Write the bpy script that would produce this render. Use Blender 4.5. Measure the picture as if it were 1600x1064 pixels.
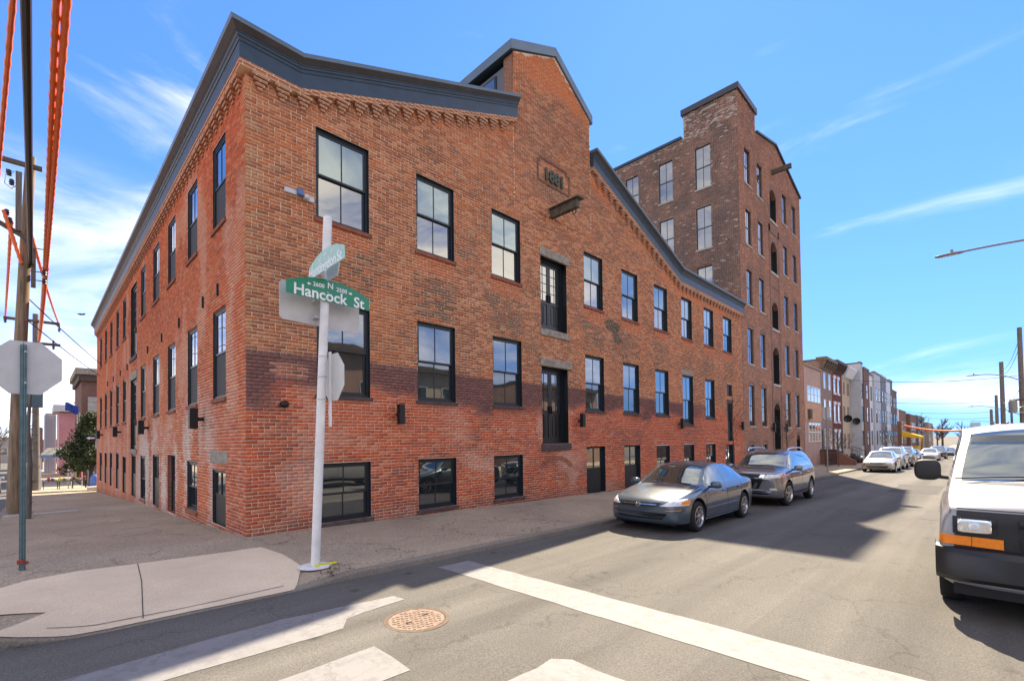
import bpy, bmesh, math, random
import numpy as np
from mathutils import Vector, Matrix
from mathutils.bvhtree import BVHTree
R = math.radians
random.seed(7)
rng = np.random.default_rng(11)
scene = bpy.context.scene
for o in list(bpy.data.objects):
    bpy.data.objects.remove(o)
COL = scene.collection

# ------------------------------------------------------------------ camera
CAM = np.array([-2.83, -9.95, 1.80])
cam_d = bpy.data.cameras.new("camera")
cam = bpy.data.objects.new("camera", cam_d)
COL.objects.link(cam)
yaw, pit, rol = R(44.61529), R(1.01924), R(-0.70384)
d_ = Vector((math.cos(pit) * math.cos(yaw), math.cos(pit) * math.sin(yaw), math.sin(pit)))
r0_ = Vector((math.sin(yaw), -math.cos(yaw), 0))
u0_ = r0_.cross(d_)
r_ = r0_ * math.cos(rol) + u0_ * math.sin(rol)
u_ = -r0_ * math.sin(rol) + u0_ * math.cos(rol)
mw = Matrix.Identity(4)
for i in range(3):
    mw[i][0] = r_[i]; mw[i][1] = u_[i]; mw[i][2] = -d_[i]; mw[i][3] = CAM[i]
cam.matrix_world = mw
cam_d.sensor_width = 36.0
cam_d.lens = 36.0 * 733.7206 / 1600.0
cam_d.shift_y = (673.1087 - 532.0) / 1600.0
cam_d.clip_start = 0.05
cam_d.clip_end = 5000
scene.camera = cam

# ------------------------------------------------------------------ world, sun, exposure
SUN_AZ = math.atan2(0.357, 0.88)          # from +X towards +Y
SUN_EL = math.atan2(1.0, math.hypot(0.357, 0.88))
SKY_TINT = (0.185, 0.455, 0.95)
CLOUD_OFF = (16.4511, 2.3013, 9.5247)  # keeps the view clear; unseen cloud banks light the shaded walls
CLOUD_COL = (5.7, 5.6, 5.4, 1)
world = bpy.data.worlds.new("World")
scene.world = world
world.use_nodes = True
wt = world.node_tree
for n in list(wt.nodes): wt.nodes.remove(n)
w_out = wt.nodes.new('ShaderNodeOutputWorld')
w_bg = wt.nodes.new('ShaderNodeBackground')
sky = wt.nodes.new('ShaderNodeTexSky')
sky.sky_type = 'NISHITA'
sky.sun_disc = False
sky.sun_elevation = SUN_EL
sky.sun_rotation = math.pi / 2 - SUN_AZ
sky.altitude = 0
sky.air_density = 1.0
sky.dust_density = 0.05
sky.ozone_density = 3.0
def wmath(op, a, b):
    n = wt.nodes.new('ShaderNodeVectorMath'); n.operation = op
    for i, v in enumerate((a, b)):
        if hasattr(v, 'is_linked'): wt.links.new(v, n.inputs[i])
        else: n.inputs[i].default_value = v
    return n.outputs[0]
# soften the range of the sky so that the glare round the sun and the horizon do not burn out
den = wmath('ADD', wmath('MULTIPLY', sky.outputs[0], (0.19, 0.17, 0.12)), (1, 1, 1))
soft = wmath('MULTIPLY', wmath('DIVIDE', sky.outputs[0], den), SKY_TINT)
# broken cloud added mostly out of view to brighten the shade, with finer wisps
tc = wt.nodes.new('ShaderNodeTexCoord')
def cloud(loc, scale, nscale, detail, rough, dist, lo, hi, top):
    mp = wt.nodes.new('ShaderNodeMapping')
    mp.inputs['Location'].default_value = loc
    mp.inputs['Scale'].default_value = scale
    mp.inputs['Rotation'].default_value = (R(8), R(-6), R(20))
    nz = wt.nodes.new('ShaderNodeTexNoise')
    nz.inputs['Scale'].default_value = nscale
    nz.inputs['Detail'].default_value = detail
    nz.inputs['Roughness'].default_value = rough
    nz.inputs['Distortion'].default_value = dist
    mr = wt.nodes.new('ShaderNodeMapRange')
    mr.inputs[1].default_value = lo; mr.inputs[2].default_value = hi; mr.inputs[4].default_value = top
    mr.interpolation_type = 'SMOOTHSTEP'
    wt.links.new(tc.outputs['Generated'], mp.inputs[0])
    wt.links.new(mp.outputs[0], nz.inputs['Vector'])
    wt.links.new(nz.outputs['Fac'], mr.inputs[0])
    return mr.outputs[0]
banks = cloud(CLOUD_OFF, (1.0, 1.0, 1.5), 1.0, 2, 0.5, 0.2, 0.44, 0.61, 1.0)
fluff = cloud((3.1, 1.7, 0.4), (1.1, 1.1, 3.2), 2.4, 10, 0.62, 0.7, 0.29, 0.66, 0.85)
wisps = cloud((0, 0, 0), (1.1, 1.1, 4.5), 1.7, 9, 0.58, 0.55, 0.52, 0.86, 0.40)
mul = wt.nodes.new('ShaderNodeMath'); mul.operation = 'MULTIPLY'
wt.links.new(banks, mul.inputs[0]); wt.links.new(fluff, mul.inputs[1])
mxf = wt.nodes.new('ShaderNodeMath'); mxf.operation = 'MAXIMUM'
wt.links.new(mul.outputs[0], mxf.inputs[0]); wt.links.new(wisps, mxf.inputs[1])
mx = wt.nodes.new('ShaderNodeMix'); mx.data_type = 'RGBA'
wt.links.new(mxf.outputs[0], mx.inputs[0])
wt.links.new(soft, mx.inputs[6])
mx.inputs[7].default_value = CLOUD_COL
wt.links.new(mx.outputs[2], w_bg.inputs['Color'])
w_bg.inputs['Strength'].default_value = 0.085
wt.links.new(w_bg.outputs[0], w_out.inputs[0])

sun_d = bpy.data.lights.new("sun", 'SUN')
sun_d.energy = 2.0
sun_d.angle = R(0.53)
sun_d.color = (1.0, 0.965, 0.91)
sun = bpy.data.objects.new("sun", sun_d)
COL.objects.link(sun)
sdir = Vector((0.88, 0.357, 1.0)).normalized()
sun.rotation_euler = sdir.to_track_quat('Z', 'Y').to_euler()
sun.location = (20, 10, 60)

scene.view_settings.view_transform = 'Standard'
scene.view_settings.look = 'None'
scene.view_settings.exposure = 2.78
scene.view_settings.gamma = 1.0
scene.view_settings.use_white_balance = True       # the camera's daylight-shade white balance
scene.view_settings.white_balance_temperature = 8500
scene.view_settings.white_balance_tint = 10
scene.view_settings.use_curve_mapping = False

# ------------------------------------------------------------------ helpers: materials
def nd(t, typ, **kw):
    n = t.nodes.new(typ)
    for k, v in kw.items():
        setattr(n, k, v)
    return n
MATS = {}
def mat(name, col, rough=0.6, metal=0.0, spec=0.5, noise=0.0, nscale=6.0, bump=0.0, bscale=60.0,
        coat=0.0, ior=1.45, emit=0.0, dark=None, trans=0.0, stretch=(1, 1, 1)):
    """principled material with optional colour mottling and fine relief"""
    if name in MATS: return MATS[name]
    m = bpy.data.materials.new(name); m.use_nodes = True
    t = m.node_tree; b = t.nodes['Principled BSDF']
    b.inputs['Base Color'].default_value = (*col, 1)
    b.inputs['Roughness'].default_value = rough
    b.inputs['Metallic'].default_value = metal
    b.inputs['IOR'].default_value = ior
    b.inputs['Specular IOR Level'].default_value = spec
    b.inputs['Coat Weight'].default_value = coat
    b.inputs['Coat Roughness'].default_value = 0.04
    b.inputs['Transmission Weight'].default_value = trans
    if noise > 0 or bump > 0:
        c = nd(t, 'ShaderNodeTexCoord'); mpp = nd(t, 'ShaderNodeMapping')
        mpp.inputs['Scale'].default_value = stretch
        t.links.new(c.outputs['Object'], mpp.inputs[0])
    if noise > 0:
        n = nd(t, 'ShaderNodeTexNoise'); n.inputs['Scale'].default_value = nscale
        n.inputs['Detail'].default_value = 8; n.inputs['Roughness'].default_value = 0.62
        t.links.new(mpp.outputs[0], n.inputs['Vector'])
        mr = nd(t, 'ShaderNodeMapRange')
        mr.inputs[1].default_value = 0.3; mr.inputs[2].default_value = 0.7
        t.links.new(n.outputs['Fac'], mr.inputs[0])
        mix = nd(t, 'ShaderNodeMix', data_type='RGBA')
        dk = dark if dark else tuple(c_ * (1 - noise) for c_ in col)
        mix.inputs[6].default_value = (*dk, 1)
        mix.inputs[7].default_value = (*[min(1, c_ * (1 + noise * 0.6)) for c_ in col], 1)
        t.links.new(mr.outputs[0], mix.inputs[0])
        t.links.new(mix.outputs[2], b.inputs['Base Color'])
    if bump > 0:
        n2 = nd(t, 'ShaderNodeTexNoise'); n2.inputs['Scale'].default_value = bscale
        n2.inputs['Detail'].default_value = 6
        t.links.new(mpp.outputs[0], n2.inputs['Vector'])
        bp = nd(t, 'ShaderNodeBump'); bp.inputs['Strength'].default_value = bump
        bp.inputs['Distance'].default_value = 0.01
        t.links.new(n2.outputs['Fac'], bp.inputs['Height'])
        t.links.new(bp.outputs[0], b.inputs['Normal'])
    MATS[name] = m
    return m

def glass_mat(name, col=(0.02, 0.027, 0.03), refl=0.35, wav=0.02, tint=(0.9, 0.96, 1.0)):
    """dark window glass seen from outside: mirror-like coat over a dark room"""
    if name in MATS: return MATS[name]
    m = bpy.data.materials.new(name); m.use_nodes = True
    t = m.node_tree; b = t.nodes['Principled BSDF']
    b.inputs['Base Color'].default_value = (*col, 1)
    b.inputs['Roughness'].default_value = 0.03
    b.inputs['IOR'].default_value = 1.6
    g = nd(t, 'ShaderNodeBsdfGlossy'); g.inputs['Roughness'].default_value = 0.012
    g.inputs['Color'].default_value = (*tint, 1)
    fr = nd(t, 'ShaderNodeFresnel'); fr.inputs['IOR'].default_value = 1.55
    ma = nd(t, 'ShaderNodeMath', operation='MULTIPLY_ADD')
    ma.inputs[1].default_value = 1.0 - refl; ma.inputs[2].default_value = refl
    t.links.new(fr.outputs[0], ma.inputs[0])
    ms = nd(t, 'ShaderNodeMixShader')
    t.links.new(ma.outputs[0], ms.inputs[0])
    t.links.new(b.outputs[0], ms.inputs[1]); t.links.new(g.outputs[0], ms.inputs[2])
    t.links.new(ms.outputs[0], t.nodes['Material Output'].inputs[0])
    if wav > 0:
        c = nd(t, 'ShaderNodeTexCoord')
        n2 = nd(t, 'ShaderNodeTexNoise'); n2.inputs['Scale'].default_value = 1.6
        n2.inputs['Detail'].default_value = 1
        t.links.new(c.outputs['Object'], n2.inputs['Vector'])
        bp = nd(t, 'ShaderNodeBump'); bp.inputs['Strength'].default_value = wav
        bp.inputs['Distance'].default_value = 0.3
        t.links.new(n2.outputs['Fac'], bp.inputs['Height'])
        for s in (b.inputs['Normal'], g.inputs['Normal'], fr.inputs['Normal']):
            t.links.new(bp.outputs[0], s)
    MATS[name] = m
    return m

def brick_tex(name, c1, c2, mortar, scale=1.0, dirt=0.5, dirtcol=(0.05, 0.035, 0.03), bw=0.215, bh=0.071, patch=None):
    """brickwork too far away to pick the bricks apart"""
    if name in MATS: return MATS[name]
    m = bpy.data.materials.new(name); m.use_nodes = True
    t = m.node_tree; b = t.nodes['Principled BSDF']
    b.inputs['Roughness'].default_value = 0.9
    b.inputs['Specular IOR Level'].default_value = 0.2
    c = nd(t, 'ShaderNodeTexCoord'); sp = nd(t, 'ShaderNodeSeparateXYZ')
    t.links.new(c.outputs['Object'], sp.inputs[0])
    ad = nd(t, 'ShaderNodeMath', operation='ADD')
    t.links.new(sp.outputs[0], ad.inputs[0]); t.links.new(sp.outputs[1], ad.inputs[1])
    cb = nd(t, 'ShaderNodeCombineXYZ')
    t.links.new(ad.outputs[0], cb.inputs[0]); t.links.new(sp.outputs[2], cb.inputs[1])
    br = nd(t, 'ShaderNodeTexBrick')
    br.inputs['Color1'].default_value = (*c1, 1); br.inputs['Color2'].default_value = (*c2, 1)
    br.inputs['Mortar'].default_value = (*mortar, 1)
    br.inputs['Scale'].default_value = 1.0 / scale
    br.inputs['Mortar Size'].default_value = 0.009; br.inputs['Mortar Smooth'].default_value = 0.2
    br.inputs['Brick Width'].default_value = bw; br.inputs['Row Height'].default_value = bh
    t.links.new(cb.outputs[0], br.inputs['Vector'])
    n = nd(t, 'ShaderNodeTexNoise'); n.inputs['Scale'].default_value = 0.8; n.inputs['Detail'].default_value = 12
    n.inputs['Roughness'].default_value = 0.78
    t.links.new(c.outputs['Object'], n.inputs['Vector'])
    mr = nd(t, 'ShaderNodeMapRange'); mr.inputs[1].default_value = 0.45; mr.inputs[2].default_value = 0.72
    mr.inputs[4].default_value = dirt
    t.links.new(n.outputs['Fac'], mr.inputs[0])
    mix = nd(t, 'ShaderNodeMix', data_type='RGBA'); mix.inputs[7].default_value = (*dirtcol, 1)
    t.links.new(mr.outputs[0], mix.inputs[0]); t.links.new(br.outputs['Color'], mix.inputs[6])
    last = mix.outputs[2]
    if patch:
        n3 = nd(t, 'ShaderNodeTexNoise'); n3.inputs['Scale'].default_value = 0.9; n3.inputs['Detail'].default_value = 12
        n3.inputs['Roughness'].default_value = 0.75
        mp3 = nd(t, 'ShaderNodeMapping'); mp3.inputs['Location'].default_value = (31, 7, 3)
        t.links.new(c.outputs['Object'], mp3.inputs[0]); t.links.new(mp3.outputs[0], n3.inputs['Vector'])
        mr3 = nd(t, 'ShaderNodeMapRange'); mr3.inputs[1].default_value = 0.56; mr3.inputs[2].default_value = 0.66
        mr3.inputs[4].default_value = 0.6
        t.links.new(n3.outputs['Fac'], mr3.inputs[0])
        mix3 = nd(t, 'ShaderNodeMix', data_type='RGBA'); mix3.inputs[7].default_value = (*patch, 1)
        t.links.new(mr3.outputs[0], mix3.inputs[0]); t.links.new(last, mix3.inputs[6])
        last = mix3.outputs[2]
    t.links.new(last, b.inputs['Base Color'])
    bp = nd(t, 'ShaderNodeBump'); bp.inputs['Strength'].default_value = 0.6; bp.inputs['Distance'].default_value = 0.01
    inv = nd(t, 'ShaderNodeMath', operation='SUBTRACT'); inv.inputs[0].default_value = 1.0
    t.links.new(br.outputs['Fac'], inv.inputs[1]); t.links.new(inv.outputs[0], bp.inputs['Height'])
    t.links.new(bp.outputs[0], b.inputs['Normal'])
    MATS[name] = m
    return m

# ------------------------------------------------------------------ helpers: geometry
def wloc(o):
    v = Vector((0, 0, 0))
    while o is not None:
        v += o.location; o = o.parent
    return v

class MB:
    """collects faces and links them as ONE mesh object"""
    def __init__(s):
        s.v = []; s.f = []; s.mi = []
    def add(s, vs, fs, mi=0):
        k = len(s.v); s.v += [tuple(p) for p in vs]
        s.f += [tuple(i + k for i in f) for f in fs]; s.mi += [mi] * len(fs)
        return s
    def box(s, x0, x1, y0, y1, z0, z1, mi=0):
        if x0 > x1: x0, x1 = x1, x0
        if y0 > y1: y0, y1 = y1, y0
        if z0 > z1: z0, z1 = z1, z0
        return s.add([(x0, y0, z0), (x1, y0, z0), (x1, y1, z0), (x0, y1, z0), (x0, y0, z1), (x1, y0, z1), (x1, y1, z1), (x0, y1, z1)],
              [(0, 3, 2, 1), (4, 5, 6, 7), (0, 1, 5, 4), (1, 2, 6, 5), (2, 3, 7, 6), (3, 0, 4, 7)], mi)
    def hexa(s, p, mi=0):
        """8 points: bottom ring 0-3, top ring 4-7"""
        return s.add(p, [(0, 3, 2, 1), (4, 5, 6, 7), (0, 1, 5, 4), (1, 2, 6, 5), (2, 3, 7, 6), (3, 0, 4, 7)], mi)
    def prism(s, poly, fn, a, b, mi=0):
        """polygon (p,q) extruded from a to b through fn(p,q,t)->xyz"""
        n = len(poly)
        vs = [fn(p, q, a) for p, q in poly] + [fn(p, q, b) for p, q in poly]
        fs = [tuple(range(n - 1, -1, -1)), tuple(range(n, 2 * n))]
        for i in range(n):
            j = (i + 1) % n; fs.append((i, j, n + j, n + i))
        return s.add(vs, fs, mi)
    def tube(s, pts, r, n=8, cap=True, mi=0):
        pts = [Vector(p) for p in pts]; rs = r if isinstance(r, (list, tuple)) else [r] * len(pts)
        vs = []; fs = []
        up = Vector((0, 0, 1))
        t0 = (pts[1] - pts[0]).normalized()
        if abs(t0.dot(up)) > 0.95: up = Vector((1, 0, 0))
        for i, p in enumerate(pts):
            a = pts[max(0, i - 1)]; b = pts[min(len(pts) - 1, i + 1)]
            t = (b - a)
            t = t.normalized() if t.length > 1e-9 else t0
            e = up - t * up.dot(t)
            if e.length < 1e-4: e = Vector((0, 1, 0)) - t * t.y
            e.normalize(); g = t.cross(e)
            for k in range(n):
                an = 2 * math.pi * k / n
                vs.append(p + (e * math.cos(an) + g * math.sin(an)) * rs[i])
        for i in range(len(pts) - 1):
            for k in range(n):
                l = (k + 1) % n
                fs.append((i * n + k, i * n + l, (i + 1) * n + l, (i + 1) * n + k))
        if cap:
            fs.append(tuple(range(n - 1, -1, -1))); fs.append(tuple((len(pts) - 1) * n + k for k in range(n)))
        return s.add(vs, fs, mi)
    def lathe(s, prof, c, axis='z', n=24, mi=0, close=False):
        """profile (r,h) turned round an axis through c"""
        vs = []; fs = []
        for r, h in prof:
            for k in range(n):
                a = 2 * math.pi * k / n; p, q = r * math.cos(a), r * math.sin(a)
                if axis == 'z': vs.append((c[0] + p, c[1] + q, c[2] + h))
                elif axis == 'y': vs.append((c[0] + p, c[1] + h, c[2] + q))
                else: vs.append((c[0] + h, c[1] + p, c[2] + q))
        m = len(prof)
        for i in range(m - 1 if not close else m):
            j = (i + 1) % m
            for k in range(n):
                l = (k + 1) % n
                fs.append((i * n + k, i * n + l, j * n + l, j * n + k))
        return s.add(vs, fs, mi)
    def sell(s, c, r, e=0.6, nu=20, nv=12, mi=0, rotz=0.0):
        """superellipsoid: rounded box / egg"""
        sg = lambda x, p: math.copysign(abs(x) ** p, x)
        vs = []; fs = []
        for j in range(nv + 1):
            ph = -math.pi / 2 + math.pi * j / nv
            for i in range(nu):
                th = 2 * math.pi * i / nu
                x = r[0] * sg(math.cos(ph), e) * sg(math.cos(th), e); y = r[1] * sg(math.cos(ph), e) * sg(math.sin(th), e)
                z = r[2] * sg(math.sin(ph), e)
                x, y = x * math.cos(rotz) - y * math.sin(rotz), x * math.sin(rotz) + y * math.cos(rotz)
                vs.append((c[0] + x, c[1] + y, c[2] + z))
        for j in range(nv):
            for i in range(nu):
                k = (i + 1) % nu
                fs.append((j * nu + i, j * nu + k, (j + 1) * nu + k, (j + 1) * nu + i))
        return s.add(vs, fs, mi)
    def build(s, name, mats, parent=None, smooth=False, sharp=35, bevel=0.0):
        me = bpy.data.meshes.new(name)
        off = wloc(parent) if parent is not None else Vector((0, 0, 0))
        me.from_pydata([(p[0] - off.x, p[1] - off.y, p[2] - off.z) for p in s.v], [], s.f)
        if not isinstance(mats, (list, tuple)): mats = [mats]
        for m in mats: me.materials.append(m)
        if len(mats) > 1: me.polygons.foreach_set('material_index', s.mi)
        if smooth:
            me.polygons.foreach_set('use_smooth', [True] * len(me.polygons))
            me.set_sharp_from_angle(angle=R(sharp))
        me.update()
        o = bpy.data.objects.new(name, me); COL.objects.link(o)
        if parent is not None: o.parent = parent
        if bevel > 0:
            bm_ = o.modifiers.new('bevel', 'BEVEL'); bm_.width = bevel; bm_.segments = 2; bm_.limit_method = 'ANGLE'
        return o

def thing(name, label, cat, loc=(0, 0, 0), group=None):
    o = bpy.data.objects.new(name, None); COL.objects.link(o)
    o.empty_display_size = 0.2
    o.location = loc; o['label'] = label; o['category'] = cat
    if group: o['group'] = group
    return o
def tag(o, label, cat, group=None):
    o['label'] = label; o['category'] = cat
    if group: o['group'] = group
    return o
def setting(o):
    o['kind'] = 'structure'; return o
def part_empty(name, parent):
    o = bpy.data.objects.new(name, None); COL.objects.link(o); o.parent = parent
    o.empty_display_size = 0.1
    return o
def copy_tree(o, parent=None):
    c = o.copy(); COL.objects.link(c); c.parent = parent
    for ch in o.children: copy_tree(ch, c)
    return c
def text_mesh(body, size, extrude, align='CENTER', offset=0.0):
    """lettering as a mesh in the XY plane"""
    cu = bpy.data.curves.new('lettering', 'FONT'); cu.body = body; cu.size = size; cu.extrude = extrude; cu.offset = offset
    cu.align_x = align; cu.align_y = 'CENTER'; cu.resolution_u = 3
    ob = bpy.data.objects.new('lettering', cu); COL.objects.link(ob)
    dg = bpy.context.evaluated_depsgraph_get(); dg.update()
    me = bpy.data.meshes.new_from_object(ob.evaluated_get(dg))
    bpy.data.objects.remove(ob); bpy.data.curves.remove(cu)
    return me

# ---- value noise for per-brick colours
_tab = rng.random((64, 64))
def vnoise(x, y):
    xi = np.floor(x).astype(int); yi = np.floor(y).astype(int)
    fx = x - xi; fy = y - yi
    fx = fx * fx * (3 - 2 * fx); fy = fy * fy * (3 - 2 * fy)
    g = lambda a, b: _tab[a % 64, b % 64]
    return (g(xi, yi) * (1 - fx) + g(xi + 1, yi) * fx) * (1 - fy) + (g(xi, yi + 1) * (1 - fx) + g(xi + 1, yi + 1) * fx) * fy
def fbm(x, y, o=4):
    s = 0; a = 0.5; t = 0
    for i in range(o):
        s = s + a * vnoise(x * 2 ** i + 17.3 * i, y * 2 ** i + 5.1 * i); t += a; a *= 0.5
    return s / t
def sstep(a, b, x):
    t = np.clip((x - a) / (b - a), 0, 1); return t * t * (3 - 2 * t)

# ------------------------------------------------------------------ ground levels
def gz(x, y):
    """pavement level: the streets fall away from the corner"""
    x = max(-60.0, min(x, 300.0))
    return -0.017 * x + (-0.042 * min(y, 55.0) if y > 0 else 0.0)
KERB = 0.09
def rz(x, y): return gz(x, y) - KERB
# ------------------------------------------------------------------ materials
def col_attr_mat(name, rough=0.9, bump=0.5):
    m = bpy.data.materials.new(name); m.use_nodes = True
    t = m.node_tree; b = t.nodes['Principled BSDF']
    a = nd(t, 'ShaderNodeAttribute', attribute_name='Col')
    c = nd(t, 'ShaderNodeTexCoord')
    n = nd(t, 'ShaderNodeTexNoise'); n.inputs['Scale'].default_value = 22; n.inputs['Detail'].default_value = 7
    n.inputs['Roughness'].default_value = 0.7
    t.links.new(c.outputs['Object'], n.inputs['Vector'])
    mr = nd(t, 'ShaderNodeMapRange'); mr.inputs[1].default_value = 0.25; mr.inputs[2].default_value = 0.75
    mr.inputs[3].default_value = 0.72; mr.inputs[4].default_value = 1.25
    t.links.new(n.outputs['Fac'], mr.inputs[0])
    mu = nd(t, 'ShaderNodeMix', data_type='RGBA', blend_type='MULTIPLY'); mu.inputs[0].default_value = 1
    t.links.new(a.outputs['Color'], mu.inputs[6]); t.links.new(mr.outputs[0], mu.inputs[7])
    t.links.new(mu.outputs[2], b.inputs['Base Color'])
    b.inputs['Roughness'].default_value = rough; b.inputs['Specular IOR Level'].default_value = 0.2
    bp = nd(t, 'ShaderNodeBump'); bp.inputs['Strength'].default_value = bump; bp.inputs['Distance'].default_value = 0.006
    n2 = nd(t, 'ShaderNodeTexNoise'); n2.inputs['Scale'].default_value = 70; n2.inputs['Detail'].default_value = 4
    t.links.new(c.outputs['Object'], n2.inputs['Vector'])
    t.links.new(n2.outputs['Fac'], bp.inputs['Height']); t.links.new(bp.outputs[0], b.inputs['Normal'])
    MATS[name] = m
    return m
M_BRICK = col_attr_mat('brick_face')
M_MORTAR = col_attr_mat('mortar_joint', 0.95, 0.8)

def ground_mat(name, base, dark, light, sp_scale, sp_lo, sp_hi, blot=0.5, crack=0.0, streak=0.0, rough=0.92, bump=0.35):
    m = bpy.data.materials.new(name); m.use_nodes = True
    t = m.node_tree; b = t.nodes['Principled BSDF']
    b.inputs['Roughness'].default_value = rough; b.inputs['Specular IOR Level'].default_value = 0.25
    c = nd(t, 'ShaderNodeTexCoord')
    n = nd(t, 'ShaderNodeTexNoise'); n.inputs['Scale'].default_value = 0.45; n.inputs['Detail'].default_value = 10
    n.inputs['Roughness'].default_value = 0.65
    t.links.new(c.outputs['Object'], n.inputs['Vector'])
    mr = nd(t, 'ShaderNodeMapRange'); mr.inputs[1].default_value = 0.35; mr.inputs[2].default_value = 0.68
    mr.inputs[4].default_value = blot
    t.links.new(n.outputs['Fac'], mr.inputs[0])
    mix = nd(t, 'ShaderNodeMix', data_type='RGBA')
    mix.inputs[6].default_value = (*base, 1); mix.inputs[7].default_value = (*dark, 1)
    t.links.new(mr.outputs[0], mix.inputs[0])
    # aggregate speckle
    s = nd(t, 'ShaderNodeTexNoise'); s.inputs['Scale'].default_value = sp_scale; s.inputs['Detail'].default_value = 3
    s.inputs['Roughness'].default_value = 0.8
    t.links.new(c.outputs['Object'], s.inputs['Vector'])
    ms = nd(t, 'ShaderNodeMapRange'); ms.inputs[1].default_value = 0.3; ms.inputs[2].default_value = 0.7
    ms.inputs[3].default_value = sp_lo; ms.inputs[4].default_value = sp_hi
    t.links.new(s.outputs['Fac'], ms.inputs[0])
    mu = nd(t, 'ShaderNodeMix', data_type='RGBA', blend_type='MULTIPLY'); mu.inputs[0].default_value = 1
    t.links.new(mix.outputs[2], mu.inputs[6]); t.links.new(ms.outputs[0], mu.inputs[7])
    last = mu.outputs[2]
    # pale stones
    v = nd(t, 'ShaderNodeTexVoronoi'); v.inputs['Scale'].default_value = sp_scale * 1.6
    t.links.new(c.outputs['Object'], v.inputs['Vector'])
    lt = nd(t, 'ShaderNodeMath', operation='LESS_THAN'); lt.inputs[1].default_value = 0.22
    t.links.new(v.outputs['Distance'], lt.inputs[0])
    sc = nd(t, 'ShaderNodeMath', operation='MULTIPLY'); sc.inputs[1].default_value = 0.45
    t.links.new(lt.outputs[0], sc.inputs[0])
    mx2 = nd(t, 'ShaderNodeMix', data_type='RGBA'); mx2.inputs[7].default_value = (*light, 1)
    t.links.new(sc.outputs[0], mx2.inputs[0]); t.links.new(last, mx2.inputs[6])
    last = mx2.outputs[2]
    if crack > 0:
        vd = nd(t, 'ShaderNodeTexVoronoi', feature='DISTANCE_TO_EDGE'); vd.inputs['Scale'].default_value = 0.42
        wn = nd(t, 'ShaderNodeTexNoise'); wn.inputs['Scale'].default_value = 1.8; wn.inputs['Detail'].default_value = 6
        t.links.new(c.outputs['Object'], wn.inputs['Vector'])
        va = nd(t, 'ShaderNodeVectorMath', operation='ADD')
        vs = nd(t, 'ShaderNodeVectorMath', operation='SCALE'); vs.inputs['Scale'].default_value = 1.1
        t.links.new(wn.outputs['Color'], vs.inputs[0]); t.links.new(c.outputs['Object'], va.inputs[0]); t.links.new(vs.outputs[0], va.inputs[1])
        t.links.new(va.outputs[0], vd.inputs['Vector'])
        l2 = nd(t, 'ShaderNodeMapRange'); l2.inputs[1].default_value = 0.0; l2.inputs[2].default_value = 0.008
        l2.inputs[3].default_value = crack; l2.inputs[4].default_value = 0.0
        t.links.new(vd.outputs['Distance'], l2.inputs[0])
        mx3 = nd(t, 'ShaderNodeMix', data_type='RGBA'); mx3.inputs[7].default_value = (0.03, 0.027, 0.024, 1)
        t.links.new(l2.outputs[0], mx3.inputs[0]); t.links.new(last, mx3.inputs[6]); last = mx3.outputs[2]
    if streak > 0:
        sm = nd(t, 'ShaderNodeMapping'); sm.inputs['Scale'].default_value = (.05, .9, 1)
        t.links.new(c.outputs['Object'], sm.inputs[0])
        sn = nd(t, 'ShaderNodeTexNoise'); sn.inputs['Scale'].default_value = 1.3; sn.inputs['Detail'].default_value = 6; sn.inputs['Distortion'].default_value = .4
        t.links.new(sm.outputs[0], sn.inputs['Vector'])
        sr = nd(t, 'ShaderNodeMapRange'); sr.inputs[1].default_value = .35; sr.inputs[2].default_value = .65; sr.inputs[3].default_value = 1 - streak; sr.inputs[4].default_value = 1 + streak * .5
        t.links.new(sn.outputs['Fac'], sr.inputs[0])
        ml = nd(t, 'ShaderNodeMix', data_type='RGBA', blend_type='MULTIPLY'); ml.inputs[0].default_value = 1
        t.links.new(last, ml.inputs[6]); t.links.new(sr.outputs[0], ml.inputs[7]); last = ml.outputs[2]
        # scattered oil and gum spots
        ov = nd(t, 'ShaderNodeTexVoronoi'); ov.inputs['Scale'].default_value = 1.1
        t.links.new(c.outputs['Object'], ov.inputs['Vector'])
        orr = nd(t, 'ShaderNodeMapRange'); orr.inputs[1].default_value = .03; orr.inputs[2].default_value = .10; orr.inputs[3].default_value = .55; orr.inputs[4].default_value = 1
        t.links.new(ov.outputs['Distance'], orr.inputs[0])
        mo = nd(t, 'ShaderNodeMix', data_type='RGBA', blend_type='MULTIPLY'); mo.inputs[0].default_value = 1
        t.links.new(last, mo.inputs[6]); t.links.new(orr.outputs[0], mo.inputs[7]); last = mo.outputs[2]
    t.links.new(last, b.inputs['Base Color'])
    bp = nd(t, 'ShaderNodeBump'); bp.inputs['Strength'].default_value = bump; bp.inputs['Distance'].default_value = 0.008
    t.links.new(s.outputs['Fac'], bp.inputs['Height']); t.links.new(bp.outputs[0], b.inputs['Normal'])
    MATS[name] = m
    return m
M_ROAD = ground_mat('asphalt', (0.121, 0.115, 0.104), (0.091, 0.086, 0.078), (0.235, 0.22, 0.20), 62, 0.58, 1.40, 0.75, 0.40, streak=.30)
M_WALK = ground_mat('exposed_aggregate', (0.385, 0.305, 0.215), (0.255, 0.202, 0.145), (0.58, 0.48, 0.37), 30, 0.50, 1.48, 0.9, 0.6, bump=0.7)
M_PAD = ground_mat('ramp_concrete', (0.730, 0.585, 0.405), (0.500, 0.395, 0.275), (0.74, 0.62, 0.48), 60, 0.80, 1.15, 0.8, 0.0, bump=0.25)
M_KERB = ground_mat('kerb_concrete', (0.27, 0.23, 0.185), (0.15, 0.125, 0.10), (0.40, 0.36, 0.30), 50, 0.65, 1.25, 0.9, 0.0)
M_GROUND = mat('bare_ground', (0.12, 0.10, 0.075), 0.95, noise=0.4, nscale=0.2)

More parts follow.
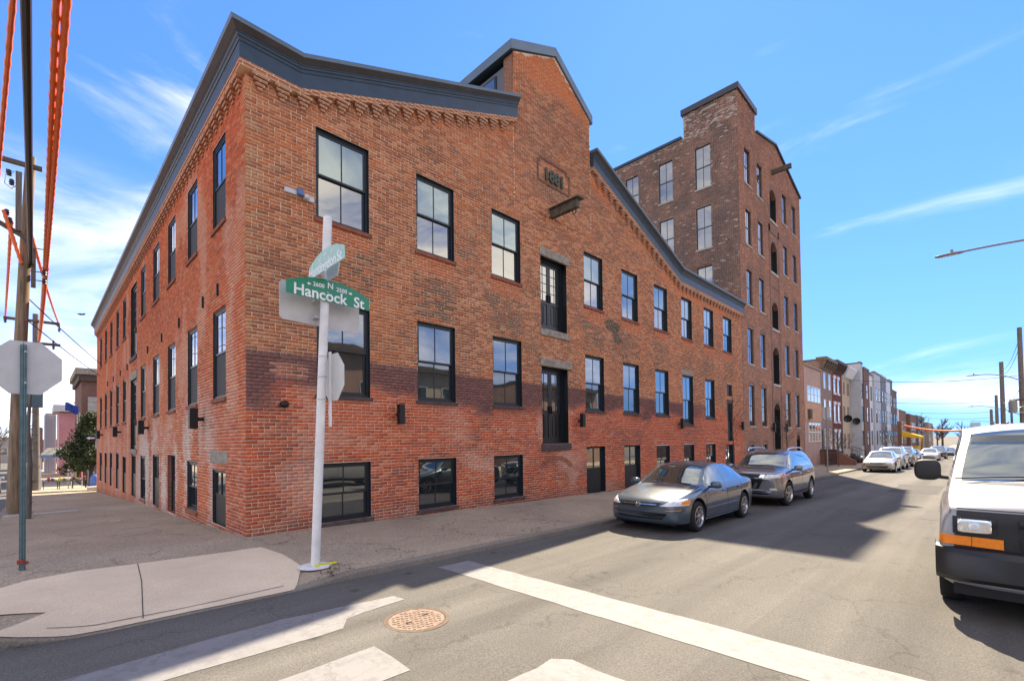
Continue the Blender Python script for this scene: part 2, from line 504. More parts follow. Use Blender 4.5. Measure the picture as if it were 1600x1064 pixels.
def paint_mark():
    m = bpy.data.materials.new('road_paint'); m.use_nodes = True
    t = m.node_tree; b = t.nodes['Principled BSDF']; b.inputs['Roughness'].default_value = 0.75
    c = nd(t, 'ShaderNodeTexCoord')
    n = nd(t, 'ShaderNodeTexNoise'); n.inputs['Scale'].default_value = 7; n.inputs['Detail'].default_value = 12; n.inputs['Roughness'].default_value = 0.75
    t.links.new(c.outputs['Object'], n.inputs['Vector'])
    mr = nd(t, 'ShaderNodeMapRange'); mr.inputs[1].default_value = 0.47; mr.inputs[2].default_value = 0.70
    t.links.new(n.outputs['Fac'], mr.inputs[0])
    vd = nd(t, 'ShaderNodeTexVoronoi', feature='DISTANCE_TO_EDGE'); vd.inputs['Scale'].default_value = 3.2
    wn = nd(t, 'ShaderNodeTexNoise'); wn.inputs['Scale'].default_value = 5; wn.inputs['Detail'].default_value = 5
    t.links.new(c.outputs['Object'], wn.inputs['Vector'])
    vs = nd(t, 'ShaderNodeVectorMath', operation='SCALE'); vs.inputs['Scale'].default_value = 0.35
    va = nd(t, 'ShaderNodeVectorMath', operation='ADD')
    t.links.new(wn.outputs['Color'], vs.inputs[0]); t.links.new(c.outputs['Object'], va.inputs[0]); t.links.new(vs.outputs[0], va.inputs[1])
    t.links.new(va.outputs[0], vd.inputs['Vector'])
    l2 = nd(t, 'ShaderNodeMapRange'); l2.inputs[2].default_value = 0.02; l2.inputs[3].default_value = 0.8; l2.inputs[4].default_value = 0.0
    t.links.new(vd.outputs['Distance'], l2.inputs[0])
    # cracks only in places
    n4 = nd(t, 'ShaderNodeTexNoise'); n4.inputs['Scale'].default_value = 1.1
    t.links.new(c.outputs['Object'], n4.inputs['Vector'])
    g4 = nd(t, 'ShaderNodeMapRange'); g4.inputs[1].default_value = 0.40; g4.inputs[2].default_value = 0.55
    t.links.new(n4.outputs['Fac'], g4.inputs[0])
    mm = nd(t, 'ShaderNodeMath', operation='MULTIPLY'); t.links.new(l2.outputs[0], mm.inputs[0]); t.links.new(g4.outputs[0], mm.inputs[1])
    mxx = nd(t, 'ShaderNodeMath', operation='MAXIMUM')
    s5 = nd(t, 'ShaderNodeMath', operation='MULTIPLY'); s5.inputs[1].default_value = 0.62; t.links.new(mr.outputs[0], s5.inputs[0])
    t.links.new(s5.outputs[0], mxx.inputs[0]); t.links.new(mm.outputs[0], mxx.inputs[1])
    mix = nd(t, 'ShaderNodeMix', data_type='RGBA'); mix.inputs[6].default_value = (0.188, 0.188, 0.190, 1); mix.inputs[7].default_value = (0.095, 0.088, 0.08, 1)
    t.links.new(mxx.outputs[0], mix.inputs[0]); t.links.new(mix.outputs[2], b.inputs['Base Color'])
    return m
M_PAINT = paint_mark()

M_FRAME = mat('window_frame_black', (0.010, 0.016, 0.022), 0.45)
M_FRAME2 = mat('sash_black', (0.016, 0.020, 0.025), 0.4)
M_GLASS = glass_mat('window_glass', col=(.018, .024, .024), refl=0.15, tint=(.92, .98, 1.0), wav=.008)
M_GLASS3 = glass_mat('window_glass_blind', col=(.07, .10, .10), refl=0.11, tint=(.70, .93, 1.0), wav=.008)  # pale teal base stands in for blinds and for reflected sky
M_GLASS_L = glass_mat('lower_sash_glass', col=(.022, .032, .030), refl=0.07, wav=.008)
M_GLASS_D = glass_mat('side_glass', col=(0.012, 0.014, 0.016), refl=0.02, wav=0.01)
M_SCREEN = mat('insect_screen', (0.022, 0.024, 0.027), 0.7)
M_CORN = mat('cornice_blue_grey', (0.028, 0.054, 0.080), 0.5, noise=0.25, nscale=3, bump=0.05)
M_CORN_D = mat('cornice_soffit', (0.050, 0.047, 0.045), 0.6, noise=0.3, nscale=4)
M_METAL_L = mat('roof_metal_grey', (0.10, 0.15, 0.19), 0.45, noise=0.15, nscale=2)
M_ROOF = mat('roof_membrane', (0.08, 0.08, 0.085), 0.9, noise=0.3, nscale=1)
M_STONE = mat('sandstone', (0.30, 0.255, 0.20), 0.9, noise=0.45, nscale=7, bump=0.5, bscale=30)
M_STONE_D = mat('brownstone_sill', (0.090, 0.062, 0.056), 0.85, noise=0.4, nscale=8, bump=0.4, bscale=40)
M_SILL = mat('brick_sill', (0.27, 0.085, 0.05), 0.9, noise=0.4, nscale=9, bump=0.4, bscale=40)
M_WOODOLD = mat('weathered_timber', (0.105, 0.088, 0.066), 0.9, noise=0.5, nscale=5, bump=0.6, bscale=25, stretch=(1, 1, 1))
M_BLACK = mat('black_metal', (0.008, 0.008, 0.009), 0.5)
M_DOOR = mat('door_black', (0.011, 0.013, 0.014), 0.35)
M_WHITE = mat('white_plastic', (0.55, 0.55, 0.54), 0.5, noise=0.08)
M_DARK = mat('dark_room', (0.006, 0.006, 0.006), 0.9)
M_JAMB = brick_tex('jamb_brick', (0.25, 0.075, 0.04), (0.17, 0.055, 0.032), (0.26, 0.20, 0.15), dirt=0.5)
M_JAMB_B = brick_tex('jamb_brick_side', (0.30, 0.08, 0.045), (0.24, 0.065, 0.04), (0.32, 0.22, 0.18), dirt=0.2)
# ------------------------------------------------------------------ the setting: ground, roads, pavements
def sheet(name, m, xs, ys, zf, keep=None):
    b = MB(); nx, ny = len(xs), len(ys)
    vs = [(x, y, zf(x, y)) for y in ys for x in xs]
    fs = []
    for j in range(ny - 1):
        for i in range(nx - 1):
            if keep is None or keep((xs[i] + xs[i + 1]) / 2, (ys[j] + ys[j + 1]) / 2):
                fs.append((j * nx + i, j * nx + i + 1, (j + 1) * nx + i + 1, (j + 1) * nx + i))
    b.add(vs, fs)
    return setting(b.build(name, m))
gr = [-2500, -600, -200, -60, -30, -10, 0, 20, 60, 120, 300, 700, 2500]
sheet('ground', M_GROUND, gr, [-2500, -600, -200, -60, -20, -5, 0, 10, 25, 40, 55, 120, 300, 900, 2500], lambda x, y: gz(x, y) - 0.45)
sheet('road', M_ROAD, [-60, -30, -12, -6, 0, 6, 12, 24, 50, 100, 200, 300, 500], [-60, -20, -13, -9, -4, 0, 4, 10, 20, 30, 40, 55, 90, 160], rz)

def ss(a, b, x):
    t = max(0.0, min(1.0, (x - a) / (b - a))); return t * t * (3 - 2 * t)
def wz(x, y):
    """pavement surface with the dropped kerb at the corner"""
    w = ss(-3.3, -2.5, x) * (1 - ss(-0.55, 0.25, x)) * (1 - ss(-3.75, -2.1, y))
    return gz(x, y) - 0.078 * w
# outer edge (kerb line) and inner edge (building line) walked together
outer = []; inner = []
for y in (160, 100, 70, 55, 42, 30, 22, 16, 12, 9, 7, 5, 3.5, 2, 1, 0, -1, -1.8, -2.4):
    outer.append((-3.7, y)); inner.append((0.3, max(y, 0.3)))
for k in range(1, 13):
    a = math.pi + (math.pi / 2) * k / 12
    outer.append((-2.3 + 1.4 * math.cos(a), -2.4 + 1.4 * math.sin(a))); inner.append((0.3, 0.3))
for x in (-1.8, -1.4, -1.0, -0.7, -0.4, -0.1, 0.3, 0.8, 1.5, 2.5, 4, 6, 9, 13, 18, 25, 35, 50, 70, 100, 150, 220, 300, 400):
    outer.append((x, -3.8)); inner.append((max(x, 0.3), 0.3))
NS = 16
b = MB(); vs = []; fs = []
for (ox, oy), (ix, iy) in zip(outer, inner):
    for k in range(NS + 1):
        t = k / NS; x = ox + (ix - ox) * t; y = oy + (iy - oy) * t
        vs.append((x, y, wz(x, y)))
n = NS + 1
for i in range(len(outer) - 1):
    for k in range(NS): fs.append((i * n + k, (i + 1) * n + k, (i + 1) * n + k + 1, i * n + k + 1))
b.add(vs, fs)
setting(b.build('pavement', M_WALK, smooth=True, sharp=60))
b = MB(); vs = []; fs = []
for i, (ox, oy) in enumerate(outer):
    z = wz(ox, oy); j = max(1, min(len(outer) - 2, i))
    tx, ty = outer[j + 1][0] - outer[j - 1][0], outer[j + 1][1] - outer[j - 1][1]
    L = math.hypot(tx, ty); nx_, ny_ = -ty / L, tx / L          # points towards the pavement
    vs += [(ox - nx_ * 0.012, oy - ny_ * 0.012, z - 0.3), (ox - nx_ * 0.012, oy - ny_ * 0.012, z - 0.015), (ox, oy, z + 0.004),
           (ox + nx_ * 0.14, oy + ny_ * 0.14, wz(ox + nx_ * 0.14, oy + ny_ * 0.14) + 0.004), (ox + nx_ * 0.14, oy + ny_ * 0.14, z - 0.1)]
for i in range(len(outer) - 1):
    for k in range(4): fs.append((i * 5 + k, i * 5 + k + 1, i * 5 + k + 6, i * 5 + k + 5))
b.add(vs, fs)
setting(b.build('kerb', M_KERB))
# far-side pavements
def slab(name, x0, x1, y0, y1, nx, ny):
    xs = [x0 + (x1 - x0) * i / nx for i in range(nx + 1)]; ys = [y0 + (y1 - y0) * i / ny for i in range(ny + 1)]
    b = MB()
    for i in range(nx):
        for j in range(ny):
            q = [(xs[i], ys[j]), (xs[i + 1], ys[j]), (xs[i + 1], ys[j + 1]), (xs[i], ys[j + 1])]
            b.hexa([(x, y, gz(x, y) - 0.4) for x, y in q] + [(x, y, gz(x, y)) for x, y in q])
    setting(b.build(name, M_WALK))
slab('pavement_opposite', -3.5, 300, -17.2, -13.2, 40, 1)
slab('pavement_across', -16, -12.5, 0, 120, 1, 30)

def drape_poly(name, pts, m, zf, lift, cuts=4):
    """flat painted or cast area that follows the surface below it"""
    bm = bmesh.new()
    f = bm.faces.new([bm.verts.new((x, y, 0)) for x, y in pts])
    bmesh.ops.triangulate(bm, faces=[f])
    bmesh.ops.subdivide_edges(bm, edges=bm.edges[:], cuts=cuts, use_grid_fill=True)
    bmesh.ops.triangulate(bm, faces=bm.faces[:])
    for v in bm.verts: v.co.z = zf(v.co.x, v.co.y) + lift
    bmesh.ops.recalc_face_normals(bm, faces=bm.faces[:])
    me = bpy.data.meshes.new(name); bm.to_mesh(me); bm.free()
    if me.polygons[0].normal.z < 0: me.flip_normals()
    me.materials.append(m)
    o = bpy.data.objects.new(name, me); COL.objects.link(o)
    return setting(o)
def wob(pts, a=0.012, step=0.25):
    out = []
    for (x0, y0), (x1, y1) in zip(pts, pts[1:] + pts[:1]):
        n = max(1, int(math.hypot(x1 - x0, y1 - y0) / step))
        for k in range(n):
            t = k / n; out.append((x0 + (x1 - x0) * t + random.uniform(-a, a), y0 + (y1 - y0) * t + random.uniform(-a, a)))
    return out
pad = [(-3.45, -1.75), (-2.9, -1.2), (-2.43, -1.07), (-1.78, -1.14), (-0.9, -1.2), (-0.12, -1.22), (-0.05, -2.0), (-0.12, -2.95), (-0.45, -3.62), (-0.55, -3.80),
       (-1.6, -3.795), (-2.3, -3.79), (-2.62, -3.75), (-2.95, -3.6), (-3.15, -3.45), (-2.75, -2.9), (-3.1, -2.75), (-3.68, -2.75), (-3.66, -2.2)]
M_SEAMC = mat('joint_dirt', (.10, .075, .055), .95, noise=.3)
drape_poly('kerb_ramp', wob(pad, 0.010, 0.4), M_PAD, wz, 0.012, 5)
drape_poly('ramp_joint', [(-1.782, -1.16), (-1.772, -1.16), (-1.868, -2.3), (-2.03, -3.7), (-2.04, -3.7), (-1.878, -2.3)], M_SEAMC, wz, 0.017, 2)
drape_poly('ramp_joint', [(-0.58, -3.55), (-1.6, -3.62), (-2.4, -3.58), (-2.75, -3.42), (-2.75, -3.435), (-2.4, -3.6), (-1.6, -3.64), (-0.58, -3.57)], M_KERB, wz, 0.017, 2)
# pale repair strips and marks in the pavement by the side wall
drape_poly('pavement_patch', wob([(-3.55, 11.5), (-1.82, 12.1), (-1.82, 12.8), (-3.55, 12.3)], 0.02), mat('pale_cement', (0.42, 0.40, 0.37), 0.9, noise=0.2), wz, 0.006, 3)
for q in ([(-1.75, 2.35), (-1.0, 2.75), (-1.0, 2.83), (-1.75, 2.45)], [(-1.6, 3.9), (-0.9, 4.2), (-0.9, 4.3), (-1.6, 4.02)], [(-1.45, 6.3), (-1.2, 6.4), (-1.2, 6.65), (-1.45, 6.55)]):
    drape_poly('pavement_patch', wob(q, 0.02, 0.15), MATS['pale_cement'], wz, 0.006, 2)
# road markings: zebra bars and the stop line
drape_poly('stop_line', wob([(1.43, -4.14), (2.01, -4.17), (2.04, -8.2), (2.06, -12.6), (1.45, -12.6), (1.42, -7.9)], 0.014), M_PAINT, rz, 0.004, 4)
drape_poly('crosswalk_bar', wob([(0.24, -4.86), (0.27, -5.06), (-0.52, -5.16), (-0.66, -5.40), (-2.2, -5.40), (-3.6, -5.35), (-3.6, -4.80), (-2.63, -4.82), (-0.98, -4.70)], 0.012), M_PAINT, rz, 0.004, 3)
drape_poly('crosswalk_bar', wob([(-0.64, -6.0), (-0.66, -6.61), (-2.2, -6.63), (-3.6, -6.6), (-3.6, -6.02), (-1.48, -6.04)], 0.012), M_PAINT, rz, 0.004, 3)
drape_poly('crosswalk_bar', wob([(0.30, -7.32), (0.40, -7.45), (0.42, -7.96), (-3.4, -7.98), (-3.4, -7.3)], 0.02, 0.12), M_PAINT, rz, 0.004, 3)
drape_poly('crosswalk_bar', wob([(0.2, -8.7), (0.2, -9.3), (-3.4, -9.3), (-3.4, -8.7)], 0.02), M_PAINT, rz, 0.004, 3)
# pot-hole patches and tyre-dark oil drips further up the street
for (x, y, w, l, c) in ((20.5, -7.4, 1.5, 5.0, 0.085), (33, -9.5, 1.8, 4.0, 0.10), (12.6, -8.9, 0.9, 2.2, 0.11)):
    drape_poly('road_patch', wob([(x, y), (x + l, y), (x + l, y - w), (x, y - w)], 0.06, 0.5), ground_mat('patch_asphalt', (c, c * .96, c * .9), (c * .7, c * .68, c * .65), (0.22, 0.21, 0.19), 60, 0.7, 1.2), rz, 0.004, 3)

# leaf litter and dirt against the kerb
def litter(name, x0, x1, y0, y1, n, zf, size, col):
    b = MB()
    for i in range(n):
        x = random.uniform(x0, x1); y = random.uniform(y0, y1); s = random.uniform(0.4, 1) * size; a = random.uniform(0, 6.28)
        z = zf(x, y) + 0.014
        c_, s_ = math.cos(a) * s, math.sin(a) * s
        b.add([(x - c_, y - s_, z), (x + s_ * .5, y - c_ * .5, z + s * .3), (x + c_, y + s_, z + random.uniform(0, s * .5)), (x - s_ * .5, y + c_ * .5, z + 0.003)], [(0, 1, 2, 3)])
    o = b.build(name, mat(name + '_mat', col, 0.95, noise=0.5, nscale=20)); o['kind'] = 'stuff'
    o['label'] = 'dry leaf litter and grit gathered on the pavement'
    return o
litter('leaf_litter', -0.1, 0.35, -3.75, -3.05, 120, wz, 0.03, (0.07, 0.045, 0.025))
litter('kerb_debris', -3.3, -2.4, -3.75, -3.3, 160, lambda x, y: max(rz(x, y), -0.1), 0.028, (0.14, 0.11, 0.08))
litter('wall_debris', -0.30, -0.03, 0.6, 9, 110, wz, 0.028, (0.10, 0.075, 0.055))
litter('gutter_grit', 0.3, 26, -4.15, -3.83, 420, rz, 0.016, (0.16, 0.13, 0.10))
litter('street_grit', 0, 8, -9, -4.5, 60, rz, 0.012, (0.3, 0.29, 0.27))

# manhole cover: frame ring, plate, raised treads
mh = thing('manhole_cover', 'round rusty iron manhole cover in the road beside the crosswalk bars', 'manhole cover', (0.0, -5.71, rz(0, -5.71)))
M_RUST = mat('rusty_iron', (0.235, 0.165, 0.125), 0.85, noise=0.4, nscale=14, bump=0.3)
M_RUST_D = mat('rusty_iron_dark', (0.12, 0.082, 0.062), 0.85, noise=0.4, nscale=14)
z = rz(0, -5.71)
MB().lathe([(0.30, 0.000), (0.30, 0.007), (0.335, 0.008), (0.345, 0.004), (0.345, -0.02)], (0, -5.71, z), n=40).build('frame_ring', M_RUST_D, mh)
MB().lathe([(0.001, 0.0065), (0.292, 0.0065), (0.292, -0.02)], (0, -5.71, z), n=40).build('plate', M_RUST, mh)
proto = None
for i in range(-5, 6):
    for j in range(-5, 6):
        x, y = i * 0.052 + (0.026 if j % 2 else 0), j * 0.050
        if math.hypot(x, y) > 0.255: continue
        if proto is None:
            me = bpy.data.meshes.new('tread'); bb = MB().box(-.02, .02, -.013, .013, 0.0, 0.006)
            me.from_pydata(bb.v, [], bb.f); me.materials.append(M_RUST)
        o = bpy.data.objects.new('tread', me); COL.objects.link(o); o.parent = mh
        o.location = (x, y, 0.006); o.rotation_euler.z = R(45 if (i + j) % 2 else -45); proto = o
for sx in (-.12, .13):
    MB().box(sx - .03, sx + .03, -5.71 - .015 + sx * .3, -5.71 + .015 + sx * .3, z + .0065, z + .0125).build('pick_hole', M_BLACK, mh)
# ------------------------------------------------------------------ the brick mill on the corner
mill = thing('brick_mill_building', 'long three storey red brick mill on the street corner with dark cornice and date stone', 'building', (0, 0, 0))
FL3 = (6.60, 8.58); FL2 = (2.80, 4.82)
AC = [(1.36, 2.60), (3.90, 5.11), (6.50, 7.72), None, (11.05, 12.25), (13.60, 14.85), (16.25, 17.50), (18.95, 20.12), (21.58, 22.82), (24.20, 25.48)]
opA = []      # (s0,s1,z0,z1,style)
for i, c in enumerate(AC):
    if c is None: continue
    opA.append((c[0], c[1], FL3[0], FL3[1], 'sash'))
    if i == 7: opA.append((c[0], c[1], 2.40, 4.80, 'sash'))
    elif i == 9: opA += [(24.60, 25.45, 4.10, 4.78, 'transom'), (24.60, 25.42, 1.55, 3.72, 'leaf')]
    else: opA.append((c[0], c[1], FL2[0], FL2[1], 'sash'))
    if i < 3: opA.append((c[0], c[1], 0.06, 1.33, 'base'))
    elif i in (4, 5): opA.append((c[0], c[1], -0.20 - 0.02 * (i - 4), 1.49, 'leaf2'))
    elif i == 9: opA.append((24.25, 25.40, -0.38, 1.36, 'leaf2'))
    else: opA.append((c[0], c[1], 0.22, 1.44, 'base'))
opA += [(8.66, 10.02, 5.40, 7.77, 'double'), (8.66, 10.02, 1.64, 4.16, 'double')]
BC = [(1.36, 2.40), (3.87, 4.95), (6.50, 7.62), (9.08, 10.22), (11.80, 12.92), None, (17.12, 18.26), (19.70, 20.86), (22.52, 23.66), (25.22, 26.42), (28.05, 29.40)]
opB = []
P_LOW = [0.0, 0.08, -0.26, -0.30, -0.30, -0.36, -0.45, -0.40, -0.42, -0.45, -0.48]
P_TOP = [1.20, 1.34, 1.46, 1.42, 1.35, 1.35, 1.25, 1.36, 1.35, 1.32, 1.30]
for i, c in enumerate(BC):
    if c is None:
        opB += [(13.98, 15.72, 5.41, 8.42, 'double_b'), (13.98, 15.72, 1.57, 4.46, 'double_b'), (14.2, 15.4, P_LOW[i], P_TOP[i], 'leaf2')]
        continue
    opB.append((c[0], c[1], 6.60, 8.50, 'sash')); opB.append((c[0], c[1], 2.78, 4.77, 'sash'))
    opB.append((c[0] + 0.03, c[1] + 0.06, P_LOW[i], P_TOP[i], 'base' if i in (1, 4) else 'leaf2'))
MA = lambda s, z, d: (s, -d, z)
MBm = lambda s, z, d: (-d, s, z)
XE, YE = 27.15, 31.6
ZF = 9.13
def zfA(x):
    """underside of the cornice along the front"""
    if x <= 1.0: return ZF
    if x <= 7.56: return ZF + (x - 1.0) / 6.56 * 2.55
    if x < 11.52: return 99
    if x <= 18.7: return 11.82 - (x - 11.52) / 7.18 * 2.62
    return 9.20
def topA(x):
    if 7.5 <= x <= 11.53:
        return 13.80 + (x - 7.46) / 2.09 * 0.98 if x < 9.55 else 14.78 - (x - 9.55) / 1.96 * 1.23
    return zfA(x) + 0.05
stain = [(12.95, 6.15, .55, .22), (13.3, 5.62, .45, .2), (13.1, 5.9, .2, .35)]
def colA(s, z, r1, r2, r3):
    n = len(s)
    lerp = lambda a, b, t: a * (1 - t)[:, None] + b * t[:, None]
    n1 = fbm(s * .33, z * .4); n2 = fbm(s * 1.1 + 40, z * 1.5); n3 = fbm(s * .5 + 9, z * 2.2 + 3)
    o = np.tile(np.array([.335, .112, .052]), (n, 1)); br = np.array([.215, .082, .048]); tn = np.array([.36, .165, .095])
    up = lerp(o, br, np.clip(sstep(.35, .75, r1 * .55 + n1 * .6), 0, 1))
    up = lerp(up, tn, (r2 > .72) * .8)
    up = lerp(up, np.array([.075, .050, .042]), sstep(.54, .82, n2 * .75 + r3 * .32) * .50)
    # brighter new brick right under the cornice
    zf = np.array([min(zfA(x), 14) for x in s])
    up = lerp(up, np.array([.40, .115, .045]), sstep(1.0, .35, zf - z) * sstep(.40, .6, n3) * .8)
    lo = lerp(np.tile(np.array([.350, .078, .034]), (n, 1)), np.array([.235, .055, .032]), sstep(.35, .85, r1 * .6 + n1 * .5))
    lo = lerp(lo, np.array([.37, .14, .085]), (r2 > .84) * .7)
    lo = lerp(lo, np.array([.10, .045, .035]), sstep(.58, .8, n2 * .8 + r3 * .3) * .6)
    lo = lerp(lo, np.array([.40, .26, .22]), sstep(.58, .80, fbm(s * .8 + 70, z * .9 + 11)) * .50)
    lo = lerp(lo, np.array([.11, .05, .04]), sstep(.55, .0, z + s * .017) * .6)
    lo = lo * np.array([1.16, 1.12, 1.05])
    c = lerp(lo, up, sstep(2.9, 3.6, z + (n2 - .5) * 1.2))
    # old painted maroon band
    w = (z < 3.64 - .012 * s).astype(float) * sstep(2.55, 2.95, z + (n2 - .5) * 1.1) * sstep(24, 19, s)
    w *= 1 - ((s > .45) & (s < 1.15) & (z > 3.12) & (z < 3.42) & (r3 > .2)) * .55
    pm = np.array([.128, .064, .060]) * (.85 + .3 * r1)[:, None]
    c = lerp(c, pm, w * .95)
    # re-laid brick under the top windows, sooty brick below that
    for q in AC:
        if q is None: continue
        i_ = ((s > q[0] - .06) & (s < q[1] + .06)).astype(float)
        c = lerp(c, np.array([.345, .098, .047]), i_ * sstep(6.05, 6.2, z) * (z < 6.6) * .75)
        c = lerp(c, np.array([.10, .062, .046]), i_ * (z < 6.05) * (z > 4.95) * sstep(.25, .7, r3 + (n2 - .5)) * .75)
        c = lerp(c, np.array([.36, .09, .045]), i_ * (z < 2.8) * (z > 2.15) * .6)
    for (cx, cz, rx, rz_) in stain:
        dd = np.sqrt(((s - cx) / rx) ** 2 + ((z - cz) / rz_) ** 2) + (n2 - .5) * 1.1
        c = lerp(c, np.array([.035, .03, .028]), sstep(1.1, .7, dd) * .9)
    # soot wash around the date panel and the hoist beam
    dd = np.sqrt(((s - 9.2) / 1.0) ** 2 + ((z - 10.1) / .5) ** 2)
    c = lerp(c, np.array([.12, .075, .055]), sstep(1.2, .4, dd + (n3 - .5)) * .55)
    # tan quoin bricks up the corner
    c = lerp(c, np.array([.30, .17, .10]), (s < .25) * (z > 4) * (r2 > .4) * .55)
    return np.clip(c * np.array([1.62, 1.52, 1.34]) * (.91 + .18 * r3)[:, None], 0, .64)
def morA(s, z):
    n2 = fbm(s * 1.1 + 40, z * 1.5)
    lerp = lambda a, b, t: a * (1 - t)[:, None] + b * t[:, None]
    c = np.tile(np.array([.74, .55, .37]), (len(s), 1))
    c = lerp(c, np.array([.52, .37, .25]), sstep(.55, .8, fbm(s * .4, z * .6 + 30)) * .6)
    c = lerp(np.tile(np.array([.72, .50, .38]), (len(s), 1)), c, sstep(2.9, 3.6, z))
    w = (z < 3.64 - .012 * s).astype(float) * sstep(2.55, 2.95, z + (n2 - .5) * 1.1) * sstep(24, 19, s)
    w *= 1 - ((s > .45) & (s < 1.15) & (z > 3.12) & (z < 3.42)) * .9
    return lerp(c, np.array([.135, .070, .064]), w * .95)
def colB(s, z, r1, r2, r3):
    n = len(s); lerp = lambda a, b, t: a * (1 - t)[:, None] + b * t[:, None]
    n1 = fbm(s * .3 + 5, z * .4 + 50); n2 = fbm(s * 1.2 + 20, z * .35 + 9); n3 = fbm(s * .5 + 33, z * .5 + 2)
    c = lerp(np.tile(np.array([.385, .098, .046]), (n, 1)), np.array([.25, .066, .038]), sstep(.3, .9, r1 * .5 + n1 * .5))
    c = lerp(c, np.array([.37, .16, .09]), (r2 > .82) * .7)
    c = lerp(c, np.array([.40, .12, .05]), sstep(.5, .7, n3) * .5)
    lowz = sstep(3.6, 1.6, z) * sstep(1.6, 3.4, s) * (1 - sstep(11, 16, s) * .75)
    w = np.clip(sstep(.36, .64, n2 + (r3 - .5) * .12) * lowz, 0, 1)
    c = lerp(c, np.array([.44, .37, .35]), w * .88)
    w2 = sstep(.56, .72, fbm(s * .9 + 3, z * .5 + 71)) * (z > 1) * .45
    c = lerp(c, np.array([.44, .27, .22]), w2)
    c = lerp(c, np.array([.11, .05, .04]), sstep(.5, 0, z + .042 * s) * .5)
    c = lerp(c, np.array([.34, .17, .10]), (s < .25) * (z > 4) * (r2 > .4) * .5)
    return np.clip(c * np.array([1.62, 1.52, 1.34]) * (.91 + .18 * r3)[:, None], 0, .64)
def morB(s, z):
    lerp = lambda a, b, t: a * (1 - t)[:, None] + b * t[:, None]
    n2 = fbm(s * 1.2 + 20, z * .35 + 9)
    c = np.tile(np.array([.70, .46, .34]), (len(s), 1))
    return lerp(c, np.array([.50, .42, .40]), sstep(.36, .64, n2) * sstep(3.6, 1.6, z) * .7)

BH, BP, BL, BJ = .0580, .071, .204, .013
def lay_bricks(op, s0, s1, z0, topf, seed):
    """running-bond brick rectangles (a,b,z0,z1) clipped by the openings"""
    rr = np.random.default_rng(seed); out = []
    zmax = max(topf(x) for x in np.arange(s0, s1, .1))
    k = 0; z = z0
    while z < zmax:
        zc0, zc1 = z, z + BH
        cuts = sorted((o[0] - .004, o[1] + .004) for o in op if o[2] < zc1 - .012 and o[3] > zc0 + .012)
        a = s0; segs = []
        for c0, c1 in cuts:
            if c0 > a: segs.append((a, c0))
            a = max(a, c1)
        if a < s1: segs.append((a, s1))
        off = s0 + (k % 2) * (BL + BJ) / 2 + rr.uniform(-.012, .012)
        hdr = (k % 7 == 3)
        mod = (BL + BJ) / 2 if hdr else BL + BJ
        for g0, g1 in segs:
            i0 = math.floor((g0 - off) / mod)
            x = off + i0 * mod
            while x < g1 - .01:
                p0 = max(g0, x + rr.uniform(-.004, .004)); p1 = min(g1, x + mod - BJ + rr.uniform(-.004, .004))
                if p1 - p0 > .03 and topf(p0) >= zc1 - .02 and topf(p1) >= zc1 - .02:
                    out.append((p0, p1, zc0, zc1))
                x += mod
        z += BP; k += 1
    return np.array(out)
def brick_mesh(name, rects, mp_, flip, cols, depth, parent, back=-.03):
    n = len(rects); V = np.zeros((n, 8, 3)); rr = np.random.default_rng(5)
    dz = rr.uniform(-.0025, .0025, n)
    for k, (si, zi, f) in enumerate([(0, 2, 0), (1, 2, 0), (1, 3, 0), (0, 3, 0), (0, 2, 1), (1, 2, 1), (1, 3, 1), (0, 3, 1)]):
        s = rects[:, si]; z = rects[:, zi] + dz; d = depth if f == 0 else np.full(n, back)
        p = mp_(s, z, d)
        for a in range(3): V[:, k, a] = p[a]
    F = np.array([(0, 1, 2, 3), (1, 5, 6, 2), (4, 0, 3, 7), (3, 2, 6, 7), (4, 5, 1, 0)])
    if flip: F = F[:, ::-1]
    faces = (np.arange(n)[:, None, None] * 8 + F[None]).reshape(-1, 4)
    me = bpy.data.meshes.new(name)
    me.vertices.add(n * 8); me.vertices.foreach_set('co', V.reshape(-1))
    me.loops.add(len(faces) * 4); me.loops.foreach_set('vertex_index', faces.reshape(-1).astype(np.int32))
    me.polygons.add(len(faces)); me.polygons.foreach_set('loop_start', np.arange(0, len(faces) * 4, 4, dtype=np.int32))
    me.update(calc_edges=True)
    at = me.color_attributes.new('Col', 'FLOAT_COLOR', 'POINT')
    c4 = np.ones((n, 8, 4)); c4[:, :, :3] = cols[:, None, :]
    at.data.foreach_set('color', c4.reshape(-1).astype(np.float32))
    me.materials.append(M_BRICK)
    o = bpy.data.objects.new(name, me); COL.objects.link(o); o.parent = parent
    return o
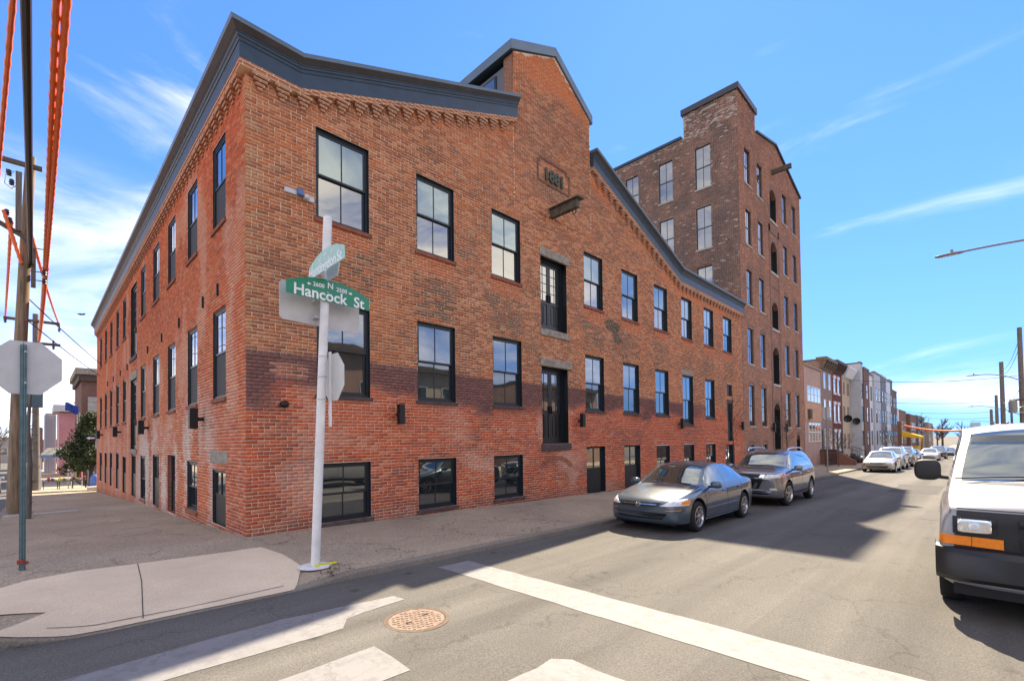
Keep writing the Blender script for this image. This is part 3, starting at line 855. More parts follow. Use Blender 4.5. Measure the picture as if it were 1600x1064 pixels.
def backing(name, op, s0, s1, z0, z1, mp_, flip, morf, parent, extra=None, d=0.0):
    """mortar bed behind the bricks with the openings left free; extra = gable polygons"""
    S = sorted(set([s0, s1] + [v for o in op for v in o[:2]] + list(np.arange(s0, s1, .22))))
    Z = sorted(set([z0, z1] + [v for o in op for v in o[2:4]] + list(np.arange(z0, z1, .15))))
    S = [v for v in S if s0 <= v <= s1]; Z = [v for v in Z if z0 <= v <= z1]
    vs = []; fs = []; idx = {}
    def vi(s, z):
        k = (round(s, 4), round(z, 4))
        if k not in idx: idx[k] = len(vs); vs.append(k)
        return idx[k]
    for i in range(len(S) - 1):
        for j in range(len(Z) - 1):
            cs, cz = (S[i] + S[i + 1]) / 2, (Z[j] + Z[j + 1]) / 2
            if any(o[0] < cs < o[1] and o[2] < cz < o[3] for o in op): continue
            fs.append((vi(S[i], Z[j]), vi(S[i + 1], Z[j]), vi(S[i + 1], Z[j + 1]), vi(S[i], Z[j + 1])))
    for poly in (extra or []):
        fs.append(tuple(len(vs) + k for k in range(len(poly)))); vs += poly
    arr = np.array(vs); col = morf(arr[:, 0], arr[:, 1])
    me = bpy.data.meshes.new(name)
    me.from_pydata([mp_(s, z, d) for s, z in vs], [], [f[::-1] if flip else f for f in fs])
    at = me.color_attributes.new('Col', 'FLOAT_COLOR', 'POINT')
    c4 = np.ones((len(vs), 4)); c4[:, :3] = col
    at.data.foreach_set('color', c4.reshape(-1).astype(np.float32))
    me.materials.append(M_MORTAR)
    o = bpy.data.objects.new(name, me); COL.objects.link(o); o.parent = parent
    return o
bumpA = [(7.5, 9.17), (11.53, 9.17), (11.53, 13.53), (9.55, 14.78), (7.5, 13.82)]
wallA = backing('front_wall', opA, -0.0, XE, -1.0, ZF, MA, False, morA, mill,
                extra=[[(1.0, ZF), (7.5, ZF), (7.5, 11.74)], bumpA, [(11.53, ZF), (18.75, ZF), (18.7, 9.22), (11.53, 11.84)]])
wallB = backing('side_wall', opB, 0.0, YE, -1.9, ZF, MBm, True, morB, mill)
def topMain(x): return 9.152 if 7.5 <= x <= 11.53 else topA(x)
rG = lay_bricks([], 7.5, 11.53, -0.639 + .071 * 138, topA, 6)
rA = lay_bricks(opA + [(7.5, 11.53, 9.155, 99)], -0.007, XE, -0.639, topMain, 1)
rA = np.concatenate([rA, rG])
rB = lay_bricks(opB, 0.0, YE, -1.49, lambda s: ZF + .03, 2)
def rnds(n, seed):
    g = np.random.default_rng(seed); return g.random(n), g.random(n), g.random(n)
cA = colA((rA[:, 0] + rA[:, 1]) / 2, (rA[:, 2] + rA[:, 3]) / 2, *rnds(len(rA), 3))
cB = colB((rB[:, 0] + rB[:, 1]) / 2, (rB[:, 2] + rB[:, 3]) / 2, *rnds(len(rB), 4))
dA = .006 + np.random.default_rng(8).uniform(-.002, .0025, len(rA)); dB = .006 + np.random.default_rng(9).uniform(-.002, .0025, len(rB))
# the 300 bricks that show largest, as single parts
def shown(r, axis):
    s = (r[:, 0] + r[:, 1]) / 2; z = (r[:, 2] + r[:, 3]) / 2
    if axis == 'A': v = np.stack([s, 0 * s, z], 1) - CAM; cosn = v[:, 1]
    else: v = np.stack([0 * s, s, z], 1) - CAM; cosn = v[:, 0]
    D = np.linalg.norm(v, axis=1); dep = v @ np.array(d_)
    g = np.array([gz(a, 0) if axis == 'A' else gz(0, a) for a in s])
    return (r[:, 1] - r[:, 0]) * cosn / dep ** 3 * (z > g + .05)
shA = shown(rA, 'A'); shB = shown(rB, 'B')
thr = np.sort(np.concatenate([shA, shB]))[-300]
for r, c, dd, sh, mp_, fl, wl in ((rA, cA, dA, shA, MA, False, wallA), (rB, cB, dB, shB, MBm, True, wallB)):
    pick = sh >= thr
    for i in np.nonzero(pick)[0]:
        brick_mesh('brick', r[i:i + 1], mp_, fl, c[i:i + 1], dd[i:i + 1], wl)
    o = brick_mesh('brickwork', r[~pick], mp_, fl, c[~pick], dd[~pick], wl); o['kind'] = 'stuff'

# reveals, windows and doors
def bx(b, mp_, s0, s1, z0, z1, d0, d1, mi=0):
    p = mp_(s0, z0, d0); q = mp_(s1, z1, d1); return b.box(p[0], q[0], p[1], q[1], p[2], q[2], mi)
def reveal(o, mp_, parent, jm, deep=.20):
    s0, s1, z0, z1 = o[:4]; b = MB(); e = .004
    for (a, c, e_, f_) in ((s0 - .02, s0 + e, z0, z1), (s1 - e, s1 + .02, z0, z1), (s0 + e, s1 - e, z1 - e, z1 + .02), (s0 + e, s1 - e, z0 - .02, z0 + e)):
        bx(b, mp_, a, c, e_, f_, -.002, -deep)
    b.build('reveal', jm, parent)
def sash_window(o, mp_, parent, jm, glass, sill=M_SILL, style='sash', blind=False, inset=.09, scr=False, glass2=None):
    s0, s1, z0, z1 = o[:4]
    w = part_empty('window', parent)
    reveal(o, mp_, w, jm)
    fw = .055
    b = MB(); f0, f1 = -inset, -inset - .09; e = .006
    bx(b, mp_, s0 + e, s0 + fw, z0 + e, z1 - e, f0, f1); bx(b, mp_, s1 - fw, s1 - e, z0 + e, z1 - e, f0, f1)
    bx(b, mp_, s0 + fw, s1 - fw, z1 - fw, z1 - e, f0, f1); bx(b, mp_, s0 + fw, s1 - fw, z0 + e, z0 + fw, f0, f1)
    b.build('frame', M_FRAME, w)
    a0, a1 = s0 + fw + .004, s1 - fw - .004; zm = z0 + (z1 - z0) * (.505 if style == 'sash' else .47)
    def sash(nm, q0, q1, g0, g1, st, gm):
        b = MB(); m_ = (a0 + a1) / 2
        bx(b, mp_, a0, a0 + st, q0, q1, g0, g1); bx(b, mp_, a1 - st, a1, q0, q1, g0, g1)
        bx(b, mp_, a0 + st, a1 - st, q1 - st, q1, g0, g1); bx(b, mp_, a0 + st, a1 - st, q0, q0 + st, g0, g1)
        bx(b, mp_, m_ - .012, m_ + .012, q0 + st, q1 - st, g0 - .006, g1)
        b.build(nm, M_FRAME2, w)
        for x0, x1 in ((a0 + st, m_ - .012), (m_ + .012, a1 - st)):
            bb = MB(); bx(bb, mp_, x0 + .001, x1 - .001, q0 + st + .001, q1 - st - .001, g0 - .016, g0 - .024)
            bb.build('pane', gm, w)
    sash('upper_sash', zm - .02, z1 - fw - .004, f0 - .012, f0 - .05, .042, glass)
    sash('lower_sash', z0 + fw + .004, zm + .018, f0 - .054, f0 - .088, .050, glass2 or glass)
    if scr:
        b = MB(); bx(b, mp_, a0, a1, z0 + fw, zm - .03, f0 - .030, f0 - .036); b.build('insect_screen', M_SCREEN, w)
    bb = MB(); bx(bb, mp_, s0 - .05, s1 + .05, z0 - .085, z0 - .004, .045, -.14); bb.build('sill', sill, w)
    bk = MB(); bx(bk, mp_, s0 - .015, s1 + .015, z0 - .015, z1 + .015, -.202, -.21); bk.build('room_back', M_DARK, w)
    return w
def door_leaf(b, gl, mp_, s0, s1, z0, z1, d, glazed_from=.42, rows=4):
    """one leaf: stiles, rails, sunk panels below, small panes above"""
    st = .085; zg = z0 + (z1 - z0) * glazed_from
    bx(b, mp_, s0, s0 + st, z0, z1, d, d - .045); bx(b, mp_, s1 - st, s1, z0, z1, d, d - .045)
    bx(b, mp_, s0 + st, s1 - st, z0, z0 + .18, d, d - .045); bx(b, mp_, s0 + st, s1 - st, z1 - .1, z1, d, d - .045)
    bx(b, mp_, s0 + st, s1 - st, zg - .06, zg + .06, d, d - .045)
    bx(b, mp_, s0 + st, s1 - st, z0 + .18, zg - .06, d - .022, d - .04)
    m_ = (s0 + s1) / 2
    bx(b, mp_, m_ - .02, m_ + .02, z0 + .18, zg - .06, d - .004, d - .022)
    for x0, x1 in ((s0 + st + .04, m_ - .05), (m_ + .05, s1 - st - .04)):
        bx(b, mp_, x0, x1, z0 + .25, zg - .13, d - .008, d - .022)
    z_a, z_b = zg + .06, z1 - .1
    bx(b, mp_, m_ - .01, m_ + .01, z_a, z_b, d - .006, d - .03)
    for k in range(1, rows):
        z = z_a + (z_b - z_a) * k / rows
        bx(b, mp_, s0 + st, m_ - .01, z - .01, z + .01, d - .006, d - .03); bx(b, mp_, m_ + .01, s1 - st, z - .01, z + .01, d - .006, d - .03)
    for k in range(rows):
        for x0, x1 in ((s0 + st, m_ - .01), (m_ + .01, s1 - st)):
            h = (z_b - z_a) / rows
            g = MB(); bx(g, mp_, x0 + .001, x1 - .001, z_a + h * k + .011, z_a + h * (k + 1) - .011, d - .016, d - .024); gl.append(g)
def double_door(o, mp_, parent, jm, glass, deep=.34):
    s0, s1, z0, z1 = o[:4]; w = part_empty('loading_door', parent)
    reveal(o, mp_, w, jm, deep + .1)
    b = MB(); d = -deep + .1
    bx(b, mp_, s0 + .006, s0 + .07, z0 + .005, z1 - .006, d + .03, d - .08); bx(b, mp_, s1 - .07, s1 - .006, z0 + .005, z1 - .006, d + .03, d - .08)
    bx(b, mp_, s0 + .07, s1 - .07, z1 - .08, z1 - .006, d + .03, d - .08); b.build('frame', M_FRAME, w)
    m_ = (s0 + s1) / 2
    for x0, x1 in ((s0 + .074, m_ - .004), (m_ + .004, s1 - .074)):
        b = MB(); gl = []; door_leaf(b, gl, mp_, x0, x1, z0 + .02, z1 - .084, d)
        b.build('leaf', M_DOOR, w)
        for g in gl: g.build('pane', glass, w)
    b = MB()
    for x in (m_ - .05, m_ + .05): bx(b, mp_, x - .012, x + .012, z0 + 1.0, z0 + 1.25, d + .05, d)
    b.build('handle', M_BLACK, w)
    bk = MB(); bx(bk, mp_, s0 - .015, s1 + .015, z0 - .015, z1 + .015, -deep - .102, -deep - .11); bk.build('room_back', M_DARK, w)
    return w
def half_door(o, mp_, parent, jm, glass, d=-.10):
    """basement opening: two panes over a solid lower panel"""
    s0, s1, z0, z1 = o[:4]; w = part_empty('basement_door', parent)
    reveal(o, mp_, w, jm)
    b = MB()
    bx(b, mp_, s0 + .006, s0 + .055, z0, z1 - .006, d, d - .08); bx(b, mp_, s1 - .055, s1 - .006, z0, z1 - .006, d, d - .08)
    bx(b, mp_, s0 + .055, s1 - .055, z1 - .06, z1 - .006, d, d - .08); b.build('frame', M_FRAME, w)
    zm = z0 + (z1 - z0) * .50; m_ = (s0 + s1) / 2; e = .06
    b = MB(); bx(b, mp_, s0 + e, s1 - e, z0 + .01, zm, d - .02, d - .06); bx(b, mp_, s0 + e, s1 - e, zm, zm + .07, d - .012, d - .06)
    bx(b, mp_, m_ - .02, m_ + .02, zm + .07, z1 - .06, d - .012, d - .05)
    bx(b, mp_, s0 + e + .06, s1 - e - .06, z0 + .12, zm - .08, d - .014, d - .02); b.build('panel', M_DOOR, w)
    for x0, x1 in ((s0 + e, m_ - .02), (m_ + .02, s1 - e)):
        g = MB(); bx(g, mp_, x0 + .001, x1 - .001, zm + .071, z1 - .061, d - .03, d - .038); g.build('pane', glass, w)
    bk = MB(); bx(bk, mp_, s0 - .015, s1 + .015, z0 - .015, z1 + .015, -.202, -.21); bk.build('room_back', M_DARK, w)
    return w
for o in opA:
    st = o[4]
    if st == 'sash': sash_window(o, MA, mill, M_FRAME, M_GLASS3 if o[2] > 5 else M_GLASS, M_SILL if o[2] > 5 else M_STONE_D, inset=.07, glass2=M_GLASS if o[2] > 5 else M_GLASS_L)
    elif st == 'base': sash_window(o, MA, mill, M_FRAME, M_GLASS, M_STONE_D, 'base', inset=.07)
    elif st == 'double': double_door(o, MA, mill, M_DOOR, M_GLASS)
    elif st == 'transom':
        w = part_empty('window', mill); reveal(o, MA, w, M_JAMB); b = MB()
        s0, s1, z0, z1 = o[:4]
        bx(b, MA, s0 + .006, s0 + .06, z0 + .006, z1 - .006, -.09, -.16); bx(b, MA, s1 - .06, s1 - .006, z0 + .006, z1 - .006, -.09, -.16)
        bx(b, MA, s0 + .06, s1 - .06, z1 - .06, z1 - .006, -.09, -.16); bx(b, MA, s0 + .06, s1 - .06, z0 + .006, z0 + .06, -.09, -.16)
        bx(b, MA, (s0 + s1) / 2 - .012, (s0 + s1) / 2 + .012, z0 + .06, z1 - .06, -.1, -.15); b.build('frame', M_FRAME, w)
        g = MB(); bx(g, MA, s0 + .061, s1 - .061, z0 + .061, z1 - .061, -.12, -.128); g.build('pane', M_GLASS, w)
    else: half_door(o, MA, mill, M_FRAME, M_GLASS)
for o in opB:
    st = o[4]
    if st == 'sash': sash_window(o, MBm, mill, M_FRAME, M_GLASS_D, M_SILL, scr=True, inset=.025)
    elif st == 'base': sash_window(o, MBm, mill, M_FRAME, M_GLASS_D, M_SILL, 'base', inset=.025)
    elif st == 'double_b': double_door(o, MBm, mill, M_DOOR, M_GLASS_D, .20)
    else: half_door(o, MBm, mill, M_JAMB_B if abs(o[0] - 6.53) < .05 else M_FRAME, M_GLASS_D, -.10 if abs(o[0] - 6.53) < .05 else -.03)
def stone(name, mp_, s0, s1, z0, z1, d, m):
    b = MB(); bx(b, mp_, s0, s1, z0, z1, d, -.10); return b.build(name, m, mill, bevel=.012)
stone('lintel', MA, 8.60, 10.14, 7.775, 8.04, .05, M_STONE); stone('lintel', MA, 8.58, 10.20, 4.165, 4.42, .07, M_STONE)
stone('door_sill', MA, 8.60, 10.14, 5.17, 5.395, .045, M_STONE); stone('door_sill', MA, 8.58, 10.12, 1.42, 1.635, .055, M_STONE_D)
stone('lintel', MA, 18.85, 20.2, 4.81, 5.06, .02, M_STONE); stone('lintel', MA, 24.55, 25.5, 3.725, 3.90, .02, M_STONE_D)
stone('lintel', MBm, 13.85, 15.9, 4.465, 4.78, .03, M_STONE); stone('lintel', MBm, 1.22, 2.62, 1.34, 1.62, .016, M_STONE)
stone('door_sill', MBm, 13.9, 15.8, 1.40, 1.565, .05, M_STONE); stone('door_sill', MBm, 13.9, 15.8, 5.25, 5.405, .05, M_STONE_D)
# brick segmental arch under the lower loading door (old blocked opening)
proto = None
for k in range(13):
    a = R(150 - 120 * k / 12); cx, cz = 9.32, .62
    b = MB()
    q = []
    for rr_, aa in ((.78, a - R(3.9)), (.78, a + R(3.9)), (.99, a + R(3.9)), (.99, a - R(3.9))):
        q.append((cx + rr_ * math.cos(aa), cz + rr_ * .62 * math.sin(aa)))
    b.prism(q, lambda p, q_, t: (p, -t, q_), .005, .021)
    b.build('arch_brick', mat('arch_brick_red', (.36, .12, .07), .9, noise=.4, nscale=12), mill)

# corbel table and cornice
M_CORB = brick_tex('corbel_brick', (.52, .20, .10), (.40, .165, .09), (.70, .50, .33), dirt=.45)
def corbel_mesh():
    b = MB()
    for k, (d, w) in enumerate(((.035, .10), (.065, .17), (.095, .25), (.125, .33))):
        b.box(-w / 2, w / 2, -d, .0, -.40 + k * .071, -.40 + (k + 1) * .071 - .008)
        b.box(-w / 2 + .006, w / 2 - .006, -d + .008, .0, -.40 + (k + 1) * .071 - .008, -.40 + (k + 1) * .071)
    me = bpy.data.meshes.new('corbel'); me.from_pydata(b.v, [], b.f); me.materials.append(M_CORB); return me
cme = corbel_mesh()
def put_corbel(x, y, z, rz_=0):
    o = bpy.data.objects.new('corbel', cme); COL.objects.link(o); o.parent = mill
    o.location = (x, y, z); o.rotation_euler.z = rz_
x = .25
while x < 27.0:
    if not 7.3 < x < 11.7: put_corbel(x, 0, zfA(x) + .006)
    x += .42
y = .33
while y < 31.4:
    put_corbel(0, y, ZF + .006, -math.pi / 2); y += .42
PATH_L = [(0.0, ZF), (1.0, ZF), (7.52, zfA(7.52))]
PATH_R = [(11.56, 11.80), (18.7, 9.20), (XE + .02, 9.20)]
def sweep(name, prof, m, closed=True, parent=mill):
    """one cornice member, mitred round the corner: front left run + side run"""
    out = []
    for path, corner in ((PATH_L, True), (PATH_R, False)):
        b = MB(); n = len(prof); vs = []; fs = []
        for i, (s, z) in enumerate(path):
            for d, h in prof:
                s_ = s - d if (corner and i == 0) else s
                vs.append((s_, -d, z + h))
        for i in range(len(path) - 1):
            for k in range(n):
                l = (k + 1) % n; fs.append((i * n + k, (i + 1) * n + k, (i + 1) * n + l, i * n + l))
        fs.append(tuple(range(n))); fs.append(tuple((len(path) - 1) * n + k for k in range(n - 1, -1, -1)))
        b.add(vs, fs); out.append(b.build(name, m, parent))
    b = MB(); vs = []; fs = []; n = len(prof)
    for i, s in enumerate((0.0, YE)):
        for d, h in prof: vs.append((-d, (s - d) if i == 0 else s, ZF + h))
    for k in range(n):
        l = (k + 1) % n; fs.append((k, l, n + l, n + k))
    fs.append(tuple(range(n - 1, -1, -1))); fs.append(tuple(n + k for k in range(n)))
    b.add(vs, fs); out.append(b.build(name, m, parent))
    return out
# continuous corbelled courses
sweep('corbel_course', [(0, -.115), (.130, -.115), (.130, -.055), (.145, -.052), (.145, .004), (0, .004)], M_CORB)
sweep('frieze', [(0, .006), (.148, .006), (.148, .315), (0, .315)], M_CORN)
sweep('bed_moulding', [(0, .318), (.160, .318), (.172, .350), (.172, .368), (.195, .388), (.205, .420), (.222, .432), (.222, .452), (0, .452)], M_CORN)
sweep('soffit', [(0, .455), (.228, .455), (.315, .545), (0, .545)], M_CORN_D)
sweep('fascia', [(0, .548), (.318, .548), (.328, .605), (.335, .625), (0, .645)], M_METAL_L)

# gable block with metal coping, clerestory behind it
M_BRK_R = brick_tex('return_brick', (.30, .11, .06), (.22, .085, .05), (.36, .26, .18), dirt=.6)
b = MB(); b.prism([(7.5, 9.0), (11.53, 9.0), (11.53, 13.50), (9.55, 14.75), (7.5, 13.79)], lambda p, q, t: (p, t, q), .01, .42); b.build('gable_return', M_BRK_R, mill)
def coping(pts, y0, y1, h, nm, m):
    b = MB()
    for (xa, za), (xb, zb) in zip(pts, pts[1:]):
        b.hexa([(xa, y0, za), (xb, y0, zb), (xb, y1, zb), (xa, y1, za), (xa, y0, za + h), (xb, y0, zb + h), (xb, y1, zb + h), (xa, y1, za + h)])
    return b.build(nm, m, mill)
coping([(7.36, 13.80), (9.55, 14.80)], -.06, 13, .30, 'clerestory_roof', M_METAL_L)
coping([(9.552, 14.80), (11.66, 13.46)], -.06, 13, .30, 'clerestory_roof', M_METAL_L)
MB().box(7.56, 11.48, .44, 12.8, 9.2, 13.62).build('clerestory_wall', mat('clerestory_cladding', (.10, .115, .13), .6), mill)
for k in range(4):
    y0 = .8 + k * 2.6
    w = part_empty('clerestory_window', mill)
    MB().box(7.52, 7.56, y0, y0 + 1.9, 12.3, 13.5).build('frame', M_FRAME, w)
    MB().box(7.512, 7.519, y0 + .07, y0 + .9, 12.37, 13.43).build('pane', M_GLASS, w); MB().box(7.512, 7.519, y0 + 1.0, y0 + 1.83, 12.37, 13.43).build('pane', M_GLASS, w)
# roofs and the unseen rear walls that close the block
b = MB()
b.add([(-.3, -.3, 9.76), (1.0, -.3, 9.76), (1.0, YE, 9.76), (-.3, YE, 9.76)], [(0, 1, 2, 3)])
b.add([(1.0, -.3, 9.76), (7.5, -.3, 12.28), (7.5, YE, 12.28), (1.0, YE, 9.76)], [(0, 1, 2, 3)])
b.add([(7.5, .43, 12.28), (11.54, .43, 12.36), (11.54, YE, 12.36), (7.5, YE, 12.28)], [(0, 1, 2, 3)])
b.add([(11.54, -.3, 12.42), (18.7, -.3, 9.82), (18.7, YE, 9.82), (11.54, YE, 12.42)], [(0, 1, 2, 3)])
b.add([(18.7, -.3, 9.82), (XE, -.3, 9.82), (XE, YE, 9.82), (18.7, YE, 9.82)], [(0, 1, 2, 3)])
b.build('roof', M_ROOF, mill)
b = MB(); b.box(.3, XE - .05, YE - .3, YE, -2, 9.86); b.box(XE - .3, XE - .05, .3, YE - .3, -2, 9.86)
b.box(.3, XE - .3, .3, YE - .3, -2.2, -2.0)
b.build('rear_wall', M_BRK_R, mill)

# date panel 1881 with raised brick border, hoist beam
dp = part_empty('date_panel', mill)
b = MB()
for s0, s1, z0, z1 in ((8.72, 10.10, 11.00, 11.06), (10.04, 10.10, 10.90, 11.00), (10.10, 10.27, 10.88, 10.94), (10.21, 10.27, 10.28, 10.88), (8.56, 8.72, 10.88, 10.94), (8.66, 8.72, 10.94, 11.0), (10.04, 10.21, 10.22, 10.28), (8.56, 8.62, 10.28, 10.88), (8.62, 10.04, 10.22, 10.27)):
    bx(b, MA, s0, s1, z0, z1, .032, .004)
b.build('border', mat('panel_border', (.21, .105, .068), .9, noise=.4, nscale=15), dp)
me = text_mesh('1881', .60, .03, offset=.018); me.materials.append(mat('date_numeral', (.075, .085, .06), .85, noise=.4, nscale=10))
o = bpy.data.objects.new('numerals', me); COL.objects.link(o); o.parent = dp
o.location = (9.38, -.045, 10.52); o.rotation_euler = (math.pi / 2, 0, 0); o.scale = (.90, .88, 1)
hb = part_empty('hoist_beam', mill)
MB().box(9.17, 9.33, -1.12, -.002, 9.14, 9.42).build('beam', M_WOODOLD, hb, bevel=.015)
MB().box(9.09, 9.43, -1.22, -.012, 9.422, 9.45).build('cap_board', M_WOODOLD, hb)
MB().tube([(9.25, -1.02, 9.14), (9.25, -1.02, 9.02), (9.25, -.95, 8.97), (9.25, -.89, 9.02), (9.25, -.89, 9.14)], .014).build('hook', M_BLACK, hb)
# iron wall ties (star plates are small stubs here) along the side wall
for y in (1.9, 3.2, 5.9, 8.5, 11.2, 16.6, 19, 21.9, 24.6):
    MB().box(-.05, -.008, y, y + .05, 5.05, 5.32).build('wall_tie', M_BLACK, mill)
# fixtures on the walls
def wall_lamp(pos, ax, label):
    t = thing('wall_lamp', label, 'wall lamp', pos, 'black box lamps on the mill walls')
    x, y, z = pos
    if ax == 'A':
        MB().box(x - .07, x + .07, y - .24, y - .10, z - .24, z + .24).build('lamp_housing', M_BLACK, t, bevel=.006)
        MB().box(x - .03, x + .03, y - .102, y, z - .05, z + .03).build('bracket', M_BLACK, t)
    else:
        MB().box(x - .30, x - .13, y - .08, y + .08, z - .24, z + .24).build('lamp_housing', M_BLACK, t, bevel=.006)
        MB().box(x - .132, x, y - .03, y + .03, z - .06, z + .03).build('bracket', M_BLACK, t)
for x, lb in ((3.30, 'black box wall lamp between the first and second windows of the front wall'), (10.6, 'black box wall lamp just right of the lower loading door'),
              (18.45, 'black box wall lamp left of the sapling by the parked cars'), (26.5, 'black box wall lamp at the far end of the front wall')):
    wall_lamp((x, -.012, 2.43), 'A', lb)
for y, lb in ((3.2, 'largest black box wall lamp on the side wall near the corner'), (11.1, 'second black box wall lamp along the side wall from the corner'),
              (18.9, 'third black box wall lamp along the side wall from the corner'), (27.4, 'farthest black box wall lamp at the end of the side wall')):
    wall_lamp((-.012, y, 2.38), 'B', lb)
t = thing('security_light', 'white floodlight bar with blue lens high on the wall by the corner window', 'wall lamp', (1.0, 0, 6.95))
MB().box(.70, .98, -.07, -.008, 6.90, 7.0).build('housing', M_WHITE, t, bevel=.008); MB().box(1.08, 1.30, -.07, -.008, 6.86, 6.96).build('housing', M_WHITE, t, bevel=.008)
MB().box(.93, 1.06, -.13, -.072, 6.90, 7.03).build('lens', mat('blue_lens', (.03, .12, .3), .2), t, bevel=.01)
MB().sell((1.13, -.10, 6.91), (.06, .06, .06), 1).build('sensor', M_WHITE, t, smooth=True)
t = thing('dome_light', 'small round black dome light low on the wall near the corner', 'wall lamp', (.68, 0, 2.56))
MB().sell((.68, -.06, 2.56), (.09, .08, .07), .9).build('dome', M_BLACK, t, smooth=True)
MB().lathe([(.001, -.012), (.07, -.012), (.07, 0)], (.68, 0, 2.56), 'y').build('base_plate', M_BLACK, t)
# ------------------------------------------------------------------ the tall mill tower behind
tower = thing('brick_tower_building', 'tall six storey dark brick mill tower rising behind the corner mill', 'building', (27.2, 0, gz(27.2, 0)))
TX0, TX1 = 27.20, 41.35
M_TOW = brick_tex('tower_brick', (.52, .40, .30), (.48, .36, .27), (.52, .42, .33), dirt=.55, dirtcol=(.17, .105, .08))
M_TOWL = brick_tex('tower_side_brick', (.46, .38, .32), (.40, .33, .28), (.46, .39, .33), dirt=.6, dirtcol=(.16, .12, .10), patch=(.46, .40, .35))
M_JT = brick_tex('tower_jamb', (.25, .11, .075), (.19, .09, .065), (.28, .22, .18), dirt=.4)
M_CREAM = mat('pale_sill', (.42, .38, .33), .85, noise=.25)
tops = [20.0, 16.12, 12.30, 8.60, 5.00]
opT = []
for cx0, cx1 in ((28.28, 29.30), (30.68, 31.72), (36.33, 37.45), (38.92, 40.02)):
    for k, zt in enumerate(tops):
        opT.append((cx0, cx1, zt - 2.25 if k < 4 else zt - 2.55, zt, 'sash'))
for cx0, cx1 in ((28.10, 29.05), (30.75, 31.7)):
    opT.append((cx0, cx1, .15, 1.28, 'base'))
for z0, z1 in ((17.05, 19.3), (13.35, 15.55), (9.35, 11.25), (5.45, 8.05), (-.45, 4.1)):
    opT.append((33.3, 34.75, z0, z1, 'dark'))
opT.append((38.95, 39.9, -.5, 1.9, 'dark'))
opL = []
for a, c in ((1.66, 2.66), (4.18, 5.20), (6.74, 7.76), (9.3, 10.3)):
    for zt in (20.5, 16.58, 12.7): opL.append((a, c, zt - 2.72, zt, 'sash'))
def plain_wall(name, op, s0, s1, z0, z1, mp_, flip, m, parent, extra=None):
    S = sorted(set([s0, s1] + [v for o in op for v in o[:2]])); Z = sorted(set([z0, z1] + [v for o in op for v in o[2:4]]))
    b = MB()
    for i in range(len(S) - 1):
        for j in range(len(Z) - 1):
            cs, cz = (S[i] + S[i + 1]) / 2, (Z[j] + Z[j + 1]) / 2
            if any(o[0] < cs < o[1] and o[2] < cz < o[3] for o in op): continue
            q = [mp_(S[i], Z[j], 0), mp_(S[i + 1], Z[j], 0), mp_(S[i + 1], Z[j + 1], 0), mp_(S[i], Z[j + 1], 0)]
            b.add(q[::-1] if flip else q, [(0, 1, 2, 3)])
    for poly in (extra or []):
        q = [mp_(s, z, 0) for s, z in poly]; b.add(q[::-1] if flip else q, [tuple(range(len(q)))])
    return b.build(name, m, parent)
def at_x(x0): return lambda s, z, d: (x0 - d, s, z)
ML = at_x(TX0)
plain_wall('front_wall', opT, TX0, TX1, -1.5, 21.3, MA, False, M_TOW, tower,
           extra=[[(TX0, 21.3), (30.5, 21.3), (30.5, 23.05), (TX0, 23.05)], [(30.5, 21.3), (TX1, 21.3), (34.8, 22.85), (30.5, 21.85)]])
plain_wall('side_wall', opL, 0, 14, 8.5, 21.55, ML, True, M_TOWL, tower, extra=[[(0, 21.55), (3.4, 21.55), (3.4, 23.05), (0, 23.05)]])
# its own brickwork, laid course by course
def colT(s, z, r1, r2, r3):
    n = len(s); lerp = lambda a, b, t: a * (1 - t)[:, None] + b * t[:, None]
    n1 = fbm(s * .45 + 3, z * .4 + 7); n2 = fbm(s * 1.4 + 11, z * 1.3 + 23); n3 = fbm(s * .7 + 51, z * .35 + 3)
    c = lerp(np.tile(np.array([.40, .170, .10]), (n, 1)), np.array([.28, .125, .082]), sstep(.3, .8, r1 * .6 + n1 * .5))
    c = lerp(c, np.array([.42, .26, .18]), (r2 > .85) * .7)
    c = lerp(c, np.array([.13, .085, .066]), sstep(.5, .75, n2 * .7 + r3 * .35) * .6)
    c = lerp(c, np.array([.40, .15, .085]), sstep(.5, .7, n3) * sstep(9, 3, z) * .6)
    return np.clip(c * 1.1 * (.8 + .4 * r3)[:, None], 0, .6)
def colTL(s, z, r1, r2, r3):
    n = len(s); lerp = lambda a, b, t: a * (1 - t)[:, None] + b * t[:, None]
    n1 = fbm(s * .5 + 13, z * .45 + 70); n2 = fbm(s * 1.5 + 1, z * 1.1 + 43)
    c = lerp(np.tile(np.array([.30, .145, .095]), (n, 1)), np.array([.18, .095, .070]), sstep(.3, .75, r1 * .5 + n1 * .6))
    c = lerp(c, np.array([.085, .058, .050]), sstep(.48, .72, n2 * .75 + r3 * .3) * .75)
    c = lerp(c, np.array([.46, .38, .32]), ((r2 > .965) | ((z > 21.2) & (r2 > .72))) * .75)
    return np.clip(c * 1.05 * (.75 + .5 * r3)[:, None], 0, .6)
def topT(x):
    if x <= 30.5: return 23.05
    return 21.85 + (x - 30.5) / 4.3 if x < 34.8 else 22.85 - (x - 34.8) / 6.55 * 1.53
tf, tl = [o for o in tower.children if o.name.startswith('front_wall')][0], [o for o in tower.children if o.name.startswith('side_wall')][0]
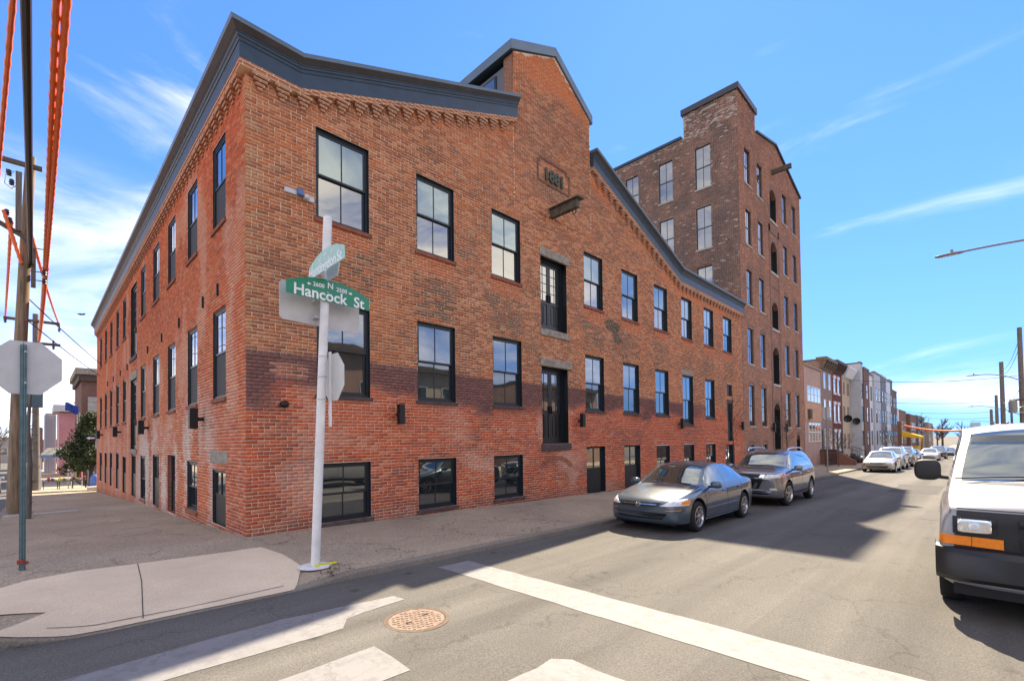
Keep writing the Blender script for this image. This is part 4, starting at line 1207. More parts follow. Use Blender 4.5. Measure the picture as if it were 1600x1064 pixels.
for wl, op, s0, s1, z0, tp, cf, mp_, fl, sd in ((tf, opT, TX0 - .004, TX1, -.95, topT, colT, MA, False, 31), (tl, opL, 0, 10.8, 9.3, lambda y: 23.05 if y < 3.4 else 21.5, colTL, ML, True, 32)):
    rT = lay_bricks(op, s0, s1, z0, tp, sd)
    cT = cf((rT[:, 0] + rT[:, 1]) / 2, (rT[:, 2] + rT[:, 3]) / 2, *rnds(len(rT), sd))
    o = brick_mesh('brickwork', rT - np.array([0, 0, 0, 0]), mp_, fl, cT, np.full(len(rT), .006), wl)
    o['kind'] = 'stuff'
    me = o.data; co = np.zeros(len(me.vertices) * 3); me.vertices.foreach_get('co', co); co = co.reshape(-1, 3) - np.array(wloc(tower)); me.vertices.foreach_set('co', co.reshape(-1)); me.update()
def small_window(o, mp_, parent, jm, glass, sill, arch=True, frame=M_FRAME):
    s0, s1, z0, z1 = o[:4]; w = part_empty('window', parent); reveal(o, mp_, w, jm, .16)
    b = MB(); f0, f1 = -.08, -.13; e = .006; fw = .055; zm = (z0 + z1) / 2; m_ = (s0 + s1) / 2
    bx(b, mp_, s0 + e, s0 + fw, z0 + e, z1 - e, f0, f1); bx(b, mp_, s1 - fw, s1 - e, z0 + e, z1 - e, f0, f1)
    bx(b, mp_, s0 + fw, s1 - fw, z1 - fw, z1 - e, f0, f1); bx(b, mp_, s0 + fw, s1 - fw, z0 + e, z0 + fw, f0, f1)
    bx(b, mp_, s0 + fw, s1 - fw, zm - .03, zm + .03, f0, f1)
    bx(b, mp_, m_ - .014, m_ + .014, zm + .03, z1 - fw, f0 - .005, f1); bx(b, mp_, m_ - .014, m_ + .014, z0 + fw, zm - .03, f0 - .005, f1)
    b.build('frame', frame, w)
    for x0, x1 in ((s0 + fw, m_ - .014), (m_ + .014, s1 - fw)):
        for q0, q1 in ((z0 + fw, zm - .03), (zm + .03, z1 - fw)):
            g = MB(); bx(g, mp_, x0 + .001, x1 - .001, q0 + .001, q1 - .001, -.10, -.108); g.build('pane', glass, w)
    bb = MB(); bx(bb, mp_, s0 - .06, s1 + .06, z0 - .10, z0 - .004, .05, -.1); bb.build('sill', sill, w)
    if arch:   # segmental brick arch proud of the wall
        b = MB(); n = 6
        for k in range(n):
            q = []
            for t, up in ((k / n, 0), ((k + 1) / n, 0), ((k + 1) / n, 1), (k / n, 1)):
                s = s0 - .08 + (s1 - s0 + .16) * t; q.append((s, z1 + .004 + .12 * (1 - (2 * t - 1) ** 2) + .14 * up))
            pp = [mp_(s, z, .018) for s, z in q] + [mp_(s, z, -.01) for s, z in q]
            b.add(pp, [(0, 1, 2, 3), (3, 2, 6, 7), (0, 4, 5, 1), (0, 3, 7, 4), (1, 5, 6, 2)])
        b.build('arch', jm, w)
    return w
for o in opT:
    if o[4] in ('sash', 'base'): small_window(o, MA, tower, M_JT, M_GLASS, M_CREAM)
    else:
        w = part_empty('loading_bay', tower); reveal(o, MA, w, M_DOOR, .32)
        b = MB(); s0, s1, z0, z1 = o[:4]
        bx(b, MA, s0 + .006, s1 - .006, z0 + .006, z1 - .006, -.29, -.32); b.build('door', M_DOOR, w)
        if z1 - z0 > 2.2 or z0 < 10:
            b = MB(); n = 8
            for k in range(n):
                q = []
                for t, up in ((k / n, 0), ((k + 1) / n, 0), ((k + 1) / n, 1), (k / n, 1)):
                    q.append((s0 + (s1 - s0) * t, (z1 - .42 * (abs(2 * t - 1)) ** 2.2) if not up else z1 + .25))
                b.add([MA(s, z, .016) for s, z in q] + [MA(s, z, -.3) for s, z in q], [(0, 1, 2, 3), (3, 2, 6, 7), (0, 4, 5, 1), (0, 3, 7, 4), (1, 5, 6, 2)])
            b.build('arch', M_JT, w)
        b = MB(); bx(b, MA, s0 - .1, s1 + .1, z0 - .16, z0 - .004, .06, -.3); b.build('sill', M_CREAM, w)
for o in opL: small_window(o, ML, tower, M_JT, M_GLASS, M_CREAM)
# parapet block with dark metal cap, eaves, tall panel round the middle bays
b = MB(); b.hexa([(TX0 - .12, -.12, 23.055), (30.62, -.12, 23.055), (30.62, 3.52, 23.055), (TX0 - .12, 3.52, 23.055), (TX0 - .12, -.12, 23.42), (30.62, -.12, 23.42), (30.62, 3.52, 23.42), (TX0 - .12, 3.52, 23.42)])
b.build('parapet_cap', mat('dark_cap', (.045, .045, .05), .5), tower)
MB().box(30.2, 30.5, .02, 3.4, 21.3, 23.05).build('parapet_return', M_JT, tower)
MB().box(TX0 + .02, 30.2, 3.1, 3.4, 21.5, 23.05).build('parapet_return', M_JT, tower)
b = MB()
for (xa, za), (xb, zb) in (((30.51, 21.86), (34.8, 22.86)), ((34.8, 22.86), (TX1 + .1, 21.32))):
    b.hexa([(xa, -.14, za), (xb, -.14, zb), (xb, .4, zb), (xa, .4, za), (xa, -.14, za + .12), (xb, -.14, zb + .12), (xb, .4, zb + .12), (xa, .4, za + .12)])
b.build('gable_coping', M_CORN, tower)
MB().box(TX0 - .12, TX0 + .4, 3.53, 14, 21.56, 21.72).build('eaves_coping', M_CORN, tower)
b = MB(); b.add([(TX0, .1, 21.5), (TX1, .1, 21.3), (TX1, 14, 21.3), (TX0, 14, 21.5)], [(0, 1, 2, 3)])
b.add([(TX0, .4, 21.5), (34.8, .4, 22.8), (34.8, 14, 22.8), (TX0, 14, 21.5)], [(0, 1, 2, 3)]); b.add([(34.8, .4, 22.8), (TX1, .4, 21.3), (TX1, 14, 21.3), (34.8, 14, 22.8)], [(0, 1, 2, 3)])
b.build('roof', M_ROOF, tower)
b = MB(); b.box(TX0 + .3, TX1, 13.7, 14, -2, 21.4); b.box(TX1 - .25, TX1, .05, 13.7, -2, 21.25); b.box(TX0 + .02, TX0 + .25, .05, 13.7, -2, 8.6); b.build('rear_wall', M_TOW, tower)
b = MB()
for s0, s1, z0, z1 in ((32.9, 33.15, -1, 16.6), (34.95, 35.2, -1, 16.6), (32.9, 35.2, 16.1, 16.6), (33.2, 34.9, 12.25, 12.4)):
    bx(b, MA, s0, s1, z0, z1, .03, -.02)
b.build('bay_surround', M_JT, tower)
hb = part_empty('hoist_beam', tower)
MB().box(33.80, 34.02, -1.25, -.002, 20.38, 20.70).build('beam', M_WOODOLD, hb, bevel=.02)
t = thing('wall_lamp', 'black box wall lamp on the tower left of its tall dark entrance', 'wall lamp', (32.6, 0, 2.4), 'black box lamps on the mill walls')
MB().box(32.5, 32.7, -.26, -.1, 2.1, 2.7).build('lamp_housing', M_BLACK, t); MB().box(32.56, 32.64, -.1, 0, 2.3, 2.4).build('bracket', M_BLACK, t)
t = thing('wall_lamp', 'black box wall lamp on the tower right of its tall dark entrance', 'wall lamp', (35.6, 0, 2.4), 'black box lamps on the mill walls')
MB().box(35.5, 35.7, -.26, -.1, 2.1, 2.7).build('lamp_housing', M_BLACK, t); MB().box(35.56, 35.64, -.1, 0, 2.3, 2.4).build('bracket', M_BLACK, t)

# ------------------------------------------------------------------ row houses further up the street
def flatwin(parent, s0, s1, z0, z1, mp_, frame, glass, trim=None, bars=1, proud=.03):
    w = part_empty('window', parent); b = MB(); fw = .07
    bx(b, mp_, s0, s0 + fw, z0, z1, proud, -.05); bx(b, mp_, s1 - fw, s1, z0, z1, proud, -.05)
    bx(b, mp_, s0 + fw, s1 - fw, z1 - fw, z1, proud, -.05); bx(b, mp_, s0 + fw, s1 - fw, z0, z0 + fw, proud, -.05)
    bx(b, mp_, s0 + fw, s1 - fw, (z0 + z1) / 2 - .04, (z0 + z1) / 2 + .04, proud, -.05)
    for k in range(1, bars):
        s = s0 + (s1 - s0) * k / bars; bx(b, mp_, s - .035, s + .035, z0 + fw, z1 - fw, proud + .004, -.05)
    b.build('frame', frame, w)
    g = MB(); bx(g, mp_, s0 + fw, s1 - fw, z0 + fw, z1 - fw, proud - .02, -.05); g.build('pane', glass, w)
    if trim:
        b = MB(); bx(b, mp_, s0 - .12, s1 + .12, z1 + .004, z1 + .32, proud + .05, -.03); bx(b, mp_, s0 - .12, s1 + .12, z0 - .2, z0 - .004, proud + .07, -.03)
        b.build('trim', trim, w)
    return w
def house(name, label, x0, x1, zt, m, y=0.0, depth=11, cat='house', group='row houses up the street'):
    g0 = gz((x0 + x1) / 2, -1)
    t = thing(name, label, cat, (x0, y, g0), group)
    MB().box(x0 + .01, x1 - .01, y, y + depth, g0 - 1, zt).build('wall', m, t)
    MB().box(x0 + .03, x1 - .03, y + .3, y + depth - .1, zt + .003, zt + .15).build('roof', M_ROOF, t)
    return t
MY = lambda y0: (lambda s, z, d: (s, y0 - d, z))
M_WFR = mat('white_window_frame', (.62, .62, .60), .6, noise=.1)
M_GL2 = glass_mat('house_glass', refl=.18, wav=0)
# 1 salmon two-storey
h = house('salmon_house', 'two storey salmon and orange fronted house next to the tower', 41.5, 47.3, 7.62, brick_tex('salmon_brick', (.50, .30, .24), (.45, .27, .215), (.46, .33, .28), dirt=.25))
MB().box(41.55, 47.25, -.05, -.002, 3.05, 4.62).build('stucco_band', mat('orange_stucco', (.52, .28, .175), .9, noise=.2, nscale=2), h)
flatwin(h, 42.3, 47.0, 4.66, 6.0, MY(0), M_WFR, M_GL2, bars=4, proud=.06); flatwin(h, 42.6, 46.8, 1.25, 2.92, MY(0), M_WFR, M_GL2, bars=4, proud=.06)
MB().box(42.3, 43.0, -.25, -.004, 3.2, 4.0).build('vent_box', M_WOODOLD, h); MB().box(41.5, 47.3, -.12, -.004, 7.62, 7.75).build('coping', M_STONE, h)
# 2 brown brick with bracketed cornice
def bracket_cornice(h, x0, x1, zt, m, n, d=.55):
    c = part_empty('cornice', h)
    MB().box(x0, x1, -d, .3, zt, zt + .28).build('cornice_board', m, c); MB().box(x0, x1, -.12, -.002, zt - .75, zt - .003).build('frieze', m, c)
    for k in range(n):
        x = x0 + .15 + (x1 - x0 - .3) * k / (n - 1)
        MB().prism([(-.12, zt - .7), (-.12, zt - .005), (-d + .05, zt - .005), (-d + .1, zt - .25), (-.2, zt - .65)], lambda p, q, t_, x=x: (x + t_, p, q), -.09, .09).build('bracket', m, c)
M_BRC = mat('brown_cornice', (.16, .115, .08), .8, noise=.3); M_BRC2 = mat('dark_brown_cornice', (.085, .055, .042), .8, noise=.3)
h = house('brown_row_house', 'three storey brown brick row house with bracketed tan cornice', 47.3, 52.0, 8.65, brick_tex('brown_row_brick', (.30, .19, .155), (.235, .15, .125), (.30, .24, .2), dirt=.3))
bracket_cornice(h, 47.2, 52.05, 8.66, M_BRC, 6)
for z0, z1 in ((6.15, 7.65), (3.3, 5.15), (.45, 2.4)):
    for s0, s1 in ((48.45, 49.25), (50.55, 51.4)): flatwin(h, s0, s1, z0, z1, MY(0), M_WFR, M_GL2)
MB().box(47.5, 48.2, -.05, -.002, -.8, 2.3).build('door', M_DOOR, h)
MB().box(47.32, 47.36, .02, 10, 7.7, 8.6).build('side_cladding', mat('tan_cladding', (.26, .19, .12), .9, noise=.3), h)
# 3 dark red with white stone trim
h = house('red_row_house', 'three storey dark red row house with white window heads', 52.0, 57.0, 8.90, brick_tex('red_row_brick', (.20, .05, .038), (.15, .04, .034), (.16, .06, .05), dirt=.2))
bracket_cornice(h, 52.06, 57.0, 8.91, M_BRC2, 6)
for z0, z1 in ((6.05, 7.45), (3.2, 4.85), (.4, 2.1)):
    for s0, s1 in ((52.75, 53.6), (54.6, 55.4)): flatwin(h, s0, s1, z0, z1, MY(0), M_WFR, M_GL2, trim=M_WFR)
MB().box(55.8, 56.7, -.06, -.002, -.9, 2.0).build('door', M_BRC2, h)
# 4 cream
h = house('cream_row_house', 'three storey cream row house with brown windows and pale flared cornice', 57.0, 61.45, 7.82, brick_tex('cream_row_brick', (.56, .44, .31), (.52, .40, .28), (.40, .31, .22), dirt=.15))
MB().prism([(-.02, 7.83), (-.02, 9.0), (-.75, 9.0), (-.75, 8.85), (-.3, 7.95)], lambda p, q, t_: (t_, p, q), 57.02, 61.4).build('cornice', M_WFR, h)
M_BRF = mat('brown_window_frame', (.22, .12, .06), .7)
for z0, z1 in ((6.15, 7.45), (3.25, 4.9), (.35, 1.95)):
    for s0, s1 in ((57.5, 58.3), (59.6, 60.6)): flatwin(h, s0, s1, z0, z1, MY(0), M_BRF, M_GL2)
# 5.. modern blocks
M_MG = mat('pale_grey_panel', (.40, .41, .43), .7, noise=.08, nscale=1); M_MB = brick_tex('modern_brown_brick', (.20, .105, .08), (.165, .09, .07), (.2, .14, .11), dirt=.2)
M_MD = mat('dark_grey_panel', (.12, .13, .14), .7); M_MW = mat('white_panel', (.56, .58, .60), .7, noise=.06); M_MK = mat('near_black_panel', (.025, .026, .03), .6)
mod = [('grey_modern_house', 'pale grey panelled modern house with a satellite dish on its blank side', 61.5, 62.9, 9.75, M_MG, -.98),
       ('brown_modern_house', 'narrow brown brick modern house front after the grey panelled one', 62.9, 66.6, 9.3, M_MB, -1.1),
       ('white_modern_house', 'white fronted modern house with stacked small windows', 66.6, 69.0, 8.9, M_MW, -1.1),
       ('grey_slab_house', 'grey panelled modern house with a plain pale side', 69.0, 74.2, 9.35, M_MG, -1.3),
       ('dark_grey_house', 'dark grey modern house between pale panelled fronts', 74.2, 79.0, 9.4, M_MD, -1.35),
       ('white_bay_house', 'white modern house with black strip down its front', 79.0, 84.0, 9.3, M_MW, -1.3),
       ('black_strip_house', 'narrow near black modern house front up the street', 84.0, 87.5, 9.6, M_MK, -1.2),
       ('brown_end_house', 'brown brick end house before the white walled building', 87.5, 95.0, 8.5, M_MB, -1.0)]
for nm, lb, x0, x1, zt, m, y in mod:
    h = house(nm, lb, x0, x1, zt, m, y, 12)
    n = max(1, int((x1 - x0) / 2.3))
    for k in range(n):
        for zz in (1.2, 3.9, 6.5):
            c = x0 + (x1 - x0) * (k + .5) / n
            flatwin(h, c - .45, c + .45, zz - .6, zz + 1.1, MY(y), M_MK, M_GL2)
    MB().box(x0, x1, y - .05, y + .25, zt + .004, zt + .22).build('parapet', M_MD if m is not M_MD else M_MG, h)
h = house('white_walled_building', 'big white walled building with yellow awning far up the street', 99.0, 122, 6.9, M_MW, 1.2, 14)
MB().box(97.6, 98.98, -1.2, 8, -2, 4.0).build('side_wing', M_MB, h)
for k in range(3): flatwin(h, 102 + k * 6, 105 + k * 6, 2, 4.2, MY(1.2), M_MD, M_GL2, bars=3)
M_YEL = mat('yellow_awning', (.65, .36, .02), .7)
t = thing('yellow_awning', 'bright yellow shop awning with striped skirt far up the street', 'awning', (122, -1, gz(122, 0)), None)
MB().prism([(1.1, 2.6), (1.1, 1.4), (-2.2, 1.0), (-2.2, 1.4)], lambda p, q, t_: (t_, p, q), 121.5, 128).build('canopy', M_YEL, t)
b = MB(); b.box(121.6, 121.75, -2.1, -2.0, -2.1, 1.0); b.box(127.7, 127.85, -2.1, -2.0, -2.1, 1.0); b.build('post', M_YEL, t)
MB().box(121.9, 127.5, -1.6, 1.0, -2.2, -.6).build('shop_front', M_YEL, t)
far = [('corner_shop', 'brown brick corner shop block behind the yellow awning', 122.2, 136, 7.0, brick_tex('shop_brick', (.26, .13, .09), (.2, .1, .08), (.2, .15, .12), dirt=.3), 1.2),
       ('flat_roof_house', 'flat roofed brown house beyond the corner shop', 136, 150, 6.4, M_MB, .5), ('grey_block', 'grey block of flats far along the street', 152, 172, 6.5, M_MD, .2),
       ('far_house', 'small tan house at the far end of the street', 175, 195, 5.0, brick_tex('tan_far_brick', (.33, .25, .18), (.28, .21, .16), (.3, .25, .2), dirt=.2), -.5)]
for nm, lb, x0, x1, zt, m, y in far:
    h = house(nm, lb, x0, x1, zt, m, y, 14)
    for k in range(4):
        c = x0 + (x1 - x0) * (k + .5) / 4
        for zz in (.5, 3.4): flatwin(h, c - .8, c + .8, zz - .7, zz + 1.2, MY(y), M_WFR, M_GL2)
t = thing('glass_tower', 'pale blue office tower on the skyline at the end of the street', 'building', (420, -10, -6))
MB().box(420, 434, -12.4, -7.6, -8, 9.0).build('shaft', mat('pale_blue_glass', (.35, .5, .6), .3), t)
for k in range(8): MB().box(419.9, 420, -12.3, -7.7, k * 1.5 - 3, k * 1.5 - 2.7).build('floor_band', M_MG, t)
# houses on the other side of the street (right, past the van)
opp = [('opposite_house', 'low brown brick house roofline seen over the van roof', 66, 80, 4.3, brick_tex('opp_brick', (.24, .13, .1), (.2, .11, .085), (.2, .15, .12), dirt=.3)),
       ('opposite_row_house', 'brown row house beyond the tall wooden street poles', 82, 110, 4.2, M_MB), ('opposite_far_house', 'farthest brown house on the right side of the street', 112, 150, 4.0, brick_tex('opp_brick2', (.28, .17, .13), (.24, .14, .1), (.2, .15, .12), dirt=.3))]
for nm, lb, x0, x1, zt, m in opp:
    g0 = gz(x0, 0); t = thing(nm, lb, 'house', (x0, -17.5, g0), 'houses on the far pavement')
    MB().box(x0, x1, -28, -17.5, g0 - 1, zt).build('wall', m, t); MB().box(x0 - .1, x1 + .1, -28, -17.3, zt + .003, zt + .25).build('cornice', M_BRC2, t)
    MB().box(x0 + 2, x0 + 2.8, -20, -19.2, zt + .25, zt + 1.3).build('chimney', m, t)
    for k in range(5):
        c = x0 + (x1 - x0) * (k + .5) / 5
        flatwin(t, c - .5, c + .5, 1.2, 2.8, lambda s, z, d: (s, -17.5 + d, z), M_WFR, M_GL2)
# houses facing the mill, whose fronts show in its window glass
for k, (x0, x1, zt, c, nm, lb) in enumerate(((3, 9, 7.0, (.62, .55, .43), 'cream_facing_house', 'cream rendered house facing the mill across the street, behind the camera'),
                                  (9, 15, 7.4, (.40, .24, .18), 'brick_facing_house', 'brown brick house facing the mill across the street, behind the van'),
                                  (15, 22, 6.6, (.52, .44, .35), 'tan_facing_house', 'tan house facing the mill across the street, behind the van'),
                                  (26, 38, 6.4, (.42, .26, .2), 'red_facing_house', 'red brick house facing the tower across the street'))):
    g0 = gz(x0, 0); t = thing(nm, lb, 'house', (x0, -17.5, g0), 'houses on the far pavement')
    m = mat('facing_wall_%d' % k, c, .9, noise=.2, nscale=1.5)
    MB().box(x0, x1, -27, -17.5, g0 - 1, zt).build('wall', m, t); MB().box(x0 - .05, x1 - .05, -27, -17.1, zt + .003, zt + .35).build('cornice', M_BRC2, t)
    for q in range(3):
        cx = x0 + (x1 - x0) * (q + .5) / 3
        for z0 in (.6, 3.8): flatwin(t, cx - .5, cx + .5, z0, z0 + 1.8, lambda s, z, d: (s, -17.5 + d, z), M_WFR, M_GL2)
# ------------------------------------------------------------------ vehicles
def paint(name, col, rough=.28, metal=.35):
    m = mat(name, col, rough, metal, coat=.8)
    return m
M_TYRE = mat('tyre_rubber', (.012, .012, .012), .85, bump=.2, bscale=90)
M_RIM = mat('alloy_rim', (.50, .50, .51), .28, .9)
M_RIM_D = mat('wheel_well', (.010, .010, .011), .8)
M_CHROME = mat('chrome', (.62, .63, .65), .12, 1.0)
M_CARGL = glass_mat('car_glass', col=(.030, .040, .038), refl=.06, wav=0, tint=(.85, 1, 1))
M_LENS = mat('headlamp_lens', (.66, .68, .70), .16, .05, coat=1.0, noise=.28, nscale=9, stretch=(1, 3, 1))
M_LENSW = mat('headlamp_bowl', (.75, .76, .78), .08, .8)
M_AMBER = mat('amber_lens', (.80, .20, .010), .22, coat=.6, noise=.12, nscale=30)
M_REDL = mat('red_lens', (.30, .012, .012), .22, coat=.6)
M_TRIM = mat('black_plastic', (.014, .014, .015), .55, bump=.1, bscale=120)
M_SEAM = mat('panel_gap', (.006, .006, .006), .9)
M_GRILLE = mat('grille_black', (.010, .010, .011), .5)

def curve(pts):
    """monotone cubic through control points"""
    X = np.array([p[0] for p in pts], float); Y = np.array([p[1] for p in pts], float)
    h = np.diff(X); dl = np.diff(Y) / h; m = np.zeros(len(X)); m[0] = dl[0]; m[-1] = dl[-1]
    for i in range(1, len(X) - 1):
        m[i] = 0 if dl[i - 1] * dl[i] <= 0 else 3 * (h[i - 1] + h[i]) / ((2 * h[i] + h[i - 1]) / dl[i - 1] + (h[i] + 2 * h[i - 1]) / dl[i])
    def f(x):
        x = min(max(x, X[0]), X[-1]); i = int(min(max(np.searchsorted(X, x) - 1, 0), len(X) - 2))
        t = (x - X[i]) / h[i]
        return float((2 * t ** 3 - 3 * t ** 2 + 1) * Y[i] + (t ** 3 - 2 * t ** 2 + t) * h[i] * m[i] + (-2 * t ** 3 + 3 * t ** 2) * Y[i + 1] + (t ** 3 - t ** 2) * h[i] * m[i + 1])
    return f

def car_body(P):
    """lofted shell; returns list of (part name, mesh) and a BVH of the closed shell. Front at x=0, axle line y=0"""
    zt, zb, hw, zl, hr = [curve(P[k]) for k in ('zt', 'zb', 'hw', 'zl', 'hr')]
    L = P['L']; key = sorted(set(P['ws'] + P['rw'] + [v for s in P['side'] for v in s]))
    xs = sorted(set([0, .012, .03, .06, .10, .15, .22, .30] + list(np.round(np.arange(.4, L - .35, .085), 4)) + [L - .30, L - .22, L - .15, L - .10, L - .06, L - .03, L - .012, L] + key))
    xs = [x for i, x in enumerate(xs) if x in key or all(abs(x - k) > .02 for k in key)]
    LOW = [(.0, 0), (.55, 0), (.90, .01), (.965, .06), (.985, .16), (1.0, .36), (1.0, .52), (.992, .70), (.975, .86), (.95, .96), (.925, 1.0)]
    N2 = [.07, .30, .55, .80, .93, 1.0]; N3 = [.90, .72, .48, .24, 0]
    rings = []; W = P['W'] / 2
    for x in xs:
        b_, l_, t_, w_, r_2 = zb(x), zl(x), zt(x), hw(x), hr(x)
        l_ = min(l_, t_ - .012)
        cr = min(P.get('crown', .055), (t_ - l_) * .45)
        ring = [(w_ * f, b_ + (l_ - b_) * g) for f, g in LOW]
        y0, z0 = ring[-1]; z1 = t_ - cr
        for f in N2:
            bulge = P.get('bulge', .02) * 4 * f * (1 - f) * min(1, (z1 - z0) / .3)
            ring.append((y0 + (r_2 - y0) * f + bulge, z0 + (z1 - z0) * f))
        for f in N3: ring.append((r_2 * f, t_ - cr * f ** 2.2))
        rings.append(ring)
    n = len(rings[0]); m = 2 * n - 2
    kf, kr = P.get('nose', .16), P.get('tail', .10)
    vs = []
    for x, ring in zip(xs, rings):
        full = ring + [(-y, z) for y, z in ring[-2:0:-1]]
        wf = max(0, 1 - x / (L * .36)) ** 1.3; wr = max(0, (x - L * .72) / (L * .28)) ** 1.3
        for y, z in full:
            vs.append((x + kf * (abs(y) / W) ** 2.6 * wf - kr * (abs(y) / W) ** 2.6 * wr, y, z))
    fs = []; mi = []
    nl = len(LOW)
    for i in range(len(xs) - 1):
        xa, xb = xs[i], xs[i + 1]; xm = (xa + xb) / 2
        for k in range(m):
            fs.append((i * m + k, i * m + (k + 1) % m, (i + 1) * m + (k + 1) % m, (i + 1) * m + k))
            kk = k if k < n - 1 else m - 1 - k
            q = 0
            if kk >= nl - 1 + 6 + 1:
                if P['ws'][0] < xm < P['ws'][1]: q = 1
                elif P['rw'][0] < xm < P['rw'][1]: q = 2
            elif nl <= kk <= nl + 3 and zt(xm) - zl(xm) > .10:
                for si, (a, c) in enumerate(P['side']):
                    if a < xm < c: q = 3 + si * 2 + (0 if k < n - 1 else 1)
            mi.append(q)
    fs.append(tuple(range(m))); mi.append(0); fs.append(tuple((len(xs) - 1) * m + k for k in range(m - 1, -1, -1))); mi.append(0)
    nm = 3 + 2 * len(P['side'])
    me = bpy.data.meshes.new('shell'); me.from_pydata(vs, [], fs)
    dummy = [bpy.data.materials.new('tmp') for _ in range(nm + 1)]
    for d in dummy: me.materials.append(d)
    me.polygons.foreach_set('material_index', mi)
    bm = bmesh.new(); bm.from_mesh(me); bmesh.ops.recalc_face_normals(bm, faces=bm.faces[:]); bm.to_mesh(me)
    bvh = BVHTree.FromBMesh(bm); bm.free()
    ob = bpy.data.objects.new('shell', me); COL.objects.link(ob)
    # wheel arches
    cut = MB()
    for wx in P['wheels']:
        for s in (-1, 1):
            c = MB().lathe([(.001, -.24), (P['R'] + .055, -.24), (P['R'] + .055, .24), (.001, .24)], (wx, s * (W - .12), P['R'] + .02), 'y', 28)
            cut.add(c.v, c.f)
    cme_ = bpy.data.meshes.new('cut'); cme_.from_pydata(cut.v, [], cut.f); cme_.materials.append(dummy[nm])
    bm = bmesh.new(); bm.from_mesh(cme_); bmesh.ops.remove_doubles(bm, verts=bm.verts[:], dist=1e-4); bmesh.ops.recalc_face_normals(bm, faces=bm.faces[:]); bm.to_mesh(cme_); bm.free()
    co = bpy.data.objects.new('cut', cme_); COL.objects.link(co)
    md = ob.modifiers.new('b', 'BOOLEAN'); md.operation = 'DIFFERENCE'; md.object = co; md.solver = 'EXACT'; md.material_mode = 'TRANSFER'
    dg = bpy.context.evaluated_depsgraph_get(); dg.update()
    res = bpy.data.meshes.new_from_object(ob.evaluated_get(dg))
    names = [mm.name if mm else '' for mm in res.materials]
    order = {d.name: i for i, d in enumerate(dummy)}
    slot = [order.get(nn, 0) for nn in names]
    bpy.data.objects.remove(ob); bpy.data.objects.remove(co)
    parts = {}
    V = [tuple(v.co) for v in res.vertices]
    for p in res.polygons: parts.setdefault(slot[p.material_index], []).append(tuple(p.vertices))
    out = {}
    for k, faces in parts.items():
        used = {}; vv = []; ff = []
        for f in faces:
            g = []
            for i in f:
                if i not in used: used[i] = len(vv); vv.append(V[i])
                g.append(used[i])
            ff.append(tuple(g))
        out[k] = (vv, ff)
    bpy.data.meshes.remove(res)
    for d in dummy: bpy.data.materials.remove(d)
    return out, bvh, nm

def drape(bvh, quad, axis, n=10, k=4, off=.006, thick=.012):
    """patch laid on the shell: quad = 4 corners (in the two free axes), cast along axis ('+x','-x','+y','-y')"""
    vs = []; ok = True
    ax = 0 if 'x' in axis else 1; sg = 1 if '+' in axis else -1
    dirv = Vector((0, 0, 0)); dirv[ax] = sg
    for j in range(k + 1):
        for i in range(n + 1):
            u, v = i / n, j / k
            p = [(1 - u) * (1 - v) * quad[0][c] + u * (1 - v) * quad[1][c] + u * v * quad[2][c] + (1 - u) * v * quad[3][c] for c in (0, 1)]
            o = Vector((-1.0 * sg * 20, p[0], p[1])) if ax == 0 else Vector((p[0], -sg * 20, p[1]))
            hit = bvh.ray_cast(o, dirv, 40)
            if hit[0] is None: vs.append(None)
            else:
                q = hit[0] + hit[1] * 0; q[ax] -= sg * off; vs.append(tuple(q))
    if any(v is None for v in vs):
        good = [v for v in vs if v is not None]
        if not good: return None
        for i, v in enumerate(vs):
            if v is None:
                j = min((x for x in range(len(vs)) if vs[x] is not None), key=lambda x: abs(x - i)); vs[i] = vs[j]
    b = MB(); N = len(vs); back = []
    for v in vs:
        w = list(v); w[ax] += sg * thick; back.append(tuple(w))
    fs = []
    for j in range(k):
        for i in range(n):
            a = j * (n + 1) + i; fs.append((a, a + 1, a + n + 2, a + n + 1))
    rim = [i for i in range(n + 1)] + [(j + 1) * (n + 1) - 1 for j in range(1, k + 1)] + [k * (n + 1) + i for i in range(n - 1, -1, -1)] + [j * (n + 1) for j in range(k - 1, 0, -1)]
    for a, c in zip(rim, rim[1:] + rim[:1]): fs.append((a, c, c + N, a + N))
    b.add(vs + back, fs)
    return b

